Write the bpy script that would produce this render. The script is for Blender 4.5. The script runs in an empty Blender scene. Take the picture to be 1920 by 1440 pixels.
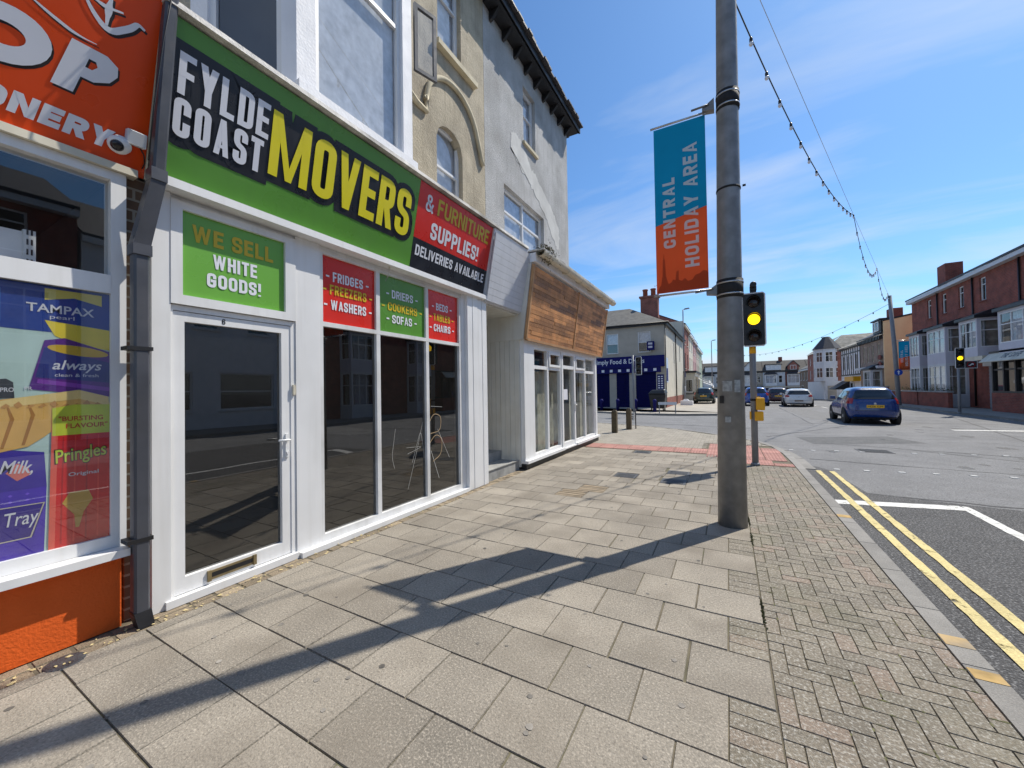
import bpy, bmesh, math, random
from math import sin, cos, pi, radians, sqrt, atan2
from mathutils import Vector, Matrix
random.seed(7)
sc = bpy.context.scene
# ------------------------------------------------------------------ camera
cam_d = bpy.data.cameras.new('camera'); cam = bpy.data.objects.new('camera', cam_d)
sc.collection.objects.link(cam); sc.camera = cam
YAW, PITCH, ROLL = radians(29.1), radians(0.894), radians(-0.926)
fw_ = Vector((-sin(YAW)*cos(PITCH), cos(YAW)*cos(PITCH), sin(PITCH)))
rt_ = Vector((cos(YAW), sin(YAW), 0)); up_ = rt_.cross(fw_)
r2_ = rt_*cos(ROLL) + up_*sin(ROLL); u2_ = -rt_*sin(ROLL) + up_*cos(ROLL)
cam.matrix_world = Matrix(((r2_.x, u2_.x, -fw_.x, 0), (r2_.y, u2_.y, -fw_.y, 0), (r2_.z, u2_.z, -fw_.z, 1.5), (0, 0, 0, 1)))
cam_d.sensor_width = 36; cam_d.lens = 728.1/1920*36; cam_d.clip_end = 6000; cam_d.clip_start = .02
# ------------------------------------------------------------------ world, sun, exposure
SUN_AZ = Vector((.53, .848, 0)).normalized(); SUN_EL = radians(54.5)
sun_dir = Vector((SUN_AZ.x*cos(SUN_EL), SUN_AZ.y*cos(SUN_EL), sin(SUN_EL)))
sl = bpy.data.lights.new('sun', 'SUN'); sl.energy = 5.0; sl.angle = radians(.5); sl.color = (1, .94, .83)
so = bpy.data.objects.new('sun', sl); sc.collection.objects.link(so)
so.rotation_euler = sun_dir.to_track_quat('Z', 'Y').to_euler(); so.location = (0, 0, 60)
W = bpy.data.worlds.new('World'); sc.world = W; W.use_nodes = True
nt = W.node_tree; nt.nodes.clear()
def wn(t, **k):
    n = nt.nodes.new(t)
    for a, b in k.items(): setattr(n, a, b)
    return n
out = wn('ShaderNodeOutputWorld'); bg = wn('ShaderNodeBackground'); bg.inputs[1].default_value = .073
sky = wn('ShaderNodeTexSky', sky_type='NISHITA', sun_disc=False, sun_elevation=SUN_EL, sun_rotation=atan2(SUN_AZ.x, SUN_AZ.y), altitude=0, air_density=1.0, dust_density=.5, ozone_density=2.2)
tc = wn('ShaderNodeTexCoord'); sep = wn('ShaderNodeSeparateXYZ'); nt.links.new(tc.outputs['Generated'], sep.inputs[0])
# wispy high cloud: direction projected on a flat layer, stretched noise
ad = wn('ShaderNodeMath', operation='ADD'); ad.inputs[1].default_value = .12; nt.links.new(sep.outputs[2], ad.inputs[0])
dx = wn('ShaderNodeMath', operation='DIVIDE'); nt.links.new(sep.outputs[0], dx.inputs[0]); nt.links.new(ad.outputs[0], dx.inputs[1])
dy = wn('ShaderNodeMath', operation='DIVIDE'); nt.links.new(sep.outputs[1], dy.inputs[0]); nt.links.new(ad.outputs[0], dy.inputs[1])
cb = wn('ShaderNodeCombineXYZ'); nt.links.new(dx.outputs[0], cb.inputs[0]); nt.links.new(dy.outputs[0], cb.inputs[1])
mp = wn('ShaderNodeMapping'); mp.inputs['Rotation'].default_value = (0, 0, radians(35)); mp.inputs['Scale'].default_value = (.55, 1.5, 1); mp.inputs['Location'].default_value = (1.9, .4, 0)
nt.links.new(cb.outputs[0], mp.inputs[0])
nz = wn('ShaderNodeTexNoise'); nz.inputs['Scale'].default_value = 1.1; nz.inputs['Detail'].default_value = 7; nz.inputs['Roughness'].default_value = .55; nz.inputs['Distortion'].default_value = .5
nt.links.new(mp.outputs[0], nz.inputs['Vector'])
rp = wn('ShaderNodeMapRange'); rp.inputs[1].default_value = .45; rp.inputs[2].default_value = .74; rp.inputs[3].default_value = .0; rp.inputs[4].default_value = .66
nt.links.new(nz.outputs['Fac'], rp.inputs[0])
# denser broken cloud bank low over the horizon
mp2 = wn('ShaderNodeMapping'); mp2.inputs['Scale'].default_value = (3.2, 3.2, 14)
nt.links.new(tc.outputs['Generated'], mp2.inputs[0])
nz2 = wn('ShaderNodeTexNoise'); nz2.inputs['Scale'].default_value = 1.3; nz2.inputs['Detail'].default_value = 6; nt.links.new(mp2.outputs[0], nz2.inputs['Vector'])
lo = wn('ShaderNodeMapRange'); lo.inputs[1].default_value = .055; lo.inputs[2].default_value = .115; lo.inputs[3].default_value = .55; lo.inputs[4].default_value = -.25; nt.links.new(sep.outputs[2], lo.inputs[0])
a2 = wn('ShaderNodeMath', operation='ADD'); nt.links.new(nz2.outputs['Fac'], a2.inputs[0]); nt.links.new(lo.outputs[0], a2.inputs[1])
r2 = wn('ShaderNodeMapRange'); r2.inputs[1].default_value = .72; r2.inputs[2].default_value = 1.0; r2.inputs[4].default_value = .85; nt.links.new(a2.outputs[0], r2.inputs[0])
mx = wn('ShaderNodeMath', operation='MAXIMUM'); nt.links.new(rp.outputs[0], mx.inputs[0]); nt.links.new(r2.outputs[0], mx.inputs[1])
mix = wn('ShaderNodeMix', data_type='RGBA'); nt.links.new(mx.outputs[0], mix.inputs['Factor'])
gain = wn('ShaderNodeMix', data_type='RGBA', blend_type='MULTIPLY'); gain.inputs['Factor'].default_value = 1; gain.inputs['B'].default_value = (1.10, 1.60, 2.0, 1)
nt.links.new(sky.outputs[0], gain.inputs['A']); nt.links.new(gain.outputs['Result'], mix.inputs['A']); mix.inputs['B'].default_value = (9.5, 10.3, 11.4, 1)
nt.links.new(mix.outputs['Result'], bg.inputs[0]); nt.links.new(bg.outputs[0], out.inputs[0])
sc.view_settings.view_transform = 'Standard'; sc.view_settings.look = 'None'; sc.view_settings.exposure = 0.16; sc.view_settings.gamma = 1
sc.view_settings.use_curve_mapping = False
sc.cycles.max_bounces = 6; sc.cycles.transparent_max_bounces = 12

# ------------------------------------------------------------------ materials
def S(r, g, b):
    f = lambda c: (c/255/12.92 if c/255 < .04045 else ((c/255+.055)/1.055)**2.4)
    return (f(r), f(g), f(b))
def mat(name, col, rough=.6, var=.12, scale=6, bump=0, bscale=80, metal=0, spec=.5, tint=0, dirt=0, dirtcol=(.05, .045, .04), emit=0, streak=0, coat=0, tcol=None, speck=0, speckscale=160, speckcol=None):
    m = bpy.data.materials.new(name); m.use_nodes = True; n = m.node_tree; L = n.links.new
    b = n.nodes['Principled BSDF']
    b.inputs['Roughness'].default_value = rough; b.inputs['Metallic'].default_value = metal; b.inputs['Specular IOR Level'].default_value = spec
    b.inputs['Coat Weight'].default_value = coat; b.inputs['Coat Roughness'].default_value = .05
    c4 = (*col, 1)
    if emit:
        b.inputs['Base Color'].default_value = c4; b.inputs['Emission Color'].default_value = c4; b.inputs['Emission Strength'].default_value = emit; return m
    t = n.nodes.new('ShaderNodeTexCoord'); geo = t.outputs['Object']
    cur = None
    def noise(sc_, det=4, vec=geo):
        q = n.nodes.new('ShaderNodeTexNoise'); q.inputs['Scale'].default_value = sc_; q.inputs['Detail'].default_value = det; L(vec, q.inputs['Vector']); return q.outputs['Fac']
    def rng(src, a, b_, c, d):
        q = n.nodes.new('ShaderNodeMapRange'); L(src, q.inputs[0])
        for i, v in enumerate((a, b_, c, d)): q.inputs[i+1].default_value = v
        return q.outputs[0]
    def mixc(fac, A, B, mode='MIX'):
        q = n.nodes.new('ShaderNodeMix'); q.data_type = 'RGBA'; q.blend_type = mode
        if isinstance(fac, float): q.inputs['Factor'].default_value = fac
        else: L(fac, q.inputs['Factor'])
        for k, v in (('A', A), ('B', B)):
            if isinstance(v, tuple): q.inputs[k].default_value = v
            else: L(v, q.inputs[k])
        return q.outputs['Result']
    lo_ = tuple(c*(1-var) for c in col)+(1,); hi_ = tuple(min(1, c*(1+var)) for c in col)+(1,)
    cur = mixc(rng(noise(scale), .3, .7, 0, 1), lo_, hi_)
    if tint:
        at = n.nodes.new('ShaderNodeAttribute'); at.attribute_name = 'tint'
        v = rng(at.outputs['Fac'], 0, 1, 1-tint, 1+tint)
        cmb = n.nodes.new('ShaderNodeCombineXYZ')
        for i in range(3): L(v, cmb.inputs[i])
        cur = mixc(1.0, cur, cmb.outputs[0], 'MULTIPLY')
        if tcol:
            cur = mixc(rng(at.outputs['Fac'], .78, .98, 0, .75), cur, (*tcol, 1))
    if speck:
        sp_ = rng(noise(speckscale, 2), .5, .75, 0, speck)
        cur = mixc(sp_, cur, (*(speckcol or tuple(min(1, c*2.2) for c in col)), 1))
        sp2 = rng(noise(speckscale*.8, 2), .5, .25, 0, speck)
        cur = mixc(sp2, cur, tuple(c*.35 for c in col)+(1,))
    if dirt:
        d = rng(noise(1.7, 8), .48, .75, 0, dirt); cur = mixc(d, cur, (*dirtcol, 1))
    if streak:
        mpn = n.nodes.new('ShaderNodeMapping'); mpn.inputs['Scale'].default_value = (9, 9, .5); L(geo, mpn.inputs[0])
        d = rng(noise(1.5, 5, mpn.outputs[0]), .5, .78, 0, streak); cur = mixc(d, cur, (*dirtcol, 1))
    L(cur, b.inputs['Base Color'])
    if rough < .95:
        L(rng(noise(scale*2.3), .3, .7, max(.02, rough-.06), min(1, rough+.06)), b.inputs['Roughness'])
    if bump:
        bm_ = n.nodes.new('ShaderNodeBump'); bm_.inputs['Strength'].default_value = bump; bm_.inputs['Distance'].default_value = .02
        L(noise(bscale, 5), bm_.inputs['Height']); L(bm_.outputs[0], b.inputs['Normal'])
    return m
def brick_mat(name, c1, c2, mortar, bw=.225, bh=.075):
    m = bpy.data.materials.new(name); m.use_nodes = True; n = m.node_tree; L = n.links.new; b = n.nodes['Principled BSDF']
    t = n.nodes.new('ShaderNodeTexCoord'); sp = n.nodes.new('ShaderNodeSeparateXYZ'); L(t.outputs['Object'], sp.inputs[0])
    a = n.nodes.new('ShaderNodeMath'); a.operation = 'ADD'; L(sp.outputs[0], a.inputs[0]); L(sp.outputs[1], a.inputs[1])
    cbn = n.nodes.new('ShaderNodeCombineXYZ'); L(a.outputs[0], cbn.inputs[0]); L(sp.outputs[2], cbn.inputs[1])
    br = n.nodes.new('ShaderNodeTexBrick'); L(cbn.outputs[0], br.inputs['Vector'])
    br.inputs['Color1'].default_value = (*c1, 1); br.inputs['Color2'].default_value = (*c2, 1); br.inputs['Mortar'].default_value = (*mortar, 1)
    br.inputs['Scale'].default_value = 1; br.inputs['Brick Width'].default_value = bw; br.inputs['Row Height'].default_value = bh; br.inputs['Mortar Size'].default_value = .008
    nz_ = n.nodes.new('ShaderNodeTexNoise'); nz_.inputs['Scale'].default_value = 2.2; nz_.inputs['Detail'].default_value = 6; L(t.outputs['Object'], nz_.inputs['Vector'])
    mr = n.nodes.new('ShaderNodeMapRange'); L(nz_.outputs['Fac'], mr.inputs[0]); mr.inputs[1].default_value = .3; mr.inputs[2].default_value = .7; mr.inputs[3].default_value = .7; mr.inputs[4].default_value = 1.2
    vm = n.nodes.new('ShaderNodeVectorMath'); vm.operation = 'SCALE'; L(br.outputs['Color'], vm.inputs[0]); L(mr.outputs[0], vm.inputs['Scale'])
    L(vm.outputs[0], b.inputs['Base Color']); b.inputs['Roughness'].default_value = .85
    bp = n.nodes.new('ShaderNodeBump'); bp.inputs['Strength'].default_value = .4; bp.inputs['Distance'].default_value = .01; bp.invert = True; L(br.outputs['Fac'], bp.inputs['Height']); L(bp.outputs[0], b.inputs['Normal'])
    return m
def glass_mat(name, tint=(.8, .85, .85), refl=1.0, see=.75, base=(.01, .012, .015), ior=1.62, dust=.06):
    """window glass: reflection by Fresnel over a partly clear, partly dark sheet"""
    m = bpy.data.materials.new(name); m.use_nodes = True; n = m.node_tree; L = n.links.new; n.nodes.clear()
    o = n.nodes.new('ShaderNodeOutputMaterial'); tr = n.nodes.new('ShaderNodeBsdfTransparent'); tr.inputs[0].default_value = (*tint, 1)
    df = n.nodes.new('ShaderNodeBsdfDiffuse'); df.inputs[0].default_value = (*base, 1)
    gl = n.nodes.new('ShaderNodeBsdfGlossy'); gl.inputs['Roughness'].default_value = 0.0; gl.inputs[0].default_value = (refl, refl, refl, 1)
    m1 = n.nodes.new('ShaderNodeMixShader'); L(df.outputs[0], m1.inputs[1]); L(tr.outputs[0], m1.inputs[2])
    t0 = n.nodes.new('ShaderNodeTexCoord'); mg_ = n.nodes.new('ShaderNodeMapping'); mg_.inputs['Scale'].default_value = (5, 5, .9); L(t0.outputs['Object'], mg_.inputs[0])
    ns_ = n.nodes.new('ShaderNodeTexNoise'); ns_.inputs['Scale'].default_value = 1.6; ns_.inputs['Detail'].default_value = 7; L(mg_.outputs[0], ns_.inputs['Vector'])
    du = n.nodes.new('ShaderNodeMapRange'); L(ns_.outputs['Fac'], du.inputs[0]); du.inputs[1].default_value = .45; du.inputs[2].default_value = .75; du.inputs[3].default_value = see; du.inputs[4].default_value = see-dust; L(du.outputs[0], m1.inputs[0])
    lw = n.nodes.new('ShaderNodeLayerWeight'); lw.inputs[0].default_value = .5; f0 = ((ior-1)/(ior+1))**2
    pw = n.nodes.new('ShaderNodeMath'); pw.operation = 'POWER'; pw.inputs[1].default_value = 5; L(lw.outputs['Facing'], pw.inputs[0])
    fr = n.nodes.new('ShaderNodeMapRange'); L(pw.outputs[0], fr.inputs[0]); fr.inputs[3].default_value = f0; fr.inputs[4].default_value = 1
    t = n.nodes.new('ShaderNodeTexCoord'); nz_ = n.nodes.new('ShaderNodeTexNoise'); nz_.inputs['Scale'].default_value = 1.3; nz_.inputs['Detail'].default_value = 1; L(t.outputs['Object'], nz_.inputs['Vector'])
    bp = n.nodes.new('ShaderNodeBump'); bp.inputs['Strength'].default_value = .02; bp.inputs['Distance'].default_value = .05; L(nz_.outputs['Fac'], bp.inputs['Height'])
    L(bp.outputs[0], gl.inputs['Normal'])
    m2 = n.nodes.new('ShaderNodeMixShader'); L(fr.outputs[0], m2.inputs[0]); L(m1.outputs[0], m2.inputs[1]); L(gl.outputs[0], m2.inputs[2]); L(m2.outputs[0], o.inputs[0])
    return m
def cloth_mat(name, col, trans=.5):
    m = bpy.data.materials.new(name); m.use_nodes = True; n = m.node_tree; L = n.links.new; n.nodes.clear()
    o = n.nodes.new('ShaderNodeOutputMaterial'); d = n.nodes.new('ShaderNodeBsdfDiffuse'); tl = n.nodes.new('ShaderNodeBsdfTranslucent')
    t = n.nodes.new('ShaderNodeTexCoord'); nz_ = n.nodes.new('ShaderNodeTexNoise'); nz_.inputs['Scale'].default_value = 3; L(t.outputs['Object'], nz_.inputs['Vector'])
    mr = n.nodes.new('ShaderNodeMapRange'); L(nz_.outputs['Fac'], mr.inputs[0]); mr.inputs[3].default_value = .9; mr.inputs[4].default_value = 1.1
    vm = n.nodes.new('ShaderNodeVectorMath'); vm.operation = 'SCALE'; vm.inputs[0].default_value = col; L(mr.outputs[0], vm.inputs['Scale'])
    L(vm.outputs[0], d.inputs[0]); L(vm.outputs[0], tl.inputs[0])
    m1 = n.nodes.new('ShaderNodeMixShader'); m1.inputs[0].default_value = trans; L(d.outputs[0], m1.inputs[1]); L(tl.outputs[0], m1.inputs[2]); L(m1.outputs[0], o.inputs[0])
    return m
M = {}
M['upvc'] = mat('white_plastic', (.74, .74, .74), .4, .05, 2.2, streak=.22, dirtcol=(.42, .40, .36), dirt=.12)
M['upvc_dirty'] = mat('grubby_white_plastic', (.68, .68, .68), .45, .08, 4, dirt=.45, dirtcol=(.28, .26, .22), streak=.2)
M['cream_trim'] = mat('cream_trim', (.62, .57, .45), .5, .1, 4, dirt=.2)
M['white_paint'] = mat('white_masonry_paint', (.78, .78, .80), .7, .05, 3, bump=.2, bscale=40, streak=.1, dirtcol=(.4, .4, .4))
M['tan_render'] = mat('tan_render', (.42, .36, .26), .9, .18, 2.2, bump=.6, bscale=35, dirt=.55, dirtcol=(.16, .13, .09), streak=.35, speck=.25, speckscale=70)
M['grey_render'] = mat('grey_pebbledash', (.43, .425, .415), .95, .2, 1.1, bump=.9, bscale=55, dirt=.7, dirtcol=(.27, .26, .24), streak=.4, speck=.3, speckscale=90)
M['pale_render'] = mat('pale_render_patch', (.56, .55, .52), .9, .12, 2, bump=.4, bscale=50, dirt=.6, dirtcol=(.4, .39, .37))
M['ledge'] = mat('weathered_ledge', (.55, .53, .50), .9, .2, 14, dirt=.9, dirtcol=(.05, .045, .04), bump=.5, bscale=60)
M['stone_trim'] = mat('cream_stone_trim', (.56, .49, .34), .85, .1, 9, dirt=.4, dirtcol=(.2, .16, .1))
M['green'] = mat('green_sign_vinyl', S(86, 140, 52), .3, .08, 1.2, streak=.12, dirtcol=S(70, 100, 50))
M['green_light'] = mat('green_window_vinyl', S(104, 164, 62), .3, .04, 1.5)
M['red'] = mat('red_sign_vinyl', S(205, 42, 30), .3, .04, 1.5)
M['black_vinyl'] = mat('black_vinyl', (.012, .013, .018), .3, .1, 3)
M['white_vinyl'] = mat('white_vinyl', (.72, .73, .78), .35, .03, 3)
M['yellow_vinyl'] = mat('yellow_vinyl', S(228, 214, 30), .35, .03, 3)
M['gold_vinyl'] = mat('gold_vinyl', S(200, 172, 30), .35, .03, 3)
M['orange_sign'] = mat('orange_sign', S(226, 74, 18), .3, .05, 1.2)
M['orange_paint'] = mat('orange_masonry_paint', S(220, 92, 18), .75, .08, 3, bump=.25, bscale=60, dirt=.15, dirtcol=S(120, 50, 10))
M['shadow_black'] = mat('black_drop_shadow_vinyl', (.02, .012, .01), .4)
M['pipe'] = mat('black_iron_paint', (.055, .058, .07), .38, .2, 5, dirt=.25, dirtcol=(.15, .14, .13))
M['black'] = mat('black_paint', (.012, .012, .014), .45, .2, 5)
M['rubber'] = mat('black_rubber', (.014, .014, .015), .8, .2, 10)
M['brick_brown'] = brick_mat('brown_brick', (.12, .07, .045), (.2, .13, .08), (.3, .27, .22))
M['brick_red'] = brick_mat('red_brick', (.285, .062, .036), (.21, .046, .030), (.2, .12, .1))
M['brick_red2'] = brick_mat('orange_red_brick', (.32, .09, .06), (.25, .07, .05), (.3, .2, .16))
M['brick_tan'] = brick_mat('buff_brick', (.34, .25, .19), (.28, .2, .15), (.3, .27, .24))
M['glass_dark'] = glass_mat('dark_shop_glass', (.42, .42, .40), 1, .62, (.02, .0195, .018), 2.0, .1)
M['glass_sky'] = glass_mat('upstairs_glass', (.93, .95, .97), 1.0, .92, (.01, .012, .015), 2.1)
M['glass'] = glass_mat('clear_glass', (.97, .98, .97), 1, .97, (.01, .012, .015), 1.5)
M['glass_poster'] = glass_mat('hazy_window_glass', (.95, .96, .96), 1, .93, (.06, .06, .06), 2.0, .08)
M['glass_mid'] = glass_mat('shop_top_glass', (.9, .92, .93), 1, .93, (.015, .015, .016), 1.9, .06)
M['curtain'] = mat('net_curtain', (.60, .62, .66), .9, .2, 9)
M['blind'] = mat('grey_green_blind', (.36, .36, .29), .85, .25, 5)
M['room'] = mat('dim_interior', (.05, .045, .04), .9, .3, 2)
M['room_black'] = mat('dark_interior', (.018, .018, .018), .9, .3, 2)
M['wood'] = mat('varnished_pallet_wood', S(186, 130, 80), .65, .28, 3, tint=.5, dirt=.55, dirtcol=S(90, 58, 40), tcol=S(80, 62, 56), bump=.3, bscale=60, speck=.3, speckscale=40)
M['wood_edge'] = mat('bare_wood', S(178, 136, 96), .7, .2, 6)
M['clap'] = mat('grey_white_boards', (.6, .61, .64), .5, .05, 3, streak=.2, dirtcol=(.3, .3, .3))
M['fluted'] = mat('cream_white_boards', (.62, .61, .56), .55, .06, 4, dirt=.25, dirtcol=(.4, .32, .2), streak=.3)
M['step'] = mat('grey_stone_tile', (.3, .3, .29), .7, .2, 8, dirt=.3)
M['slate'] = mat('slate_roof', (.10, .095, .085), .75, .3, 3, bump=.5, bscale=14, dirt=.3, dirtcol=(.16, .14, .10))
M['slate_brown'] = mat('brown_slate_roof', (.055, .05, .045), .85, .3, 3)
M['slate_dark'] = mat('dark_slate', (.035, .034, .04), .6, .3, 6, bump=.3, bscale=20)
M['tile_pale'] = mat('lichened_slates', (.24, .225, .19), .85, .35, 2.4, bump=.5, bscale=10)
M['terracotta'] = mat('terracotta', (.28, .08, .05), .8, .15, 8)
M['slab'] = mat('concrete_slab', (.254, .225, .184), .88, .2, 1.6, bump=.35, bscale=130, tint=.2, dirt=.75, dirtcol=(.16, .136, .106), speck=.6, speckscale=95)
M['block'] = mat('exposed_aggregate_block', (.228, .197, .152), .9, .2, 3, bump=.6, bscale=160, tint=.12, tcol=(.27, .20, .155), dirt=.3, dirtcol=(.12, .125, .06), speck=.65, speckscale=75, speckcol=(.62, .60, .54))
M['sett'] = mat('brown_setts', (.24, .19, .13), .9, .2, 6, bump=.5, bscale=90, tint=.3, dirt=.5, dirtcol=(.1, .08, .05), speck=.5)
M['farblock'] = mat('grey_block_paving', (.30, .27, .22), .9, .12, 3, bump=.3, bscale=90, tint=.14, speck=.4)
M['joint'] = mat('mossy_joint_sand', (.125, .105, .072), .95, .4, 8, dirt=.6, dirtcol=(.095, .115, .045))
M['tactile'] = mat('red_tactile_paving', (.40, .20, .165), .85, .12, 5, tint=.16, bump=.2, speck=.3)
M['kerb'] = mat('granite_kerb', (.225, .213, .195), .85, .15, 4, bump=.3, bscale=90, tint=.12, speck=.4, dirt=.2)
M['yellow_line'] = mat('worn_yellow_line', (.58, .47, .21), .85, .12, 5, bump=.3, bscale=60, dirt=.3, dirtcol=(.3, .26, .14), speck=.35, speckscale=70)
M['white_line'] = mat('worn_white_line', (.66, .65, .61), .85, .1, 5, bump=.3, bscale=60, dirt=.35, dirtcol=(.3, .3, .29), speck=.3, speckscale=70)
M['iron'] = mat('cast_iron_cover', (.05, .052, .058), .6, .3, 20, bump=.6, bscale=60)
M['galv'] = mat('galvanised_steel', (.23, .232, .235), .5, .22, 7, metal=.35, dirt=.35, dirtcol=(.09, .085, .075), streak=.2, bump=.15, bscale=25)
M['grey_post'] = mat('grey_painted_steel', (.20, .21, .23), .5, .1, 5)
M['steel'] = mat('steel_band', (.5, .5, .5), .3, .1, 10, metal=.9)
M['teal_cloth'] = cloth_mat('teal_cloth', S(40, 158, 192)); M['orange_cloth'] = cloth_mat('orange_cloth', S(216, 120, 76)); M['dark_orange_cloth'] = cloth_mat('brown_orange_print', S(192, 100, 66))
M['white_cloth'] = cloth_mat('white_print', (.78, .78, .78), .35)
M['amber_on'] = mat('lit_amber_lens', (1.0, .60, .008), emit=2.1)
M['lens_off'] = mat('dark_lens', (.02, .012, .01), .15)
M['yellow_box'] = mat('yellow_plastic', S(232, 168, 10), .4, .06, 6)
M['navy'] = mat('navy_blue_paint', S(20, 22, 92), .7, .08, 3, spec=.2)
M['navy_shutter'] = mat('navy_shutter', S(12, 14, 70), .8, .1, 3, spec=.15)
M['cream_render'] = mat('cream_render', (.62, .58, .48), .9, .08, 2, dirt=.2, dirtcol=(.4, .36, .28), streak=.2)
M['greytan_render'] = mat('fawn_render', (.42, .38, .32), .9, .08, 2, dirt=.2, dirtcol=(.3, .27, .22))
M['orange_render'] = mat('apricot_render', S(255, 216, 164), .9, .06, 1.4, dirt=.2, dirtcol=S(222, 170, 110))
M['pink_render'] = mat('pink_render', (.45, .28, .27), .9, .1, 2); M['greenish_render'] = mat('sage_render', (.36, .42, .33), .9, .1, 2)
M['lilac_paint'] = mat('pale_lilac_paint', (.55, .54, .6), .7, .05, 2)
M['pale_grey'] = mat('pale_grey_paint', (.58, .6, .63), .6, .05, 2)
M['shutter'] = mat('grey_roller_shutter', (.22, .235, .26), .45, .06, 2)
M['awning'] = mat('white_awning', (.8, .8, .78), .7, .03, 2)
M['bollard_wood'] = mat('old_timber', (.10, .075, .045), .85, .3, 9, dirt=.4, dirtcol=(.06, .07, .03))
M['bin'] = mat('black_bin_plastic', (.012, .014, .016), .4, .2, 4)
M['plate'] = mat('yellow_plate', S(235, 180, 20), .4, .03, 3)
M['carglass'] = mat('car_glass', (.012, .016, .02), .05, .1, 2, spec=.8)
M['tail_red'] = mat('red_lamp', (.32, .012, .015), .15, .1, 3)
M['alloy'] = mat('alloy_rim', (.45, .46, .48), .35, .1, 6, metal=.6)
M['plant'] = mat('gutter_weed', (.07, .085, .025), .8, .5, 30)
M['weed_brown'] = mat('dry_weed', (.10, .055, .03), .9, .4, 30)
M['leaf_dry'] = mat('dry_leaf', (.5, .4, .2), .8, .3, 20)
def paint(name, col): return mat(name, col, .28, .03, 2, coat=.8)
def wear(m, lo_, hi_, scale=9):
    n = m.node_tree; L = n.links.new; b = n.nodes['Principled BSDF']; o = n.nodes['Material Output']
    t = n.nodes.new('ShaderNodeTexCoord'); q = n.nodes.new('ShaderNodeTexNoise'); q.inputs['Scale'].default_value = scale; q.inputs['Detail'].default_value = 9; q.inputs['Roughness'].default_value = .75; L(t.outputs['Object'], q.inputs['Vector'])
    r = n.nodes.new('ShaderNodeMapRange'); L(q.outputs['Fac'], r.inputs[0]); r.inputs[1].default_value = lo_; r.inputs[2].default_value = hi_
    tr = n.nodes.new('ShaderNodeBsdfTransparent'); mx_ = n.nodes.new('ShaderNodeMixShader'); L(r.outputs[0], mx_.inputs[0]); L(b.outputs[0], mx_.inputs[1]); L(tr.outputs[0], mx_.inputs[2]); L(mx_.outputs[0], o.inputs[0])
wear(M['yellow_line'], .56, .66); wear(M['white_line'], .55, .66)
def road_mat():
    m = mat('worn_asphalt', (.180, .178, .178), .92, .14, .7, bump=.5, bscale=110, dirt=.45, dirtcol=(.105, .104, .104), speck=.9, speckscale=70, speckcol=(.34, .34, .345)); return m
M['road'] = road_mat()
M['chip'] = mat('stone_chipping_asphalt', (.068, .066, .066), .85, .2, 1.5, bump=1.0, bscale=85, speck=1.0, speckscale=62, speckcol=(.31, .305, .30))
M['tar'] = mat('tar_seam', (.028, .028, .03), .7, .4, 12)

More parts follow.
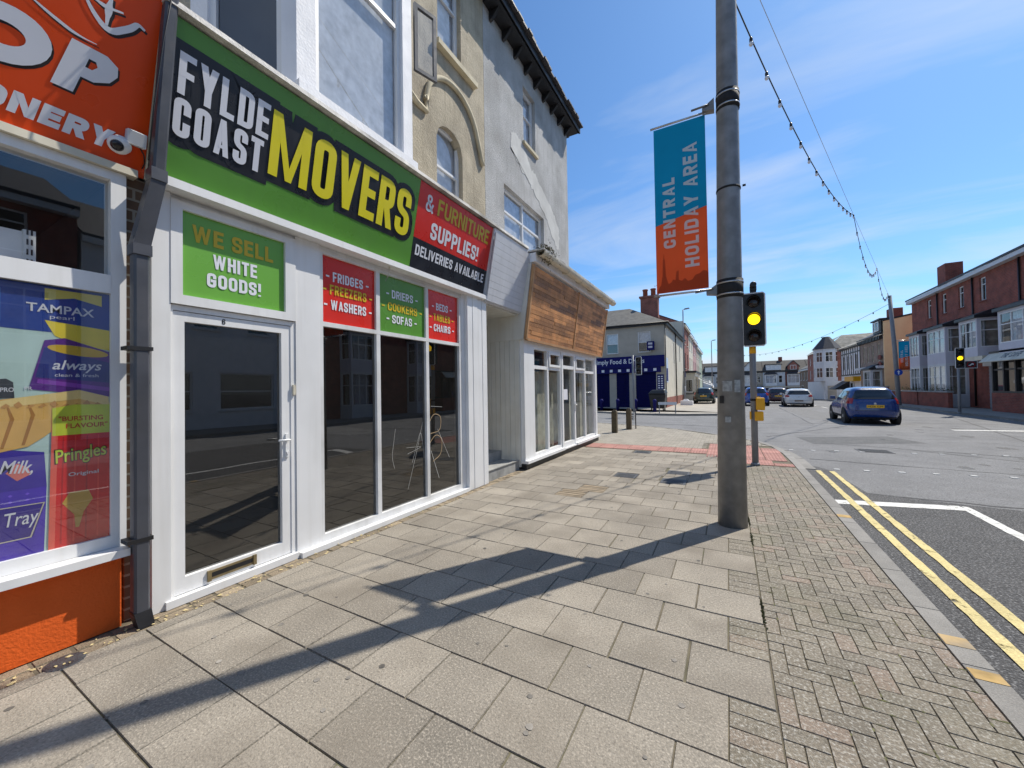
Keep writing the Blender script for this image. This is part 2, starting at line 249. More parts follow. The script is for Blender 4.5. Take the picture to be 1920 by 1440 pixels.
# ------------------------------------------------------------------ mesh helpers
class Fr:
    """a wall frame: o origin, u along (right as seen), v up, n outward"""
    def __init__(s, o, u, v=(0, 0, 1)):
        s.o = Vector(o); s.u = Vector(u).normalized(); v = Vector(v); s.n = s.u.cross(v).normalized(); s.v = v.normalized()
    def p(s, u, v, d=0): return s.o + s.u*u + s.v*v + s.n*d
class MB:
    def __init__(s): s.v = []; s.f = []; s.t = []; s.sm = []
    def face(s, pts, t=.5, smooth=False):
        i = len(s.v); s.v += [Vector(p) for p in pts]; s.f.append(list(range(i, i+len(pts)))); s.t.append(t); s.sm.append(smooth); return s
    def hexa(s, P, t=.5):
        i = len(s.v); s.v += [Vector(p) for p in P]
        for q in ((0, 3, 2, 1), (4, 5, 6, 7), (0, 1, 5, 4), (1, 2, 6, 5), (2, 3, 7, 6), (3, 0, 4, 7)):
            s.f.append([i+k for k in q]); s.t.append(t); s.sm.append(False)
        return s
    def box(s, x0, x1, y0, y1, z0, z1, t=.5):
        return s.hexa([(x0, y0, z0), (x1, y0, z0), (x1, y1, z0), (x0, y1, z0), (x0, y0, z1), (x1, y0, z1), (x1, y1, z1), (x0, y1, z1)], t)
    def fb(s, F, u0, u1, v0, v1, d0, d1, t=.5):
        return s.hexa([F.p(u0, v0, d1), F.p(u1, v0, d1), F.p(u1, v0, d0), F.p(u0, v0, d0), F.p(u0, v1, d1), F.p(u1, v1, d1), F.p(u1, v1, d0), F.p(u0, v1, d0)], t)
    def fq(s, F, u0, u1, v0, v1, d, t=.5): return s.face([F.p(u0, v0, d), F.p(u1, v0, d), F.p(u1, v1, d), F.p(u0, v1, d)], t)
    def poly(s, F, pts, d0, d1=None):
        """extruded outline in frame F"""
        n = len(pts)
        s.face([F.p(u, v, d0 if d1 is None else d1) for u, v in pts])
        if d1 is not None:
            s.face([F.p(u, v, d0) for u, v in reversed(pts)])
            for i in range(n):
                a, b = pts[i], pts[(i+1) % n]
                s.face([F.p(*a, d0), F.p(*b, d0), F.p(*b, d1), F.p(*a, d1)])
        return s
    def tube(s, pts, r, seg=8, r1=None, cap=True, smooth=True):
        pts = [Vector(p) for p in pts]; n = len(pts); rings = []
        for i, p in enumerate(pts):
            d = (pts[min(i+1, n-1)]-pts[max(i-1, 0)]).normalized()
            a = d.orthogonal().normalized() if i == 0 else (rings_a - d*rings_a.dot(d)).normalized()
            rings_a = a; b = d.cross(a); rr = r if r1 is None else r+(r1-r)*i/(n-1)
            base = len(s.v); s.v += [p+a*cos(2*pi*k/seg)*rr+b*sin(2*pi*k/seg)*rr for k in range(seg)]; rings.append(base)
        for i in range(n-1):
            for k in range(seg):
                k2 = (k+1) % seg; s.f.append([rings[i]+k, rings[i]+k2, rings[i+1]+k2, rings[i+1]+k]); s.t.append(.5); s.sm.append(smooth)
        if cap:
            s.f.append([rings[0]+k for k in reversed(range(seg))]); s.t.append(.5); s.sm.append(False)
            s.f.append([rings[-1]+k for k in range(seg)]); s.t.append(.5); s.sm.append(False)
        return s
    def lathe(s, o, axis, prof, seg=16, smooth=True):
        """prof = [(r, h)] along axis from o"""
        o = Vector(o); ax = Vector(axis).normalized(); a = ax.orthogonal().normalized(); b = ax.cross(a); rings = []
        for r, h in prof:
            rings.append(len(s.v)); s.v += [o+ax*h+(a*cos(2*pi*k/seg)+b*sin(2*pi*k/seg))*r for k in range(seg)]
        for i in range(len(prof)-1):
            for k in range(seg):
                k2 = (k+1) % seg; s.f.append([rings[i]+k, rings[i]+k2, rings[i+1]+k2, rings[i+1]+k]); s.t.append(.5); s.sm.append(smooth)
        s.f.append([rings[0]+k for k in reversed(range(seg))]); s.t.append(.5); s.sm.append(False)
        s.f.append([rings[-1]+k for k in range(seg)]); s.t.append(.5); s.sm.append(False)
        return s
    def wall(s, F, u0, u1, v0, v1, holes=(), reveal=.12, d=0):
        us = sorted({u0, u1, *[h[0] for h in holes], *[h[1] for h in holes]}); vs = sorted({v0, v1, *[h[2] for h in holes], *[h[3] for h in holes]})
        us = [q for q in us if u0 <= q <= u1]; vs = [q for q in vs if v0 <= q <= v1]
        for i in range(len(us)-1):
            for j in range(len(vs)-1):
                cu, cv = (us[i]+us[i+1])/2, (vs[j]+vs[j+1])/2
                if any(h[0] < cu < h[1] and h[2] < cv < h[3] for h in holes): continue
                s.fq(F, us[i], us[i+1], vs[j], vs[j+1], d)
        for a, b, c, e in holes:
            D = d-reveal
            s.face([F.p(a, c, d), F.p(b, c, d), F.p(b, c, D), F.p(a, c, D)]); s.face([F.p(a, e, D), F.p(b, e, D), F.p(b, e, d), F.p(a, e, d)])
            s.face([F.p(a, c, d), F.p(a, c, D), F.p(a, e, D), F.p(a, e, d)]); s.face([F.p(b, c, D), F.p(b, c, d), F.p(b, e, d), F.p(b, e, D)])
        return s
    def build(s, name, m, parent=None, bevel=0, smooth_angle=None):
        me = bpy.data.meshes.new(name)
        off = Matrix.Identity(4)
        if parent is not None:
            off = world_of(parent).inverted()
        me.from_pydata([off @ p for p in s.v], [], s.f)
        me.polygons.foreach_set('use_smooth', s.sm)
        at = me.attributes.new('tint', 'FLOAT', 'FACE'); at.data.foreach_set('value', s.t)
        me.materials.append(M[m] if isinstance(m, str) else m)
        o = bpy.data.objects.new(name, me); sc.collection.objects.link(o)
        if parent is not None: o.parent = parent
        if bevel:
            b_ = bmesh.new(); b_.from_mesh(me); bmesh.ops.remove_doubles(b_, verts=b_.verts, dist=1e-5)
            bmesh.ops.bevel(b_, geom=b_.edges[:], offset=bevel, segments=1, affect='EDGES', profile=.5); b_.to_mesh(me); b_.free()
        return o
WM = {}
def world_of(o):
    m = Matrix.Identity(4)
    while o is not None:
        m = Matrix.LocRotScale(o.location, o.rotation_euler, o.scale) @ m; o = o.parent
    return m
def thing(name, label, cat, loc=(0, 0, 0), group=None, rotz=0):
    o = bpy.data.objects.new(name, None); sc.collection.objects.link(o); o.location = loc; o.rotation_euler = (0, 0, rotz); o.empty_display_size = .3
    o['label'] = label; o['category'] = cat
    if group: o['group'] = group
    return o
def tag(o, label, cat, group=None):
    o['label'] = label; o['category'] = cat
    if group: o['group'] = group
    return o
def struct(mb, name, m, kind='structure'):
    o = mb.build(name, m); o['kind'] = kind; return o
def copy_thing(src, loc=None, label=None, rotz=None):
    c = src.copy(); sc.collection.objects.link(c)
    if loc is not None: c.location = loc
    if label: c['label'] = label
    if rotz is not None: c.rotation_euler = (0, 0, rotz)
    def kids(a, b):
        for ch in list(a.children):
            k = ch.copy(); sc.collection.objects.link(k); k.parent = b; kids(ch, k)
    kids(src, c); return c
# ------------------------------------------------------------------ lettering
def arcp(pts, r, closed=False, seg=5):
    """round the corners of a polyline"""
    out_ = []; n = len(pts)
    for i in range(n):
        p = Vector(pts[i])
        if not closed and i in (0, n-1): out_.append(p); continue
        a = Vector(pts[i-1]); b = Vector(pts[(i+1) % n])
        da, db = (a-p), (b-p); q = min(r, da.length*.5, db.length*.5); A = p+da.normalized()*q; B = p+db.normalized()*q
        for k in range(seg+1):
            t = k/seg; out_.append(A*(1-t)**2+p*2*t*(1-t)+B*t*t)
    return out_
# glyphs: (relative width, [(closed, rounded, points)]) in the unit box 0..1 of stroke centre lines
G = {
'A': (1.12, [('s', .86, [(0, 0), (.5, 1)]), ('s', .86, [(1, 0), (.5, 1)]), ('b', .55, [(.2, .2), (.8, .2)])]),
'B': (1, [(1, 1, [(0, 0), (1, 0), (1, .53), (0, .53)]), (0, 1, [(0, .53), (.94, .53), (.94, 1), (0, 1), (0, .5)])]),
'C': (1, [('o', 1, [(1, .62), (1, 1), (0, 1), (0, 0), (1, 0), (1, .38)])]),
'D': (1, [(1, 1, [(0, 0), (1, 0), (1, 1), (0, 1)])]),
'E': (.82, [(0, 0, [(1, 1), (0, 1), (0, 0), (1, 0)]), (0, 0, [(0, .52), (.88, .52)])]),
'F': (.8, [(0, 0, [(1, 1), (0, 1), (0, -.01)]), (0, 0, [(0, .5), (.86, .5)])]),
'G': (1, [('o', 1, [(1, .66), (1, 1), (0, 1), (0, 0), (1, 0), (1, .42)]), (0, 0, [(.62, .46), (1.0, .46)])]),
'H': (1, [('s', 0, [(0, 0), (0, 1)]), ('s', 0, [(1, 0), (1, 1)]), (0, 0, [(0, .5), (1, .5)])]),
'I': (0, [('s', 0, [(0, 0), (0, 1)])]),
'K': (1.02, [('s', 0, [(0, 0), (0, 1)]), ('s', 0, [(1, 1), (.06, .36)]), ('s', 0, [(.36, .58), (1, 0)])]),
'L': (.78, [(0, 0, [(0, 1), (0, 0), (1, 0)])]),
'M': (1.95, [('s', .9, [(0, 0), (0, 1)]), ('s', .62, [(.04, 1), (.5, 0)]), ('s', .62, [(.96, 1), (.5, 0)]), ('s', .9, [(1, 0), (1, 1)])]),
'N': (1.1, [('s', .95, [(0, 0), (0, 1)]), ('s', .8, [(.04, 1), (.96, 0)]), ('s', .95, [(1, 0), (1, 1)])]),
'O': (1, [(1, 1, [(0, 0), (1, 0), (1, 1), (0, 1)])]),
'P': (.96, [(0, 1, [(0, 0), (0, 1), (1, 1), (1, .44), (.02, .44)])]),
'R': (1, [(0, 1, [(0, 0), (0, 1), (1, 1), (1, .48), (.02, .48)]), ('s', .95, [(.5, .5), (1, 0)])]),
'S': (.98, [('o', 1, [(1, .68), (1, 1), (0, 1), (0, .55), (1, .45), (1, 0), (0, 0), (0, .32)])]),
'T': (.92, [(0, 0, [(0, 1), (1, 1)]), ('s', 0, [(.5, 1), (.5, 0)])]),
'U': (1, [(0, 1, [(0, 1), (0, 0), (1, 0), (1, 1)])]),
'V': (1.12, [('s', .92, [(0, 1), (.5, 0)]), ('s', .92, [(1, 1), (.5, 0)])]),
'W': (1.85, [('s', .78, [(0, 1), (.25, 0)]), ('s', .78, [(.5, 1), (.25, 0)]), ('s', .78, [(.5, 1), (.75, 0)]), ('s', .78, [(1, 1), (.75, 0)])]),
'X': (1.05, [('s', 0, [(0, 0), (1, 1)]), ('s', 0, [(0, 1), (1, 0)])]),
'Y': (1.06, [('s', 0, [(0, 1), (.5, .36)]), ('s', 0, [(1, 1), (.5, .36)]), ('s', 0, [(.5, .42), (.5, 0)])]),
'Z': (.92, [(0, 0, [(0, 1), (1, 1)]), ('s', 0, [(1, 1), (0, 0)]), (0, 0, [(0, 0), (1, 0)])]),
'&': (1.15, [(0, 1, [(1, 0), (.12, .72), (.15, 1), (.7, 1), (.7, .68), (0, .42), (0, 0), (.7, 0), (1, .46)])]),
'!': (0, [('g', 0, [(0, .36), (0, 1)]), ('g', 0, [(0, 0), (0, .12)])]),
'-': (.6, [(0, 0, [(0, .45), (1, .45)])]),
'6': (.9, [(0, 1, [(.95, .8), (.95, 1), (0, 1), (0, 0), (1, 0), (1, .55), (0, .55)])]),
'"': (.25, [(0, 0, [(0, .8), (0, 1)]), (0, 0, [(1, .8), (1, 1)])]),
}
def stroke(mb, F, pts, t, d, closed=False, ext=0):
    P = [Vector((q[0], q[1])) for q in pts]
    Q = [P[0]]
    for q in P[1:]:
        if (q-Q[-1]).length > 1e-5: Q.append(q)
    if closed and (Q[0]-Q[-1]).length < 1e-5: Q.pop()
    n = len(Q)
    if n < 2: return
    if not closed and ext:
        Q[0] = Q[0]+(Q[0]-Q[1]).normalized()*ext; Q[-1] = Q[-1]+(Q[-1]-Q[-2]).normalized()*ext
    Lf, Rt = [], []
    for i in range(n):
        a = Q[i-1] if (i > 0 or closed) else None; b = Q[(i+1) % n] if (i < n-1 or closed) else None
        d1 = (Q[i]-a).normalized() if a is not None else None; d2 = (b-Q[i]).normalized() if b is not None else None
        if d1 is None: d1 = d2
        if d2 is None: d2 = d1
        n1 = Vector((-d1.y, d1.x)); n2 = Vector((-d2.y, d2.x)); m_ = n1+n2
        if m_.length < 1e-4: m_ = n1
        m_.normalize(); k = min(1/max(.2, m_.dot(n1)), 1.5)
        Lf.append(Q[i]+m_*t/2*k); Rt.append(Q[i]-m_*t/2*k)
    for i in range(n if closed else n-1):
        j = (i+1) % n
        mb.face([F.p(*Rt[i], d), F.p(*Rt[j], d), F.p(*Lf[j], d), F.p(*Lf[i], d)])
def word(mb, F, u0, u1, v0, v1, txt, t, d=.004, grow=0, gap=.55, space=.55, rnd=.55, layer=.0004, map_=None):
    """block capitals fitted to the box u0..u1, v0..v1 with stroke t; grow = outline added all round"""
    H = v1-v0; n = len(txt); rel = sum(G[c][0] if c != ' ' else space for c in txt); gaps = t*gap*(n-1) + t*sum(1 for c in txt if c != ' ')
    k = (u1-u0-gaps)/max(rel, .01); x = u0; T = t+2*grow
    for ci, c in enumerate(txt):
        if c == ' ': x += space*k+t*gap; continue
        w = G[c][0]*k
        for si, (cl, rn, pts) in enumerate(G[c][1]):
            dd = d+(si+ci % 2*4)*layer
            if cl == 'b':
                stroke(mb, F, [Vector((x+t/2+px*w, v0+t/2+py*(H-t))) for px, py in pts], t*rn+2*grow, dd); continue
            if cl in ('s', 'g'):
                (ax0, ay0), (ax1, ay1) = pts
                if ay0 > ay1: ax0, ay0, ax1, ay1 = ax1, ay1, ax0, ay0
                X0, X1 = x+t/2+ax0*w, x+t/2+ax1*w
                if cl == 'g': Y0_, Y1_ = v0+ay0*H-grow, v0+ay1*H+grow
                else: Y0_, Y1_ = v0+(0 if ay0 < .02 else t/2+ay0*(H-t))-grow, v0+(H if ay1 > .98 else t/2+ay1*(H-t))+grow
                hw_ = ((t*rn if rn else t)/2+grow)*sqrt(1+((X1-X0)/(Y1_-Y0_))**2)
                mb.face([F.p(X0-hw_, Y0_, dd), F.p(X0+hw_, Y0_, dd), F.p(X1+hw_, Y1_, dd), F.p(X1-hw_, Y1_, dd)]); continue
            oc = cl == 'o'; cl = 0 if oc else cl
            pp = [Vector((x+t/2+px*w, v0+t/2+py*(H-t))) for px, py in pts]
            if rn: 
                if c in 'DBPR':
                    full = []
                    for i_, q in enumerate(pp):
                        if pts[i_][0] < .1: full.append((q, 0))
                        else: full.append((q, 1))
                    r_ = min(w*.5, H*.22)
                    pp2 = []
                    m_ = len(full)
                    for i_ in range(m_):
                        q, fl = full[i_]
                        if not fl or (not cl and i_ in (0, m_-1)): pp2.append(q); continue
                        A = full[i_-1][0]; B = full[(i_+1) % m_][0]; da = A-q; db = B-q; rr = min(r_, da.length*.5, db.length*.5)
                        A = q+da.normalized()*rr; B = q+db.normalized()*rr
                        for s_ in range(6):
                            tt = s_/5; pp2.append(A*(1-tt)**2+q*2*tt*(1-tt)+B*tt*tt)
                    pp = pp2
                else: pp = arcp(pp, min(w*rnd, H*.25), bool(cl))
            ends = t/2 if not (cl or oc) else 0
            if c in 'PR' and rn: pp[0].y = v0-grow; pp[-1] = Vector((x+t, pp[-1].y)); ends = 0; 
            if c == 'B' and si == 1: pp[0] = Vector((x+t, pp[0].y)); ends = 0
            stroke(mb, F, pp, T, dd, bool(cl), 0 if cl or not ends else ends+grow)
        x += w+t+t*gap
def ftext(mb, F, u0, u1, v0, v1, body, d=.004, bold=0, shear=0, rot=0):
    """plain built-in lettering stretched to a box"""
    cu = bpy.data.curves.new('t', 'FONT'); cu.body = body; cu.size = 1; cu.offset = bold; cu.shear = shear; cu.resolution_u = 3
    o = bpy.data.objects.new('t', cu); sc.collection.objects.link(o); dg = bpy.context.evaluated_depsgraph_get(); dg.update()
    me = bpy.data.meshes.new_from_object(o.evaluated_get(dg)); bpy.data.objects.remove(o); bpy.data.curves.remove(cu)
    xs = [v.co.x for v in me.vertices]; ys = [v.co.y for v in me.vertices]; x0, x1, y0, y1 = min(xs), max(xs), min(ys), max(ys)
    i = len(mb.v); cu_, cv_ = (u0+u1)/2, (v0+v1)/2; cr, sr = cos(rot), sin(rot)
    for v in me.vertices:
        a = (v.co.x-x0)/(x1-x0)*(u1-u0)+u0-cu_; b = (v.co.y-y0)/(y1-y0)*(v1-v0)+v0-cv_
        mb.v.append(F.p(cu_+a*cr-b*sr, cv_+a*sr+b*cr, d))
    for p in me.polygons: mb.f.append([i+k for k in p.vertices]); mb.t.append(.5); mb.sm.append(False)
    bpy.data.meshes.remove(me)
def window(parent, F, u0, u1, v0, v1, rec=.1, fw=.055, mull=(), trans=(), mf='upvc', mg='glass_sky', curtain=None, cd=.03, name='window', sill=None, half=False):
    """frame mesh (child of parent) > pane, curtain, sill"""
    b = MB(); d0, d1 = -rec, -rec+.06
    b.fb(F, u0, u0+fw, v0, v1, d0, d1).fb(F, u1-fw, u1, v0, v1, d0, d1).fb(F, u0+fw, u1-fw, v0, v0+fw, d0, d1).fb(F, u0+fw, u1-fw, v1-fw, v1, d0, d1)
    us = [u0+fw]+[u0+(u1-u0)*m_ for m_ in mull]+[u1-fw]
    for m_ in mull: b.fb(F, u0+(u1-u0)*m_-fw*.4, u0+(u1-u0)*m_+fw*.4, v0+fw, v1-fw, d0, d1-.004)
    for t_ in trans: b.fb(F, u0+fw, u1-fw, v0+(v1-v0)*t_-fw*.4, v0+(v1-v0)*t_+fw*.4, d0, d1-.008)
    f = b.build(name, mf, parent)
    MB().fq(F, u0+fw*.5, u1-fw*.5, v0+fw*.5, v1-fw*.5, d0+.02).build('pane', mg, f)
    if half or not curtain: MB().fq(F, u0-.02, u1+.02, v0-.02, v1+.02, -rec-.16).build('interior', 'room_black', f)
    if curtain: MB().fq(F, u0-.02, u1+.02, (v0+v1)/2 if half else v0-.02, v1+.02, -rec-cd).build('curtain', curtain, f)
    if sill: MB().fb(F, u0-.06, u1+.06, v0-.07, v0-.002, -rec, .06).build('sill', sill, f)
    return f
# ================================================================== GROUND
def gz(y): return -.1 - .02*max(0, min(y, 130)-45)      # the street falls away gently towards the far terrace
RX = 10.2                                               # far kerb line
b = MB(); ys = [-400, -60, -20, 0, 10, 20, 30, 45, 60, 80, 100, 130, 300, 900, 3000]
xs = [-2500, -300, -60, -20, -6, 0, 1.2, 4, 7, 10, 14, 40, 200, 2500]
for i in range(len(xs)-1):
    for j in range(len(ys)-1):
        b.face([(xs[i], ys[j], gz(ys[j])), (xs[i+1], ys[j], gz(ys[j])), (xs[i+1], ys[j+1], gz(ys[j+1])), (xs[i], ys[j+1], gz(ys[j+1]))])
struct(b, 'road', 'road')
# dark chippings before the stop line
b = MB(); random.seed(3)
edge = [(1.18, 9.6), (1.5, 9.55), (1.66, 9.2), (1.70, 8.2), (1.75, 7.55), (2.2, 7.42), (2.7, 7.3), (3.3, 7.26), (4.2, 7.3), (5.4, 7.2), (6.2, 7.15)]
edge2 = []
for k in range(len(edge)-1):
    for q in range(5):
        t = q/5; edge2.append((edge[k][0]*(1-t)+edge[k+1][0]*t, edge[k][1]*(1-t)+edge[k+1][1]*t+random.uniform(-.03, .03)))
edge2.append(edge[-1])
for k in range(len(edge2)-1):
    (xa, ya), (xb, yb) = edge2[k], edge2[k+1]
    b.face([(xa, -30, -.096), (xb, -30, -.096), (xb, yb, -.096), (xa, ya, -.096)])
struct(b, 'road_surfacing', 'chip')
# yellow double lines
def ribbon(b, pts, w, z, jit=0):
    pts = [Vector((*p, 0)) for p in pts]; n = len(pts); L_, R_ = [], []
    for i in range(n):
        d = (pts[min(i+1, n-1)]-pts[max(i-1, 0)]).normalized(); nn = Vector((-d.y, d.x, 0))
        L_.append(pts[i]+nn*(w/2+random.uniform(-jit, jit))); R_.append(pts[i]-nn*(w/2+random.uniform(-jit, jit)))
    for i in range(n-1): b.face([(R_[i].x, R_[i].y, z), (R_[i+1].x, R_[i+1].y, z), (L_[i+1].x, L_[i+1].y, z), (L_[i].x, L_[i].y, z)])
b = MB()
ribbon(b, [(1.43, y*.12) for y in range(-120, 77)], .078, -.088, .005); ribbon(b, [(1.635, y*.12) for y in range(-120, 77)], .078, -.088, .005)
struct(b, 'yellow_lines', 'yellow_line')
b = MB()
ribbon(b, [(1.19+.05*k, 6.78+.0115*k) for k in range(29)], .21, -.092, .006)
ribbon(b, [(2.60, 7.105-.12*k) for k in range(3, 70)], .11, -.092, .005)
b.face([(2.545, 6.745, -.092), (2.655, 6.745, -.092), (2.655, 7.19, -.092), (2.592, 7.205, -.092), (2.592, 6.995, -.092), (2.545, 6.985, -.092)])
struct(b, 'stop_line', 'white_line')
b = MB()
for x, y in [(1.76, 9.41), (2.2, 9.46), (2.7, 9.54), (3.16, 9.6), (3.64, 9.66), (4.13, 9.73), (4.63, 9.8), (5.13, 9.86), (5.62, 9.93), (6.1, 10), (1.33, 11.8), (1.78, 11.9), (2.25, 11.99), (2.74, 12.08), (3.22, 12.16), (3.68, 12.22), (4.16, 12.3), (4.7, 12.42), (5.21, 12.52), (5.7, 12.6), (6.2, 12.7)]:
    b.box(x-.042, x+.042, y-.05, y+.05, -.1, -.091)
struct(b, 'crossing_studs', mat('worn_stud', (.42, .42, .41), .8, .2, 9))
b = MB()
for y in range(34, 100, 4):
    if y > 47: continue
    b.face([(5.9, y, -.094), (6.0, y, -.094), (6.0, y+2, -.094), (5.9, y+2, -.094)])
b.face([(6.6, 18.6, -.095), (8.4, 18.9, -.095), (8.4, 19.2, -.095), (6.6, 18.9, -.095)])
struct(b, 'centre_line', 'white_line')
def patch_sheet(pts, z): 
    b = MB(); b.face([(x, y, z) for x, y in pts]); return b
struct(patch_sheet([(2.0, 13.2), (4.6, 14.4), (4.2, 15.9), (1.8, 14.8)], -.0975), 'road_patch', mat('dark_asphalt_patch', (.10, .10, .10), .9, .2, 3, bump=.6, bscale=90, speck=.9, speckscale=70))
struct(patch_sheet([(5.2, 9.6), (9.9, 10.6), (9.9, 12.4), (5.0, 11.2)], -.0975), 'road_patch', mat('pale_asphalt_patch', (.215, .213, .21), .9, .12, 3, bump=.4, bscale=90, speck=.8, speckscale=70))
struct(patch_sheet([(3.4, 23), (5.0, 23.3), (4.6, 33), (3.2, 33)], -.0975), 'road_patch', mat('brown_asphalt_patch', (.15, .147, .143), .9, .12, 3, speck=.8, speckscale=70))
b = MB(); random.seed(41)
for k in range(34):
    x, y, r_ = random.uniform(1.9, 9), random.uniform(8, 20), random.uniform(.03, .16); n_ = 12
    b.face([(x+r_*cos(q*2*pi/n_)*random.uniform(.7, 1.2), y+r_*1.5*sin(q*2*pi/n_)*random.uniform(.7, 1.2), -.0962) for q in range(n_)])
om = mat('oil_stain', (.06, .058, .056), .6, .3, 8); wear(om, .35, .6, 6); o = b.build('oil_stains', om); o['kind'] = 'structure'
b = MB(); random.seed(5)
def seam(p, q, w):
    P = [(p[0]+(q[0]-p[0])*k/14+random.uniform(-.03, .03), p[1]+(q[1]-p[1])*k/14+random.uniform(-.03, .03)) for k in range(15)]
    ribbon(b, P, w, -.0955, w*.3)
seam((1.5, 10.5), (5.5, 9.9), .03); seam((1.0, 14.5), (4.0, 19.5), .05); seam((2.2, 13.5), (6.5, 12.0), .035); seam((3.6, 13), (7.8, 9.4), .03); seam((-2, 19), (9, 22), .04); seam((6.5, 14), (9.6, 28), .04); seam((3.0, 20), (3.2, 34), .05); seam((-6, 19), (1, 17.2), .05)
seam((1.75, 7.5), (6, 7.25), .05)
struct(b, 'tar_seams', 'tar')
b = MB(); b.box(2.7, 3.32, 12.05, 12.6, -.1, -.092)
for k in range(6): b.box(2.74, 3.28, 12.1+k*.08, 12.135+k*.08, -.092, -.084)
tag(b.build('manhole_cover', 'iron'), 'dark iron manhole cover in the road beyond the stop line', 'manhole cover')
# ---- near kerb line
KP = [(1.18, -25), (1.18, 9.2), (1.15, 10.4), (1.03, 11.5), (.72, 12.5), (.17, 13.35), (-.6, 14.2), (-1.5, 15.1), (-2.5, 15.8), (-4.0, 16.5), (-6.5, 17.4), (-14, 20), (-40, 28)]
kp = []
for k in range(len(KP)-1):
    a, c = Vector(KP[k]), Vector(KP[k+1]); n_ = max(1, int((c-a).length/.62))
    for q in range(n_): kp.append(a+(c-a)*q/n_)
kp.append(Vector(KP[-1]))
def kerb_run(b, pts, w, z0, z1, side=1, gap=.004, zf=None):
    for i in range(len(pts)-1):
        p, q = pts[i], pts[i+1]; d = (q-p).normalized(); nn = Vector((-d.y, d.x))*side
        if (q-p).length < .02: continue
        p = p+d*gap; q = q-d*gap; da = zf(p.y) if zf else 0
        P4 = [p, q, q+nn*w, p+nn*w]
        if side < 0: P4 = P4[::-1]
        b.hexa([(v.x, v.y, z0+da) for v in P4]+[(v.x, v.y, z1+da) for v in P4], random.random())
b = MB(); kerb_run(b, kp, .125, -.14, .006, 1); struct(b, 'kerb', 'kerb')
# wide concrete channel stones round the corner
b = MB(); seg = [p for p in kp if p.y > 9.0 and p.x > -2.4]; kerb_run(b, seg, .24, -.12, -.085, -1); struct(b, 'gutter_stones', 'kerb')
# yellow paint ticks on the kerb top (loading marks)
b = MB(); b.box(1.058, 1.178, 3.16, 3.27, .0065, .0085).box(1.058, 1.178, 2.86, 2.95, .0065, .0085).box(1.058, 1.178, 5.65, 5.75, .0065, .0085)
struct(b, 'kerb_marks', mat('kerb_yellow', S(176, 146, 92), .9, .3, 9, dirt=.9, dirtcol=(.3, .3, .29)))
# bedding under the paving
inner = []
for i, p in enumerate(kp):
    d = (kp[min(i+1, len(kp)-1)]-kp[max(i-1, 0)]).normalized(); inner.append(p+Vector((-d.y, d.x))*.12)
b = MB(); pts = [(p.x, p.y, -.008) for p in inner]
b.face([(-3.9, -25, -.008)]+pts+[(-40, 12, -.008), (-3.9, 12, -.008)])
struct(b, 'pavement', 'joint')
# ---- paving slabs
random.seed(11)
def paver(b, x0, x1, y0, y1, z=0, g=.004, amp=.0012, t=None, dp=.012):
    t = random.random() if t is None else t
    g0 = g; dz = [z+random.uniform(-amp, amp) for _ in range(4)]; c = g*1.0
    P = [(x0+g0, y0+g0), (x1-g0, y0+g0), (x1-g0, y1-g0), (x0+g0, y1-g0)]; Q = [(x0+g0+c, y0+g0+c), (x1-g0-c, y0+g0+c), (x1-g0-c, y1-g0-c), (x0+g0+c, y1-g0-c)]
    b.face([(Q[i][0], Q[i][1], dz[i]) for i in range(4)], t)
    for i in range(4):
        j = (i+1) % 4
        b.face([(P[i][0], P[i][1], z-dp), (P[j][0], P[j][1], z-dp), (Q[j][0], Q[j][1], dz[j]), (Q[i][0], Q[i][1], dz[i])], t)
slabs = MB(); setts = MB(); blocks = MB()
PY = .3735; SX = .397
cut = [(-1.98, -1.6, 9.26, 9.63), (-1.76, -1.38, 6.64, 6.98), (-.98, -.6, 7.23, 7.55), (-.99, -.6, 6.5, 6.86)]
row_edge = {}
r = -12
while True:
    y0 = 1.79+r*PY; y1 = y0+PY
    if y0 > 9.6: break
    off = 0 if r % 2 == 0 else SX/2
    xe = -.03+off; row_edge[r] = xe
    yb = y1
    x = xe
    while x > -3.3:
        xl = max(x-SX, -3.31)
        hit = any(xl < c1 and x > c0 and y0 < d1 and y1 > d0 for c0, c1, d0, d1 in cut)
        if y1 > 9.75: y1 = 9.75
        g_ = random.choice([.002, .0025, .003, .0045])
        if hit:
            for c0, c1, d0, d1 in cut:
                if xl < c1 and x > c0 and y0 < d1 and y1 > d0:
                    if c0-xl > .05: paver(slabs, xl, c0, y0, y1, 0, g_)
                    if x-c1 > .05: paver(slabs, c1, x, y0, y1, 0, g_)
                    if d0-y0 > .05: paver(slabs, max(xl, c0), min(x, c1), y0, d0, 0, g_)
                    if y1-d1 > .05: paver(slabs, max(xl, c0), min(x, c1), d1, y1, 0, g_)
        elif -2.85 < xl < -2.0 and 4.9 < y0 < 5.6 and (r*7+int(x*10)) % 3 == 0:
            for q in range(4): paver(setts, xl, x, y0+q*PY/4, y0+(q+1)*PY/4, -.002, .004)
        else: paver(slabs, xl, x, y0, y1, 0, g_)
        x -= SX
    r += 1
# strip of setts against the fronts
y = -4.0
while y < 9.7:
    h = random.choice([.16, .2, .12]); 
    for xa, xb in ((-3.50, -3.405), (-3.405, -3.31)): paver(setts, xa, xb, y, y+h, -.004, .005, .003)
    y += h
